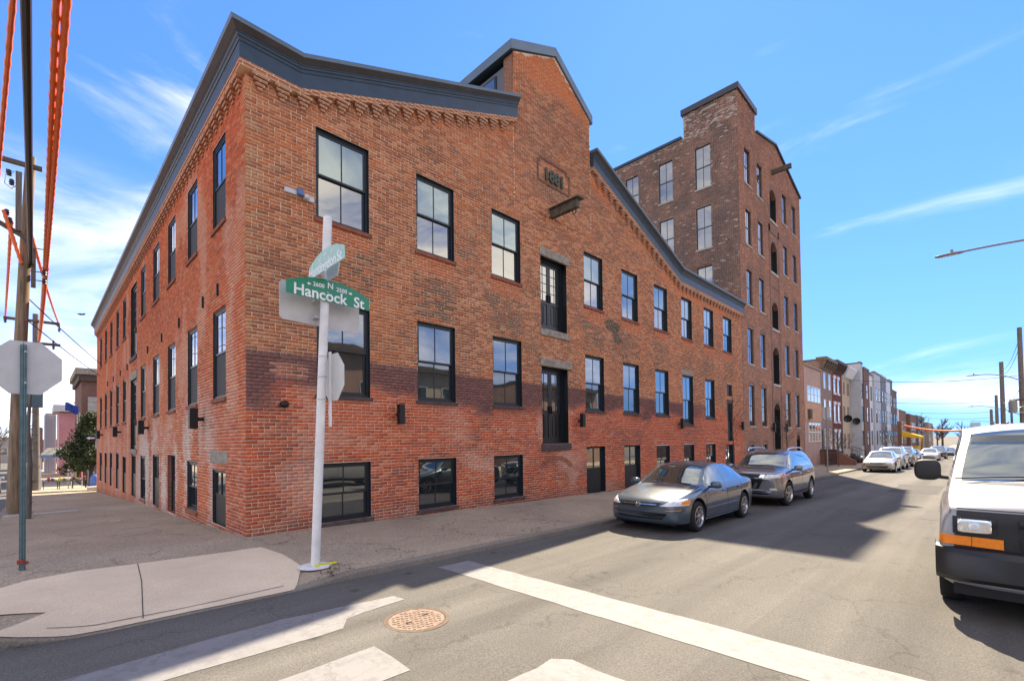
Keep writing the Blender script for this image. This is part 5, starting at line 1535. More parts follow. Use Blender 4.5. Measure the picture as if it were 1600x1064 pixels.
def put(o_mb, name, m, parent, base, smooth=True):
    """mesh in car-local coordinates"""
    if o_mb is None: return None
    me = bpy.data.meshes.new(name); me.from_pydata(o_mb.v, [], o_mb.f); me.materials.append(m)
    if smooth:
        me.polygons.foreach_set('use_smooth', [True] * len(me.polygons)); me.set_sharp_from_angle(angle=R(38))
    o = bpy.data.objects.new(name, me); COL.objects.link(o); o.parent = parent
    return o
def wheel(parent, x, y, Rr, wd, rim_r, spokes, side, steer=0, rimm=None):
    w = part_empty('wheel', parent); w.location = (x, y, Rr); w.rotation_euler.z = steer
    prof = [(rim_r, -wd / 2), (rim_r + .02, -wd / 2 - .004), (Rr - .035, -wd / 2), (Rr - .008, -wd / 2 + .025), (Rr, -wd / 2 + .05), (Rr, wd / 2 - .05), (Rr - .008, wd / 2 - .025), (Rr - .035, wd / 2), (rim_r + .02, wd / 2 + .004), (rim_r, wd / 2), (rim_r - .015, 0)]
    b = MB().lathe(prof, (0, 0, 0), 'y', 40, close=True); put(b, 'tyre', M_TYRE, w, None)
    s = side; d = s * wd / 2
    b = MB().lathe([(rim_r + .004, d + s * .004), (rim_r - .012, d + s * .008), (rim_r - .026, d - s * .012), (rim_r - .03, d - s * .10)], (0, 0, 0), 'y', 40)
    for k in range(spokes):
        a = 2 * math.pi * k / spokes + .3
        c, s_ = math.cos(a), math.sin(a)
        def pt(r, t, h): return (r * c - t * s_, d + s * h, r * s_ + t * c)
        wi, wo = .030, .021 if spokes > 6 else .030
        b.hexa([pt(.03, -wi, -.035), pt(rim_r - .02, -wo, -.035), pt(rim_r - .02, wo, -.035), pt(.03, wi, -.035),
                pt(.03, -wi, -.006), pt(rim_r - .02, -wo, .002), pt(rim_r - .02, wo, .002), pt(.03, wi, -.006)])
    b.lathe([(.001, d + s * .004), (.035, d + s * .004), (.06, d - s * .006), (.065, d - s * .04)], (0, 0, 0), 'y', 20)
    put(b, 'rim', rimm or M_RIM, w, None)
    b = MB().lathe([(.001, d - s * .05), (rim_r * .72, d - s * .05), (rim_r * .72, d - s * .07)], (0, 0, 0), 'y', 28)
    b.lathe([(rim_r * .72, d - s * .09), (rim_r - .02, d - s * .09)], (0, 0, 0), 'y', 28)
    put(b, 'brake_disc', M_RIM_D, w, None)
    return w
def seam(bvh, pts, side, wd=.005):
    """panel gap: thin dark strip following the flank; pts in (x,z)"""
    B_ = MB()
    for (x0, z0), (x1, z1) in zip(pts, pts[1:]):
        dx, dz = x1 - x0, z1 - z0; L = math.hypot(dx, dz); nx, nz = -dz / L * wd, dx / L * wd
        q = [(x0 - nx, z0 - nz), (x1 - nx, z1 - nz), (x1 + nx, z1 + nz), (x0 + nx, z0 + nz)]
        p = drape(bvh, q, '-y' if side > 0 else '+y', 6, 1, .0025, .004)
        if p: B_.add(p.v, p.f)
    return B_
def make_car(P, name, label, cat, loc, col_mat, detail=True, group=None):
    t = thing(name, label, cat, (0, 0, 0), group)
    parts, bvh, nm = car_body(P)
    names = {0: 'body', 1: 'windshield', 2: 'rear_window', nm: 'wheel_well'}
    for k, (vv, ff) in sorted(parts.items()):
        b = MB(); b.add(vv, ff)
        put(b, names.get(k, 'side_window'), col_mat if k == 0 else (M_RIM_D if k == nm else M_CARGL), t, None)
    W = P['W'] / 2
    for i, wx in enumerate(P['wheels']):
        for s in (-1, 1):
            wheel(t, wx, s * (W - .115), P['R'], .205, P['rim'], P['spokes'], s, P.get('steer', 0) if i == 0 else 0, P.get('rimm'))
    put(MB().box(.25, P['L'] - .3, -W + .22, W - .22, P['ground'] - .04, P['ground'] + .10), 'underbody', M_RIM_D, t, None, False)
    if detail:
        for s in (-1, 1):
            a = '-y' if s > 0 else '+y'
            for pts in P['seams']:
                put(seam(bvh, pts, s), 'door_gap', M_SEAM, t, None, False)
            for hx, hz in P['handles']:
                put(MB().sell((hx, s * (P['hy']), hz), (.105, .022, .020), .7), 'door_handle', P.get('handle_m', col_mat), t, None)
            for q, m_ in P.get('flank', []): put(drape(bvh, q, a, 24, 1, .012, .014), 'side_moulding', m_, t, None)
            mx_, my_, mz_ = P['mirror']
            r = P.get('mirror_r', (.10, .12, .085))
            mr = part_empty('mirror', t)
            put(MB().sell((mx_, s * my_, mz_), r, .62), 'mirror_shell', P.get('mirror_m', col_mat), mr, None)
            put(MB().tube([(mx_ + .02, s * (my_ - r[1] - .12), mz_ - r[2] * .75), (mx_, s * (my_ - r[1] * .4), mz_ - r[2] * .6)], .025), 'mirror_arm', M_TRIM, mr, None)
            put(MB().sell((mx_ + r[0] * .75, s * my_, mz_), (.03, r[1] * .85, r[2] * .8), .62), 'mirror_glass', M_CARGL, mr, None)
        for nm_, q, ax, m_, off, both in P['front']:
            for s in ((1, -1) if both else (1,)):
                qq = [(y * s, z) for y, z in q]
                put(drape(bvh, qq, ax, 14, 6, off, .03), nm_, m_, t, None)
    t.location = loc
    t.rotation_euler = (0, R(.97), 0)
    return t, bvh

SEDAN = dict(L=4.81, W=1.82, R=.325, rim=.215, spokes=7, wheels=(.95, 3.69), ground=.22,
    zt=[(0, .60), (.03, .655), (.12, .715), (.35, .785), (.8, .875), (1.28, .955), (1.62, 1.15), (2.02, 1.365), (2.30, 1.432), (2.7, 1.452), (3.1, 1.432), (3.45, 1.365), (3.85, 1.19), (4.15, 1.075), (4.5, 1.035), (4.72, .99), (4.79, .90), (4.81, .80)],
    zb=[(0, .36), (.03, .27), (.12, .215), (.35, .19), (4.3, .21), (4.65, .26), (4.78, .33), (4.81, .42)],
    hw=[(0, .66), (.03, .73), (.12, .80), (.35, .865), (.8, .902), (2.4, .91), (4.0, .90), (4.5, .85), (4.72, .78), (4.79, .72), (4.81, .66)],
    zl=[(0, .56), (.03, .60), (.12, .655), (.35, .715), (.8, .80), (1.28, .880), (2.4, .925), (3.6, .965), (4.3, .985), (4.7, .93), (4.81, .74)],
    hr=[(0, .55), (.12, .68), (.8, .76), (1.28, .755), (1.7, .66), (2.1, .585), (2.7, .570), (3.3, .58), (3.8, .66), (4.2, .72), (4.6, .70), (4.81, .55)],
    ws=[1.30, 2.06], rw=[3.36, 4.12], side=[(1.62, 2.52), (2.60, 3.42), (3.47, 3.72)], nose=.26, tail=.16,
    seams=[[(1.30, .86), (1.34, .60), (1.30, .34), (1.38, .25)], [(2.555, .93), (2.56, .30)], [(3.52, .95), (3.50, .72), (3.30, .42), (3.24, .27)], [(1.38, .255), (3.24, .265)], [(1.28, .885), (.70, .80)]],
    handles=[(2.36, .80), (3.33, .83)], hy=.905, mirror=(1.62, 1.00, .965), mirror_r=(.085, .115, .075),
    flank=[([(1.42, .455), (3.22, .475), (3.22, .50), (1.42, .48)], M_CHROME), ([(1.34, .215), (3.25, .225), (3.25, .24), (1.34, .23)], M_CHROME)],
    front=[('headlight', [(.46, .585), (.86, .60), (.82, .735), (.66, .715)], '+x', M_LENS, .012, True),
           ('turn_lamp', [(.80, .615), (.865, .62), (.85, .70), (.79, .69)], '+x', M_AMBER, .020, True),
           ('grille', [(-.40, .575), (.40, .575), (.47, .655), (-.47, .655)], '+x', M_GRILLE, .006, False),
           ('grille_bar', [(-.38, .605), (.38, .605), (.42, .625), (-.42, .625)], '+x', M_CHROME, .016, False),
           ('air_intake', [(-.50, .315), (.50, .315), (.58, .435), (-.58, .435)], '+x', M_GRILLE, .006, False),
           ('bumper_strip', [(.56, .49), (.80, .50), (.80, .515), (.56, .505)], '+x', M_AMBER, .006, True)])
P_SED = paint('sedan_slate_blue', (.066, .098, .128))
sed, bvh = make_car(SEDAN, 'parked_sedan', 'dark slate blue sedan parked at the kerb, nearest car', 'car', (6.12, -4.84, rz(6.5, -4.8) + .0), P_SED)
em = part_empty('emblem', sed)
put(MB().lathe([(.040, -.014), (.052, -.014), (.052, 0), (.040, 0)], (-.012, 0, .612), 'x', 28, close=True), 'emblem_ring', M_CHROME, em, None)
b = MB(); b.box(-.022, -.008, -.030, -.016, .585, .640); b.box(-.022, -.008, .016, .030, .585, .640); b.box(-.022, -.008, -.016, .016, .607, .619)
put(b, 'emblem_letter', M_CHROME, em, None, False)
put(MB().tube([(1.34, -.55, .975), (1.38, -.1, .99), (1.40, .3, .985)], .010, 6), 'wiper', M_TRIM, sed, None)
put(MB().box(1.9, 2.25, .25, .65, .5, 1.02), 'seat', M_TRIM, sed, None, False)

SUV = dict(L=4.69, W=1.84, R=.365, rim=.235, spokes=5, wheels=(.93, 3.64), ground=.26, steer=R(-9), crown=.06, bulge=.03,
    zt=[(0, .84), (.03, .96), (.12, 1.035), (.35, 1.085), (.8, 1.13), (1.18, 1.165), (1.55, 1.38), (1.90, 1.585), (2.15, 1.655), (2.6, 1.70), (3.3, 1.70), (3.85, 1.655), (4.15, 1.56), (4.42, 1.27), (4.58, 1.10), (4.67, .95), (4.69, .82)],
    zb=[(0, .42), (.03, .32), (.12, .265), (.35, .235), (4.2, .25), (4.55, .33), (4.67, .42), (4.69, .5)],
    hw=[(0, .68), (.03, .76), (.12, .83), (.35, .89), (.8, .915), (2.4, .92), (4.0, .915), (4.4, .87), (4.6, .80), (4.69, .70)],
    zl=[(0, .80), (.03, .90), (.12, .965), (.35, 1.01), (.8, 1.04), (1.18, 1.065), (2.4, 1.085), (3.5, 1.13), (4.2, 1.16), (4.6, 1.02), (4.69, .78)],
    hr=[(0, .55), (.12, .70), (.8, .78), (1.18, .77), (1.6, .69), (2.0, .635), (2.6, .625), (3.6, .625), (4.2, .64), (4.6, .66), (4.69, .55)],
    ws=[1.20, 1.94], rw=[4.15, 4.45], side=[(1.50, 2.42), (2.50, 3.32), (3.38, 4.0)], nose=.22, tail=.14,
    seams=[[(1.22, 1.0), (1.28, .70), (1.24, .42), (1.34, .33)], [(2.46, 1.09), (2.47, .36)], [(3.42, 1.12), (3.38, .88), (3.20, .50), (3.14, .34)], [(1.34, .335), (3.14, .345)]],
    handles=[(2.24, .935), (3.20, .965)], hy=.915, handle_m=M_CHROME, mirror=(1.50, 1.03, 1.13), mirror_r=(.095, .12, .085),
    flank=[([(1.36, .325), (3.12, .335), (3.12, .42), (1.36, .41)], M_TRIM)],
    front=[('headlight', [(.42, .855), (.905, .875), (.865, .975), (.54, .965)], '+x', M_LENS, .012, True),
           ('turn_lamp', [(.845, .885), (.91, .89), (.89, .95), (.835, .945)], '+x', M_AMBER, .020, True),
           ('grille', [(-.28, .52), (.28, .52), (.54, .965), (-.54, .965)], '+x', M_GRILLE, .006, False),
           ('grille_chrome', [(.13, .55), (.23, .55), (.50, .96), (.38, .96)], '+x', M_CHROME, .022, True),
           ('grille_chrome', [(-.22, .535), (.22, .535), (.22, .57), (-.22, .57)], '+x', M_CHROME, .022, False),
           ('badge', [(-.07, .76), (.07, .76), (.07, .86), (-.07, .86)], '+x', M_CHROME, .026, False),
           ('air_intake', [(-.62, .36), (.62, .36), (.50, .475), (-.50, .475)], '+x', M_GRILLE, .006, False),
           ('skid_trim', [(-.60, .33), (.60, .33), (.60, .352), (-.60, .352)], '+x', M_CHROME, .020, False),
           ('fog_lamp', [(.60, .50), (.78, .51), (.76, .57), (.60, .56)], '+x', M_LENS, .010, True)])
P_SUV = paint('suv_grey', (.19, .20, .22), .2, .45)
suv, bvh2 = make_car(SUV, 'parked_suv', 'grey crossover SUV with roof rails parked behind the slate blue sedan', 'car', (12.32, -4.98, rz(12.6, -5)), P_SUV)
for s in (-1, 1):
    put(MB().tube([(1.98, s * .60, 1.645), (2.08, s * .60, 1.72), (2.6, s * .605, 1.755), (3.4, s * .605, 1.755), (3.85, s * .60, 1.70), (3.92, s * .60, 1.63)], .020, 8), 'roof_rail', M_CHROME, suv, None)

VAN = dict(L=5.70, W=2.0, R=.37, rim=.215, spokes=6, wheels=(.92, 4.35), ground=.28, crown=.075, bulge=.02,
    zt=[(0, 1.04), (.015, 1.135), (.05, 1.195), (.12, 1.235), (.35, 1.30), (.75, 1.385), (1.00, 1.43), (1.35, 1.66), (1.72, 1.91), (1.98, 2.06), (2.3, 2.14), (3.0, 2.16), (5.3, 2.15), (5.58, 2.08), (5.67, 1.9), (5.70, 1.7)],
    zb=[(0, .40), (.05, .36), (.15, .34), (5.4, .36), (5.62, .42), (5.70, .5)],
    hw=[(0, .93), (.015, .945), (.05, .955), (.15, .965), (.6, .985), (1.2, 1.0), (5.2, 1.0), (5.55, .98), (5.67, .93), (5.70, .88)],
    zl=[(0, .99), (.015, 1.08), (.05, 1.13), (.15, 1.165), (.6, 1.235), (1.00, 1.30), (1.6, 1.30), (5.6, 1.30), (5.70, 1.25)],
    hr=[(0, .80), (.05, .86), (.6, .885), (1.0, .88), (1.5, .83), (2.0, .775), (2.5, .79), (5.2, .80), (5.6, .76), (5.70, .70)],
    ws=[1.03, 1.96], rw=[5.60, 5.66], side=[(1.42, 2.30)], nose=.06, tail=.05,
    seams=[[(1.10, 1.27), (1.14, .9), (1.14, .45)], [(2.36, 1.3), (2.36, .45)], [(1.14, .45), (2.36, .45)]],
    handles=[(2.22, 1.02)], hy=1.0, handle_m=M_TRIM, mirror=(1.36, 1.11, 1.525), mirror_r=(.07, .135, .135), mirror_m=M_TRIM, rimm=mat('steel_wheel', (.16, .16, .165), .5, .6),
    flank=[],
    front=[('grille_surround', [(-.955, .77), (.955, .77), (.945, 1.155), (-.945, 1.155)], '+x', M_TRIM, .012, False),
           ('grille', [(-.36, .965), (.36, .965), (.36, 1.095), (-.36, 1.095)], '+x', M_GRILLE, .030, False),
           ('grille', [(-.34, .79), (.34, .79), (.36, .915), (-.36, .915)], '+x', M_GRILLE, .030, False),
           ('turn_lamp', [(.47, .785), (.955, .80), (.955, .895), (.47, .885)], '+x', M_AMBER, .034, True),
           ('turn_lamp_divider', [(.70, .79), (.705, .79), (.705, .89), (.70, .89)], '+x', M_TRIM, .036, True),
           ('headlight_surround', [(.52, .915), (.845, .915), (.845, 1.095), (.52, 1.095)], '+x', M_GRILLE, .030, True),
           ('headlight', [(.555, .94), (.805, .94), (.805, 1.07), (.555, 1.07)], '+x', M_LENS, .036, True)])
M_LENSD = mat('lamp_shadow', (.10, .10, .11), .3, .5)
P_VAN = paint('van_white', (.265, .27, .28), .38, .0)
van, bvh3 = make_car(VAN, 'white_van', 'white cargo van with black grille and bumper on the right edge', 'van', (4.02, -10.60, rz(4.5, -10.6)), P_VAN)
b = MB()
bump = [(-.10, .47), (-.105, .70), (-.06, .755), (.05, .775), (.05, .42), (-.04, .42)]
# wrap-round black bumper
vs = []; fs = []; n = len(bump)
yy = [-1.0, -.985, -.93, -.80, -.4, 0, .4, .80, .93, .985, 1.0]
for y in yy:
    a = abs(y); sweepx = .0 if a < .8 else .16 * ((a - .8) / .2) ** 1.6
    for dx, z in bump: vs.append((dx + sweepx + (.25 if a >= 1.0 else 0), y * 1.003, z))
for i in range(len(yy) - 1):
    for k in range(n): fs.append((i * n + k, i * n + (k + 1) % n, (i + 1) * n + (k + 1) % n, (i + 1) * n + k))
fs.append(tuple(range(n))); fs.append(tuple((len(yy) - 1) * n + k for k in range(n - 1, -1, -1)))
b.add(vs, fs); put(b, 'bumper', mat('bumper_black', (.018, .018, .019), .38, bump=.05, bscale=80), van, None)
put(MB().box(.06, .14, -.85, .85, .27, .43), 'air_dam', M_RIM_D, van, None, False)
for s in (-1, 1):
    put(MB().sell((-.028, s * .68, 1.005), (.022, .128, .070), .32, 24, 14), 'headlight_bowl', M_LENSW, van, None)
    put(MB().sell((-.046, s * .68, 1.005), (.012, .045, .040), .8, 16, 10), 'headlight_bulb', M_LENS, van, None)
for z in (.99, 1.025, 1.06, .82, .855, .89):
    p = drape(bvh3, [(-.35, z - .005), (.35, z - .005), (.35, z + .005), (-.35, z + .005)], '+x', 12, 1, .040, .006); put(p, 'grille_bar', M_TRIM, van, None)
p = drape(bvh3, [(-.12, .922), (.12, .922), (.12, .955), (-.12, .955)], '+x', 6, 2, .036, .008); put(p, 'grille_badge', mat('gold_badge', (.45, .33, .08), .3, .6), van, None)
p = drape(bvh3, [(-.90, 1.168), (.90, 1.168), (.90, 1.176), (-.90, 1.176)], '+x', 20, 1, .003, .004); put(p, 'hood_gap', M_SEAM, van, None, False)
for y0, y1 in ((-.80, .12), (.05, .84)):
    put(MB().tube([(1.02, y1, 1.445), (1.06, (y0 + y1) / 2, 1.475), (1.10, y0, 1.49)], .010, 6), 'wiper', M_TRIM, van, None)
p = drape(bvh3, [(-.80, 1.395), (.80, 1.395), (.80, 1.415), (-.80, 1.415)], '+x', 20, 1, .012, .01); put(p, 'cowl', M_TRIM, van, None)
p = drape(bvh3, [(-.70, 1.86), (.70, 1.86), (.68, 1.975), (-.68, 1.975)], '+x', 20, 3, .003, .002); put(p, 'sun_strip', mat('tint_strip', (.02, .03, .035), .15), van, None)
for s in (-1, 1):
    p = drape(bvh3, [(s * .86, 1.12), (s * .865, 1.12), (s * .872, 1.40), (s * .867, 1.40)], '+x', 1, 8, .003, .004); put(p, 'hood_gap', M_SEAM, van, None, False)

# cars further up the street: copies of the two kinds with their own paint
def recolour(o, m, old):
    for c in o.children_recursive:
        for sl in c.material_slots:
            if sl.material is old: sl.link = 'OBJECT'; sl.material = m
fars = [(sed, 36.4, -5.25, (.36, .35, .33), 'silver sedan parked first beyond the tower shadow', P_SED), (suv, 42.3, -5.2, (.30, .31, .32), 'pale grey SUV parked behind the silver sedan', P_SUV),
        (suv, 48.4, -5.3, (.10, .11, .12), 'dark grey SUV third in the sunlit line of parked cars', P_SUV), (sed, 55.5, -5.3, (.05, .06, .07), 'near black sedan fourth in the sunlit line of cars', P_SED),
        (sed, 70.0, -6.0, (.60, .60, .60), 'white sedan standing out in the far street', P_SED), (suv, 80, -6.3, (.07, .075, .08), 'charcoal SUV far up the street', P_SUV), (sed, 94, -7.0, (.10, .11, .13), 'dark sedan farthest up the street', P_SED)]
for k, (src, x, y, c, lb, old) in enumerate(fars):
    o = copy_tree(src); o.name = 'parked_car'; o.location = (x, y, rz(x, y)); o['label'] = lb; o['group'] = 'cars parked up the street'
    recolour(o, paint('far_paint_%d' % k, c, .3, .3), old)
o = copy_tree(suv); o.name = 'parked_car'; o.rotation_euler = (0, R(2.4), R(90)); o.location = (-5.55, 37.5, rz(-5.5, 37.5)); o['label'] = 'silver SUV at the left edge on the side street'; o['group'] = 'cars on the side street'
recolour(o, paint('left_suv', (.34, .36, .36), .3, .3), P_SUV)
# ------------------------------------------------------------------ street signs and posts
M_POLE = mat('painted_pole', (.70, .68, .65), .55, noise=.15, nscale=4)
M_SIGNG = mat('sign_green', (.010, .235, .135), .5, noise=.05)
M_SIGNG2 = mat('sign_green_faded', (.34, .58, .50), .5, noise=.2, nscale=12)
M_SIGNB = mat('sign_back_alloy', (.50, .485, .465), .5, .2, noise=.12, nscale=5)
M_LETTER = mat('sign_white', (.80, .80, .80), .5)
px_, py_ = 0.02, -3.10
sp = thing('street_sign_pole', 'pale painted steel pole on the corner carrying green street name signs', 'sign pole', (px_, py_, wz(px_, py_)))
zb_ = wz(px_, py_)
lean = lambda z: (px_ + .036 * z, py_ - .012 * z, z)
MB().tube([lean(zb_ - .05), lean(2.5), lean(5.12)], .062, 20).build('pole', M_POLE, sp, smooth=True)
MB().lathe([(.001, .012), (.058, .010), (.063, 0), (.063, -.03)], lean(5.12), n=20).build('pole_cap', M_POLE, sp, smooth=True)
for z in (2.42, 2.75, 3.05): MB().lathe([(.062, -.008), (.069, -.006), (.069, .006), (.062, .008)], lean(z), n=20).build('band_clamp', M_SIGNB, sp)
def arch_sign(w, h, ah, n=16):
    """street name blade with an arched top edge, outline in (s,z)"""
    pts = [(-w / 2, -h / 2), (w / 2, -h / 2)]
    for k in range(n + 1):
        t = 1 - 2 * k / n
        pts.append((w / 2 * t, h / 2 + ah * (1 - abs(t) ** 2.2)))
    return pts
def name_sign(parent, cx, cy, cz, ang, w, h, ah, m, main, small, lw, tilt=0.0):
    """blade turned by ang about z; lettering on the camera side"""
    s = part_empty('name_sign', parent); off = wloc(parent)
    s.location = (cx - off.x, cy - off.y, cz - off.z); s.rotation_euler = (0, tilt, ang)
    b = MB(); b.prism(arch_sign(w, h, ah), lambda p, q, t: (p, t, q), -.006, .006)
    me = bpy.data.meshes.new('blade'); me.from_pydata(b.v, [], b.f); me.materials.append(m)
    o = bpy.data.objects.new('blade', me); COL.objects.link(o); o.parent = s
    for body, size, x, z in ([(q, lw, xx, -.012) for q, xx in main] + small):
        me = text_mesh(body, size, .001, offset=size * .018); me.materials.append(M_LETTER)
        o = bpy.data.objects.new('lettering', me); COL.objects.link(o); o.parent = s
        o.location = (x, -.0085, z); o.rotation_euler = (math.pi / 2, 0, 0)
    return s
def arrow(parent, x, z, sgn, sc=.03):
    b = MB(); q = [(0, 0), (sgn * sc, sc * .8), (sgn * sc, sc * .3), (sgn * sc * 1.9, sc * .3), (sgn * sc * 1.9, -sc * .3), (sgn * sc, -sc * .3), (sgn * sc, -sc * .8)]
    b.prism([(x + a, z + c) for a, c in q], lambda p, q_, t: (p, t, q_), -.0095, -.0065)
    me = bpy.data.meshes.new('arrow'); me.from_pydata(b.v, [], b.f); me.materials.append(M_LETTER)
    o = bpy.data.objects.new('arrow', me); COL.objects.link(o); o.parent = parent
s1 = name_sign(sp, .20, -3.235, 3.935, R(1.5), 1.26, .175, .145, M_SIGNG, [('Hancock', -.14), ('St', .455)], [('2600', .085, -.175, .118), ('N', .12, .0, .145), ('2500', .085, .175, .118)], .222, R(1.0))
arrow(s1, -.345, .108, 1); arrow(s1, .345, .108, -1)
s2 = name_sign(sp, -.02, -3.60, 4.255, R(-91), 1.16, .17, .13, M_SIGNG2, [('Huntingdon', -.12), ('St', .44)], [('100', .07, -.2, .105), ('W', .09, 0, .125), ('200', .07, .2, .105)], .195)
bk = part_empty('blade_back', sp)
b = MB(); b.prism([(0, 0), (.36, .0), (.40, .12), (.36, .24), (0, .27), (-.06, .14)], lambda p, q, t: (.13 + t, -3.62 + p * .9, 4.13 + q), 0, .012); b.build('plate', mat('sign_white_back', (.60, .60, .62), .4, .2), bk)
# blank backs of a parking plate and of a stop plate on the same pole
b = MB(); r_c = .04
rect = lambda s0, s1_, z0, z1: [(s0 + r_c, z0), (s1_ - r_c, z0), (s1_, z0 + r_c), (s1_, z1 - r_c), (s1_ - r_c, z1), (s0 + r_c, z1), (s0, z1 - r_c), (s0, z0 + r_c)]
b.prism(rect(-.42, .79, 3.555, 4.11), lambda p, q, t: (p, t, q - .045 * (p + .42)), -2.975, -2.968); b.build('plate_back', M_SIGNB, sp)
MB().box(.04, .12, -3.08, -2.976, 3.62, 3.66).build('bracket', M_SIGNB, sp); MB().box(.04, .12, -3.08, -2.976, 3.86, 3.90).build('bracket', M_SIGNB, sp)
oct_ = [(.375 * math.cos(R(22.5 + 45 * k)) / math.cos(R(22.5)), .375 * math.sin(R(22.5 + 45 * k)) / math.cos(R(22.5))) for k in range(8)]
b = MB(); b.prism([(p * .92, q * .92) for p, q in oct_], lambda p, q, t: (t, -3.27 + p, 2.74 + q), .225, .229); b.build('stop_plate_back', M_SIGNB, sp)
MB().box(.200, .223, -3.22, -3.16, 2.02, 3.12).build('mounting_rail', M_POLE, sp)
MB().lathe([(.001, .02), (.16, .018), (.22, .006), (.24, 0)], (px_, py_, zb_ + .012), n=20).build('footing', mat('white_footing', (.62, .61, .58), .9, noise=.2, nscale=14), sp)
b = MB(); b.hexa([(px_ - .05, py_ - .14, zb_ + .02), (px_ + .30, py_ - .10, zb_ + .01), (px_ + .30, py_ - .02, zb_ + .01), (px_ - .05, py_ - .05, zb_ + .02), (px_ - .04, py_ - .13, zb_ + .05), (px_ + .28, py_ - .10, zb_ + .035), (px_ + .28, py_ - .03, zb_ + .035), (px_ - .04, py_ - .06, zb_ + .05)])
b.build('yellow_foot', mat('yellow_plastic', (.62, .55, .03), .6), sp, bevel=.01)

def bolts(parent, pts, r=.012, m=None):
    for x, y, z, ax in pts:
        MB().lathe([(.001, -.008), (r, -.006), (r, .002)], (x, y, z), ax, 10).build('bolt', m or M_SIGNB, parent)
bolts(sp, [(.16, -3.248, 3.98, 'y'), (.16, -3.248, 3.90, 'y'), (.10, -3.09, 3.62, 'y')], .011)
# stop sign seen from behind on a green perforated post
qx, qy = -2.96, -.40; q0 = wz(qx, qy)
st = thing('stop_sign', 'back of an octagonal stop sign on a green perforated steel post', 'stop sign', (qx, qy, q0))
b = MB(); b.prism(oct_, lambda p, q, t: (qx + .02 + p, t, 2.90 + q), qy + .035, qy + .039); b.build('sign_plate', M_SIGNB, st)
M_GPOST = mat('green_galvanised', (.10, .17, .18), .5, .4, noise=.3, nscale=10)
b = MB(); w_ = .034
b.prism([(-w_, -.012), (-w_, .018), (-.02, .018), (-.014, -.020), (.014, -.020), (.02, .018), (w_, .018), (w_, -.012), (.022, -.012), (.018, -.030), (-.018, -.030), (-.022, -.012)], lambda p, q, t: (qx + p, qy + q, t), q0 - .1, 3.22)
b.build('post', M_GPOST, st)
M_HOLE = mat('post_hole', (.01, .012, .012), .8)
hm = bpy.data.meshes.new('post_hole'); hb_ = MB().lathe([(.001, 0), (.007, 0), (.007, .003)], (0, 0, 0), 'y', 8); hm.from_pydata(hb_.v, [], hb_.f); hm.materials.append(M_HOLE)
for k in range(118):
    o = bpy.data.objects.new('post_hole', hm); COL.objects.link(o); o.parent = st; o.location = (0, -.0325, .10 + k * .0265)
bolts(st, [(qx + .02, qy - .036, 2.68, 'y'), (qx + .02, qy - .036, 3.12, 'y')], .014)
b = MB()
for k in range(5):
    a = k * 1.3
    b.tube([(qx - .05, qy - .03, q0 + .10 + k * .012), (qx, qy - .05, q0 + .11 + k * .01), (qx + .05, qy - .02, q0 + .10 + .02 * math.sin(a)), (qx + .02 + .05 * math.cos(a), qy + .03, q0 + .09)], .008, 5)
b.build('red_tape', mat('red_tape', (.35, .05, .03), .6), st)

# ------------------------------------------------------------------ utility poles, wires, line hoses
M_UWOOD = mat('pole_timber', (.27, .185, .115), .9, noise=.55, nscale=2.5, bump=.6, bscale=14, stretch=(6, 6, .5))
M_UGREY = mat('pole_timber_grey', (.16, .14, .12), .9, noise=.45, nscale=2.5, bump=.6, bscale=14, stretch=(6, 6, .5))
M_INS = mat('insulator', (.03, .035, .045), .25); M_CABLE = mat('black_cable', (.010, .010, .011), .55); M_ORANGE = mat('orange_line_hose', (.85, .15, .03), .5, noise=.2, nscale=8)
M_XARM = mat('crossarm_timber', (.12, .085, .06), .9, noise=.4, nscale=4)
up = thing('utility_pole', 'thick leaning timber utility pole with crossarms at the left pavement edge', 'utility pole', (-3.34, 13.1, -.55))
MB().tube([(-3.36, 13.1, -.7), (-3.27, 13.1, 3.5), (-3.13, 13.1, 8), (-3.0, 13.1, 11.75)], [.185, .172, .15, .13], 18).build('shaft', M_UWOOD, up, smooth=True)
MB().box(-4.6, -2.72, 12.86, 12.98, 11.28, 11.42).build('crossarm', M_XARM, up)
b = MB(); b.hexa([(-4.9, 12.8, 9.75), (-3.1, 12.8, 8.75), (-3.1, 12.9, 8.75), (-4.9, 12.9, 9.75), (-4.9, 12.8, 9.90), (-3.1, 12.8, 8.90), (-3.1, 12.9, 8.90), (-4.9, 12.9, 9.90)]); b.build('crossarm', M_XARM, up)
MB().box(-3.35, -3.20, 12.75, 12.88, 9.0, 11.0).build('bracket_post', M_UGREY, up); MB().box(-2.98, -2.86, 12.85, 13.0, 7.2, 8.55).build('conduit_box', M_UGREY, up)
for x, z in ((-3.5, 10.9), (-3.44, 10.6), (-3.55, 9.55), (-3.48, 9.3), (-4.2, 11.5), (-3.0, 8.55), (-2.62, 8.55), (-2.65, 7.75), (-2.65, 7.45)):
    MB().lathe([(.02, -.12), (.07, -.10), (.05, -.05), (.08, -.02), (.05, .03), (.07, .06), (.02, .10)], (x, 12.8, z), n=10).build('insulator', M_INS, up, smooth=True)
for z in (8.55, 7.75, 7.45): MB().tube([(-3.0, 12.9, z), (-2.64, 12.8, z - .02)], .016, 6).build('steel_arm', M_BLACK, up)
MB().tube([(-3.38, 12.82, 10.95), (-3.56, 12.8, 11.0), (-3.60, 12.78, 10.5), (-3.45, 12.75, 10.35), (-3.30, 12.8, 10.55)], .012, 6).build('jumper', M_CABLE, up)
MB().box(-3.20, -2.67, 12.70, 12.86, 3.08, 3.60).build('equipment_box', mat('blue_grey_box', (.10, .16, .18), .6, noise=.2), up)
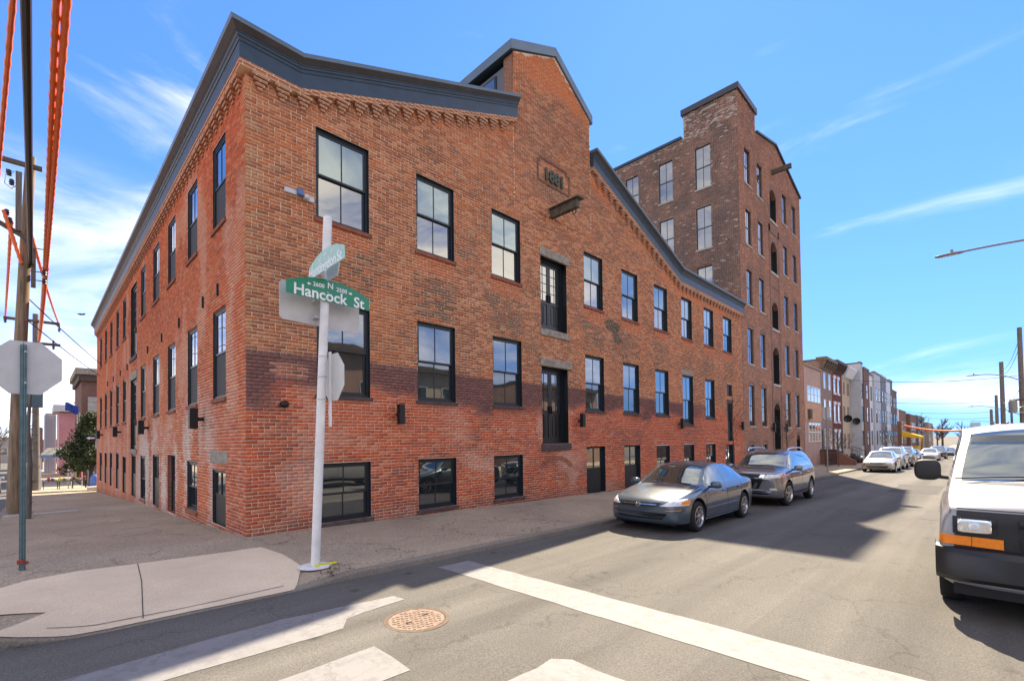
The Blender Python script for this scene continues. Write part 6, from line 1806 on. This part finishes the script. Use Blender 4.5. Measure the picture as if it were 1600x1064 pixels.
t = thing('vine_trunk', 'thin dead trunk wrapped in shredded vine behind the green post', 'tree', (-2.98, 10, -.5))
b = MB(); b.tube([(-2.99, 10, -.6), (-2.96, 10, 1.2), (-3.0, 10.02, 2.4), (-2.95, 10, 3.4)], [.07, .06, .05, .03], 8); b.build('trunk', M_UGREY, t)
b = MB(); rr = random.Random(3)
for k in range(90):
    z = rr.uniform(-.4, 3.3); a = rr.uniform(0, 6.28); l = rr.uniform(.08, .2)
    p = Vector((-2.98 + .06 * math.cos(a), 10 + .06 * math.sin(a), z)); e = p + Vector((math.cos(a) * l, math.sin(a) * l, rr.uniform(-.12, .12)))
    b.tube([p, (p + e) / 2 + Vector((0, 0, .03)), e], [.008, .006, .003], 4)
o = b.build('dry_vine', mat('dry_vine', (.12, .095, .07), .95), t); o['kind'] = 'stuff'
up2 = thing('utility_pole', 'farther slim utility pole with two crossarms down the side street', 'utility pole', (-2.83, 42, -1.7))
MB().tube([(-2.83, 42, -1.8), (-2.86, 42, 5), (-2.9, 42, 12.0)], [.24, .20, .17], 14).build('shaft', M_UGREY, up2, smooth=True)
MB().box(-4.6, -1.55, 41.7, 41.85, 11.3, 11.5).build('crossarm', M_XARM, up2); MB().box(-2.9, -1.5, 41.7, 41.85, 9.6, 9.8).build('crossarm', M_XARM, up2)
for x, z in ((-1.6, 11.3), (-1.58, 10.95), (-4.5, 11.2), (-1.9, 9.9), (-1.9, 9.5)): MB().lathe([(.02, -.2), (.09, -.15), (.06, -.05), (.1, 0), (.05, .1), (.02, .15)], (x, 41.7, z), n=8).build('insulator', M_INS, up2)
MB().tube([(-2.9, 41.8, 7.3), (-2.75, 41.0, 6.9), (-2.7, 40.8, 6.2)], .015, 6).build('down_lead', M_CABLE, up2)
def wire(name, label, pts, r, m, cat='cable', sag=0.0, n=24, group=None, ribs=False):
    a, c = Vector(pts[0]), Vector(pts[-1]); P_ = []; rs = []
    for k in range(n + 1):
        t_ = k / n; p = a.lerp(c, t_); p.z -= sag * 4 * t_ * (1 - t_)
        P_.append(p); rs.append(r * (1 + (.16 * ((k % 4) == 0)) if ribs else r / r))
    b = MB().tube(P_, [r * (1.22 if (ribs and k % 3 == 0) else 1.0) for k in range(n + 1)], 8)
    return tag(b.build(name, m, smooth=True), label, cat, group)
wire('power_cable', 'thick black overhead cable running down to the leaning pole', [(-2.935, -9.0, 8.02), (-2.985, 13.1, 7.98)], .060, M_CABLE, sag=.05)
wire('line_hose', 'left one of the paired thick orange line hoses overhead', [(-2.66, -9.0, 8.05), (-2.645, 13.0, 8.0)], .045, M_ORANGE, 'line hose', .05, 150, 'orange hoses over the wires', True)
wire('line_hose', 'right one of the paired thick orange line hoses overhead', [(-2.53, -9.0, 8.02), (-2.60, 13.0, 7.95)], .045, M_ORANGE, 'line hose', .05, 150, 'orange hoses over the wires', True)
wire('line_hose', 'single orange line hose crossing the top left corner of the view', [(-2.75, -6.0, 8.0), (-3.9, 13.0, 8.05)], .036, M_ORANGE, 'line hose', .0, 120, 'orange hoses over the wires', True)
wire('line_hose', 'orange line hose hanging between the two utility poles', [(-2.62, 13.0, 7.95), (-2.70, 41.7, 9.9)], .075, M_ORANGE, 'line hose', .3, 150, 'orange hoses over the wires', True)
wire('line_hose', 'thin orange hose slanting down to the far pole right crossarm', [(-3.0, 13.2, 9.2), (-1.65, 41.7, 11.55)], .05, M_ORANGE, 'line hose', .2, 90, 'orange hoses over the wires', True)
wire('line_hose', 'thin orange hose on the far left side of the near pole', [(-3.45, 13.0, 9.3), (-4.5, 41.7, 11.5)], .05, M_ORANGE, 'line hose', .2, 90, 'orange hoses over the wires', True)
wire('line_hose', 'short orange hose dropping beside the leaning pole crossarm', [(-3.62, 12.7, 9.55), (-3.2, 12.9, 7.95)], .05, M_ORANGE, 'line hose', 0, 24, 'orange hoses over the wires', True)
for k, (a, c) in enumerate((((-3.2, 13.0, 7.0), (6, 60, 8.0)), ((-3.2, 13, 6.2), (6, 60, 7.2)), ((-2.9, 42, 6.5), (2.5, 60, 6.6)), ((-2.9, 42, 4.4), (-14, 60, 4.5)), ((-2.9, 42, 5.2), (-14, 50, 5.5)))):
    lb = ['upper thin service wire from the leaning pole', 'lower thin service wire from the leaning pole', 'thin wire from the far pole to the brick building', 'lowest thin wire left of the far pole', 'thin wire crossing left of the far pole'][k]
    wire('service_wire', lb, [a, c], .018, M_CABLE, sag=.5, group='thin service wires')
# poles and lamps along the right side of the street
def strpole(x, y, h, r, label, name='street_pole', grp='timber poles on the right side'):
    t = thing(name, label, 'utility pole', (x, y, gz(x, y)), grp)
    MB().tube([(x, y, gz(x, y) - .2), (x - .05, y + .02, h * .5), (x - .12, y + .05, h)], [r, r * .92, r * .82], 14).build('shaft', M_UGREY, t, smooth=True)
    return t
p1 = strpole(59.2, -13.0, 11.25, .20, 'tall timber pole at the right edge carrying a transformer')
MB().lathe([(.02, -.6), (.28, -.55), (.30, .4), (.22, .55), (.02, .6)], (58.9, -12.4, 4.2), n=14).build('transformer', mat('transformer_grey', (.20, .20, .19), .6), p1, smooth=True)
MB().box(58.9, 59.1, -14.2, -12.2, 4.7, 4.85).build('crossarm', M_XARM, p1); MB().tube([(58.9, -12.4, 4.8), (58.9, -11.9, 3.9), (58.9, -12.9, 3.4)], .03, 6).build('drop_cable', M_CABLE, p1)
MB().tube([(58.9, -13.5, 4.4), (58.9, -12.0, 3.7), (58.9, -13.4, 3.6), (58.9, -14.2, 4.3)], .05, 6).build('cable_coil', M_WHITE, p1)
p2 = strpole(100, -13.0, 12.6, .30, 'second tall timber pole beyond the transformer pole')
p3 = strpole(128, -13.0, 9.2, .28, 'third slim pole beyond the two tall timber ones'); p4 = strpole(170, -13.0, 8.0, .35, 'farthest short pole on the right side')
p5 = strpole(92, -13.6, 4.8, .15, 'thin leaning prop pole beside the second timber pole')
M_LAMP = mat('lamp_grey', (.20, .215, .225), .6, .0)
def street_lamp(x, y0, y1, z0, z1, label, pole=True):
    t = thing('street_lamp', label, 'street lamp', (x, y0, gz(x, y0)), 'street lamps over the road')
    n = 14; pts = [(x, y0 + (y1 - y0) * k / n, z0 + (z1 - z0) * (1 - (1 - k / n) ** 2.2)) for k in range(n + 1)]
    MB().tube(pts, .045, 8).build('arm', M_LAMP, t, smooth=True)
    MB().sell((x, y1 + .42, z1 - .01), (.15, .48, .055), .7).build('lamp_head', M_LAMP, t, smooth=True)
    MB().lathe([(.001, .14), (.05, .14), (.05, 0)], (x, y1 + .35, z1 + .03), n=10).build('photocell', M_LAMP, t)
    MB().sell((x, y1 + .40, z1 - .055), (.09, .25, .02), .7).build('lens', mat('lamp_lens', (.5, .5, .48), .2), t, smooth=True)
    if pole: MB().tube([(x, y0, gz(x, y0) - .1), (x, y0, z0 + .3)], [.12, .08], 12).build('post', M_LAMP, t, smooth=True)
    return t
street_lamp(24.4, -13.2, -9.75, 9.20, 9.42, 'largest street lamp reaching in from the right edge of the sky')
street_lamp(59.0, -13.0, -10.3, 6.45, 7.28, 'street lamp on the transformer pole, second largest', False)
street_lamp(100.0, -13.0, -10.0, 5.3, 6.05, 'street lamp on the second timber pole, third in the row', False)
street_lamp(150.0, -13.0, -9.9, 4.2, 4.75, 'smallest street lamp at the end of the row')
for k, (za, zb2, yb) in enumerate(((10.6, 11.5, -13.0), (9.8, 10.9, -13.0), (6.2, 6.5, -13.0))):
    wire('street_wire', ['topmost', 'middle', 'lowest'][k] + ' of the thin wires along the right side poles', [(59.1, -13.0, za), (100, yb, zb2)], .02, M_CABLE, sag=.9, group='wires along the street')
for k, (x, z) in enumerate(((70, 5.6), (95, 5.2), (125, 5.0), (60, 7.4))):
    wire('crossing_wire', ['nearest', 'second', 'farthest', 'highest'][k] + ' thin wire crossing above the street in the distance', [(x, 0.5, z + .6), (x + 4, -13.5, z)], .022, M_CABLE, sag=.5, group='wires across the street')
wire('line_hose', 'orange line hose sagging across the far end of the street', [(118, 1.0, 3.9), (112, -14, 3.6)], .16, M_ORANGE, 'line hose', 1.4, 90, 'orange hoses over the wires', True)

# ------------------------------------------------------------------ satellite dishes, stoops, railings up the street
def dish(x, y, z, label):
    t = thing('satellite_dish', label, 'satellite dish', (x, y, z), 'dark satellite dishes')
    MB().lathe([(.001, .10), (.2, .08), (.36, 0), (.37, -.01), (.2, .06), (.001, .08)], (x, y, z), 'x', 20).build('reflector', M_BLACK, t, smooth=True)
    MB().tube([(x + .05, y, z), (x + .4, y + .1, z - .2), (x + .45, y + .25, z - .2)], .03, 6).build('bracket', M_BLACK, t); MB().tube([(x, y, z - .3), (x - .4, y, z)], .015, 6).build('feed_arm', M_BLACK, t)
dish(54.2, -.9, 3.45, 'dark satellite dish on the red row house front'); dish(61.3, -.55, 3.35, 'dark satellite dish on the blank side of the grey house')
def stoop(x0, x1, label, n=4, m=M_STONE_D):
    g0 = gz(x0, 0); t = thing('front_steps', label, 'steps', (x0, 0, g0), 'front steps of the row houses')
    for k in range(n): MB().box(x0, x1, -.35 * (n - k) - .05, -.35 * (n - k - 1) - .055, g0 - .1, g0 + .19 * (k + 1)).build('step', m, t)
    for x in (x0 + .05, x1 - .05):
        MB().tube([(x, -.35 * n, g0 + .15), (x, -.35 * n, g0 + 1.05), (x, -.15, g0 + 1.6), (x, -.15, g0 + .7)], .02, 6).build('railing', M_BLACK, t)
stoop(47.4, 48.5, 'brown steps of the brown row house'); stoop(55.6, 56.9, 'brown steps of the red row house'); stoop(60.6, 61.4, 'steps of the cream row house'); stoop(72, 73.5, 'steps of the grey panelled house')
t = thing('low_wall', 'sloping brick cheek wall jutting onto the pavement by the salmon house', 'wall', (47, -2, gz(47, -2)))
g0 = gz(47, -2); MB().prism([(-2.6, g0 - .1), (-2.6, g0 + .35), (-1.2, g0 + 1.25), (-.05, g0 + 1.25), (-.05, g0 - .1)], lambda p, q, t_: (t_, p, q), 46.6, 47.0).build('cheek', brick_tex('cheek_brick', (.28, .10, .07), (.22, .08, .06), (.25, .18, .14)), t)
MB().box(46.5, 47.1, -1.25, -.05, g0 + 1.253, g0 + 1.36).build('coping', M_STONE_D, t)
def fence(x0, x1, y, label):
    g0 = gz(x0, y); t = thing('iron_fence', label, 'fence', (x0, y, g0), 'iron fences by the houses')
    for z in (.25, 1.0): MB().box(x0, x1, y - .015, y + .015, g0 + z, g0 + z + .04).build('rail', M_BLACK, t)
    n = int((x1 - x0) / .28); me = None
    for k in range(n + 1):
        if me is None:
            bb = MB().box(-.012, .012, -.012, .012, 0, 1.12); me = bpy.data.meshes.new('picket'); me.from_pydata(bb.v, [], bb.f); me.materials.append(M_BLACK)
        o = bpy.data.objects.new('picket', me); COL.objects.link(o); o.parent = t; o.location = (x0 + (x1 - x0) * k / n - x0, 0, 0)
fence(41.7, 46.2, -1.3, 'iron fence in front of the salmon house'); fence(62, 70, -2.4, 'iron fence in front of the grey modern houses'); fence(74, 84, -2.5, 'iron fence farther up the row of modern houses')
t = thing('rubbish_pile', 'black bags and bins piled by the steps of the row houses', 'rubbish bags', (52.5, -1.6, gz(52.5, -1.6)))
for k, (x, y, r) in enumerate(((52.2, -1.7, .45), (52.9, -1.5, .4), (53.5, -1.8, .38), (54.1, -1.6, .42))):
    MB().sell((x, y, gz(x, y) + r * .8), (r, r, r * .85), .8).build('bag', M_TRIM, t, smooth=True)
fh = thing('parking_sign', 'slim post with small sign standing on the pavement before the tower', 'sign', (32.6, -3.2, gz(32.6, -3.2)))
MB().tube([(32.6, -3.2, gz(32.6, -3.2) - .1), (32.6, -3.2, 3.6)], .04, 8).build('post', M_LAMP, fh); MB().box(32.58, 32.62, -3.4, -3.0, 2.9, 3.6).build('plate', M_SIGNB, fh)
# ------------------------------------------------------------------ left side street background
MX0 = lambda x0: (lambda s, z, d: (x0 - d, s, z))
def block(name, label, x0, x1, y0, y1, zt, m, cat='building', grp='buildings down the side street'):
    g0 = gz(0, y0); t = thing(name, label, cat, (x0, y0, g0), grp)
    MB().box(x0, x1, y0, y1, g0 - 1, zt).build('wall', m, t); MB().box(x0 + .1, x1 - .1, y0 + .1, y1 - .1, zt + .003, zt + .12).build('roof', M_ROOF, t)
    return t
bb_ = block('brick_corner_house', 'brown brick house with pale bracketed cornice beyond the mill end', .55, 9, 58, 70, 8.6, brick_tex('corner_house_brick', (.22, .10, .075), (.17, .08, .06), (.2, .14, .11), dirt=.4))
MB().box(.05, 9.1, 57.5, 70, 9.3, 9.95).build('cornice', M_STONE, bb_); MB().box(.30, 9.05, 57.7, 70, 8.603, 9.297).build('cornice_frieze', M_BRC2, bb_)
MB().box(1.05, 9, 57.7, 57.98, -3.2, 6.9).build('rendered_bay', mat('cement_render', (.36, .34, .30), .9, noise=.25, nscale=1.5), bb_)
for z0 in (0, 3.4):
    flatwin(bb_, 60, 61.2, z0, z0 + 1.9, MX0(.55), M_WFR, M_GL2); flatwin(bb_, 64, 65.2, z0, z0 + 1.9, MX0(.55), M_WFR, M_GL2)
pk = block('pink_house', 'pink rendered house with white cornice down the side street', -.75, 6, 75, 84, 6.0, mat('pink_render', (.60, .27, .27), .9, noise=.12, nscale=1.2))
MB().box(-1.3, 6, 74.5, 84, 6.123, 7.0).build('cornice', M_WFR, pk)
for z0 in (-1.5, 1.5, 3.8): flatwin(pk, 77, 78, z0, z0 + 1.5, MX0(-.75), M_WFR, M_GL2)
gs = block('grey_shed', 'pale corrugated metal shed left of the pink house', -2.0, -.8, 84.5, 92, 6.2, mat('corrugated_grey', (.40, .42, .43), .6, noise=.1))
for k in range(5): MB().box(-1.95 + k * .25, -1.85 + k * .25, 84.42, 84.5, -3, 6.1).build('rib', M_MG, gs)
br2 = block('far_brick_house', 'small red brick house with white windows at the end of the side street', -3.4, -2.05, 100, 108, 4.6, brick_tex('far_red_brick', (.22, .10, .08), (.18, .08, .07), (.2, .14, .12)))
for z0 in (-.5, 2.0): flatwin(br2, -3.0, -2.5, z0, z0 + 1.3, MY(100), M_WFR, M_GL2)
for k, (x0, y0, zt, c) in enumerate(((-17.5, 150, 3.6, (.36, .30, .26)), (-5.4, 152, 3.0, (.28, .17, .14)))):
    tt = block('left_far_house', ['tan house low on the left horizon', 'reddish house low on the left horizon'][k], x0, x0 + 12, y0, y0 + 10, zt, mat('left_house_%d' % k, c, .9, noise=.2))
    for q in range(3): flatwin(tt, x0 + 1.5 + q * 3.5, x0 + 3 + q * 3.5, -.5, 1.3, MY(y0), M_WFR, M_GL2)
fl = thing('blue_flag', 'blue and white flag hanging from a pole on the brick corner house', 'flag', (.4, 57, 4))
MB().tube([(.55, 57.8, 4.4), (-.1, 56.6, 6.3)], .04, 6).build('flag_pole', M_WHITE, fl)
b = MB(); vs = []; fs = []
for i in range(7):
    for j in range(5): vs.append((-.75 + i * .17, 56.7 + .12 * math.sin(i * 1.7 + j), 5.3 + .22 * j - .06 * i + .08 * math.sin(i * 1.1)))
for i in range(6):
    for j in range(4): fs.append((i * 5 + j, (i + 1) * 5 + j, (i + 1) * 5 + j + 1, i * 5 + j + 1))
b.add(vs, fs); b.build('cloth', mat('flag_blue', (.02, .05, .25), .8), fl)
ar = thing('one_way_sign', 'white arrow sign on a bracket at the far end of the side wall', 'sign', (-.3, 31.2, 2.2))
MB().box(-.60, -.09, 31.18, 31.21, 2.05, 2.38).build('plate', M_BLACK, ar)
b = MB(); b.prism([(-.55, 2.215), (-.38, 2.33), (-.38, 2.265), (-.12, 2.265), (-.12, 2.165), (-.38, 2.165), (-.38, 2.10)], lambda p, q, t_: (p, t_, q), 31.168, 31.178); b.build('arrow', M_LETTER, ar)
MB().box(-.10, .0, 31.215, 31.25, 1.5, 2.4).build('bracket', M_SIGNB, ar)
# pavement sale: canopy, tables and goods
can = thing('canopy', 'grey tarpaulin canopy over a pavement sale down the side street', 'canopy', (-1.7, 44.5, gz(0, 44)))
g0 = gz(0, 44.5)
b = MB(); b.hexa([(-2.6, 43.5, 1.0), (-.9, 43.5, 1.0), (-.9, 46, 1.0), (-2.6, 46, 1.0), (-2.2, 44.2, 1.55), (-1.2, 44.2, 1.55), (-1.2, 45.4, 1.55), (-2.2, 45.4, 1.55)]); b.build('tarpaulin', mat('grey_tarp', (.17, .17, .15), .8, noise=.3), can)
MB().box(-2.62, -.88, 43.46, 43.5, .78, .998).build('valance', mat('blue_valance', (.12, .25, .42), .7), can)
for x in (-2.55, -.95): MB().tube([(x, 43.6, g0 - .1), (x, 43.6, .99)], .035, 8).build('post', M_WHITE, can)
cols = [(.5, .5, .5), (.35, .05, .05), (.05, .1, .3), (.6, .55, .1), (.05, .2, .08), (.55, .35, .3), (.02, .02, .02), (.3, .2, .12)]
for k, (x, y) in enumerate(((-2.0, 43.2), (-1.1, 42.9), (-.3, 43.4))):
    t = thing('sale_table', ['left', 'middle', 'right'][k] + ' folding table of the pavement sale', 'table', (x, y, g0), 'tables of the pavement sale')
    MB().box(x - .45, x + .45, y - .3, y + .3, g0 + .70, g0 + .74).build('table_top', M_WOODOLD, t)
    for sx in (-.4, .4):
        for sy in (-.26, .26): MB().box(x + sx - .02, x + sx + .02, y + sy - .02, y + sy + .02, g0 - .02, g0 + .698).build('leg', M_BLACK, t)
    for q in range(4):
        xx = x - .33 + q * .22; h = .12 + .18 * ((q * 7 + k * 3) % 4) / 3; c = cols[(q + k * 3) % 8]
        o = MB().sell((xx, y, g0 + .742 + h / 2), (.09, .11, h / 2), .45).build('sale_item', mat('goods_%d' % ((q + k * 3) % 8), c, .6), smooth=True)
        tag(o, '%s lump of goods, %s on the %s sale table' % (['pale', 'red', 'blue', 'yellow', 'green', 'pinkish', 'black', 'brown'][(q + k * 3) % 8], ['first', 'second', 'third', 'last'][q], ['left', 'middle', 'right'][k]), 'goods', 'goods on the sale tables')
t = thing('clothes_rack', 'white rack with hanging clothes at the pavement sale', 'rack', (-.4, 44, g0))
for x in (-.75, -.1): MB().tube([(x, 43.9, g0), (x, 43.9, .35)], .03, 6).build('upright', M_WHITE, t)
MB().tube([(-.75, 43.9, .35), (-.1, 43.9, .35)], .03, 6).build('rail', M_WHITE, t)
for k in range(4): MB().sell((-.66 + k * .16, 43.9, g0 + 1.35), (.06, .16, .5), .6).build('garment', mat('garment_%d' % k, cols[(k * 3) % 8], .8), t, smooth=True)
t = thing('blue_tarp', 'blue tarpaulin bundle under the evergreen by the mill end', 'tarpaulin', (.2, 34.5, gz(0, 34)))
MB().sell((.15, 34.5, gz(0, 34.5) + .55), (.32, .5, .6), .75).build('bundle', mat('tarp_blue', (.06, .14, .40), .6, noise=.2), t, smooth=True)
MB().box(-.35, .55, 33.2, 34.0, gz(0, 33.5) + .02, gz(0, 33.5) + .30).build('pallet', mat('pale_timber', (.45, .42, .36), .9), t)

# ------------------------------------------------------------------ trees
M_BARK = mat('bark', (.115, .085, .065), .95, noise=.4, nscale=9, bump=.5)
def bare_tree(x, y, h, label, r=.06, seed=1, spread=.35, n1=14, name='bare_tree', grp=None, lv=3):
    rr = random.Random(seed); g0 = gz(x, y)
    t = thing(name, label, 'tree', (x, y, g0), grp)
    tr = MB(); tr.tube([(x, y, g0 - .1), (x + .03, y, g0 + h * .35), (x - .02, y + .03, g0 + h * .7), (x, y, g0 + h)], [r, r * .8, r * .5, r * .12], 8); tr.build('trunk', M_BARK, t, smooth=True)
    b = MB()
    def br(p, dr, L, rad, lev):
        q = p + dr * L * .5 + Vector((rr.uniform(-.06, .06), rr.uniform(-.06, .06), rr.uniform(0, .08))) * L
        e = p + dr * L + Vector((0, 0, L * .12))
        b.tube([p, q, e], [rad, rad * .7, rad * .25], 4 if lev else 5, cap=False)
        if lev > 0:
            for k in range(rr.randint(3, 5)):
                tt = rr.uniform(.25, 1); s_ = p.lerp(e, tt)
                nd_ = (dr + Vector((rr.uniform(-.8, .8), rr.uniform(-.8, .8), rr.uniform(-.2, .7)))).normalized()
                br(s_, nd_, L * rr.uniform(.35, .6), rad * .5, lev - 1)
    for k in range(n1):
        z = g0 + h * rr.uniform(.35, .95); a = rr.uniform(0, 6.28)
        br(Vector((x, y, z)), Vector((math.cos(a), math.sin(a), rr.uniform(.6, 1.4))).normalized(), h * spread * rr.uniform(.5, 1) * (1.15 - (z - g0) / h * .7), r * .35, lv - 1)
    b.build('crown', M_BARK, t)
    return t
bare_tree(19.2, -2.2, 3.9, 'slender bare sapling on the pavement behind the parked cars', .035, 4, .26, 12, 'sapling', 'young street trees', 2)
bare_tree(27.6, -2.2, 4.2, 'bare sapling in front of the tower wall', .04, 9, .26, 14, 'sapling', 'young street trees', 2)
bare_tree(43.5, -1.9, 3.2, 'bushy bare shrub in front of the salmon house', .05, 12, .45, 16, 'bare_shrub')
bare_tree(66, -2.6, 3.6, 'reddish bare small tree in front of the modern houses', .05, 14, .45, 16, 'bare_shrub')
bare_tree(118, 6, 10.5, 'bare tree crown showing above the white walled building', .2, 21, .38, 20)
bare_tree(135, -1.5, 7.5, 'bare street tree in front of the corner shop', .14, 24, .4, 20)
bare_tree(185, -3, 9, 'large bare tree at the end of the street', .3, 31, .42, 26)
bare_tree(196, -7, 8, 'smaller bare tree at the far right end of the street', .25, 33, .42, 24)
bare_tree(205, -1, 8, 'bare tree behind the far houses', .25, 35, .42, 22)
for k, (x, y, h) in enumerate(((-7.2, 108, 7.5), (-9.8, 118, 8), (-12, 112, 7.5), (-5.2, 128, 8))):
    bare_tree(x, y, h, ['nearest', 'second', 'third', 'farthest left'][k] + ' bare brown tree on the left horizon', .14, 40 + k, .45, 24, grp='bare trees on the left')
# large bare tree behind the camera side, mirrored in the upper corner window
bare_tree(-14, -24, 11, 'large bare tree across the junction mirrored in the corner window', .25, 61, .42, 26)
# evergreen shrub: dense clumps of small needle sprays
def evergreen(x, y, label):
    rr = random.Random(5); g0 = gz(x, y); t = thing('evergreen_tree', label, 'tree', (x, y, g0))
    MB().tube([(x, y, g0 - .1), (x + .05, y, g0 + 1.5), (x, y, g0 + 3.5)], [.12, .1, .05], 8).build('trunk', M_BARK, t, smooth=True)
    b = MB(); clumps = []
    for k in range(150):
        u = rr.uniform(0, 1); a = rr.uniform(0, 6.28); zz = g0 + 1.5 + 3.8 * u
        rad = (.35 + 1.35 * math.sin(min(1, .25 + u * .95) * math.pi) ** .7) * rr.uniform(.35, 1.05)
        clumps.append((x + math.cos(a) * rad, y + math.sin(a) * rad, zz + rr.uniform(-.15, .15), rr.uniform(.28, .5)))
    for cx, cy, cz, cr in clumps:
        for q in range(75):
            v = Vector((rr.gauss(0, 1), rr.gauss(0, 1), rr.gauss(0, 1))).normalized() * cr * rr.uniform(.4, 1)
            p = Vector((cx, cy, cz)) + v * Vector((1, 1, .8)).x
            d1 = Vector((rr.gauss(0, 1), rr.gauss(0, 1), rr.gauss(.4, 1))).normalized() * rr.uniform(.12, .22)
            d2 = d1.cross(Vector((rr.gauss(0, 1), rr.gauss(0, 1), rr.gauss(0, 1)))).normalized() * .05
            b.add([p - d2, p + d2, p + d1 + d2 * .4, p + d1 - d2 * .4], [(0, 1, 2, 3)])
    m = mat('evergreen_leaf', (.060, .085, .030), .8, noise=.5, nscale=1.2, dark=(.018, .030, .012))
    b.build('crown', m, t)
evergreen(-.05, 36.2, 'dense dark evergreen tree growing past the end of the side wall')
# bird in flight
bd = thing('bird', 'small dark bird flying left of the mill cornice', 'bird', tuple((Vector(CAM) + (d_ + r_ * ((127 - 800) / 733.72) + u_ * ((673.1 - 491) / 733.72)) * 22)))
bl = bd.location.copy()
b = MB(); b.tube([bl + r_ * -.16, bl + r_ * -.06 - u_ * .01, bl + r_ * .08 - u_ * .01, bl + r_ * .17 + u_ * .015, bl + r_ * .20], [.008, .032, .04, .028, .004], 10)
for s, e in ((1, .30), (-1, .22)):
    w0 = bl + r_ * .05; tip = bl + r_ * (-.22 if s > 0 else .0) + u_ * (.05 * s) + d_ * (.25 * s)
    b.add([w0 + r_ * .05, w0 - r_ * .06, (w0 + tip) / 2 - r_ * .05 + u_ * .03, tip, (w0 + tip) / 2 + r_ * .05 + u_ * .035], [(0, 1, 2, 3, 4)])
b.build('body', mat('bird_grey', (.05, .05, .055), .8), bd, smooth=True)
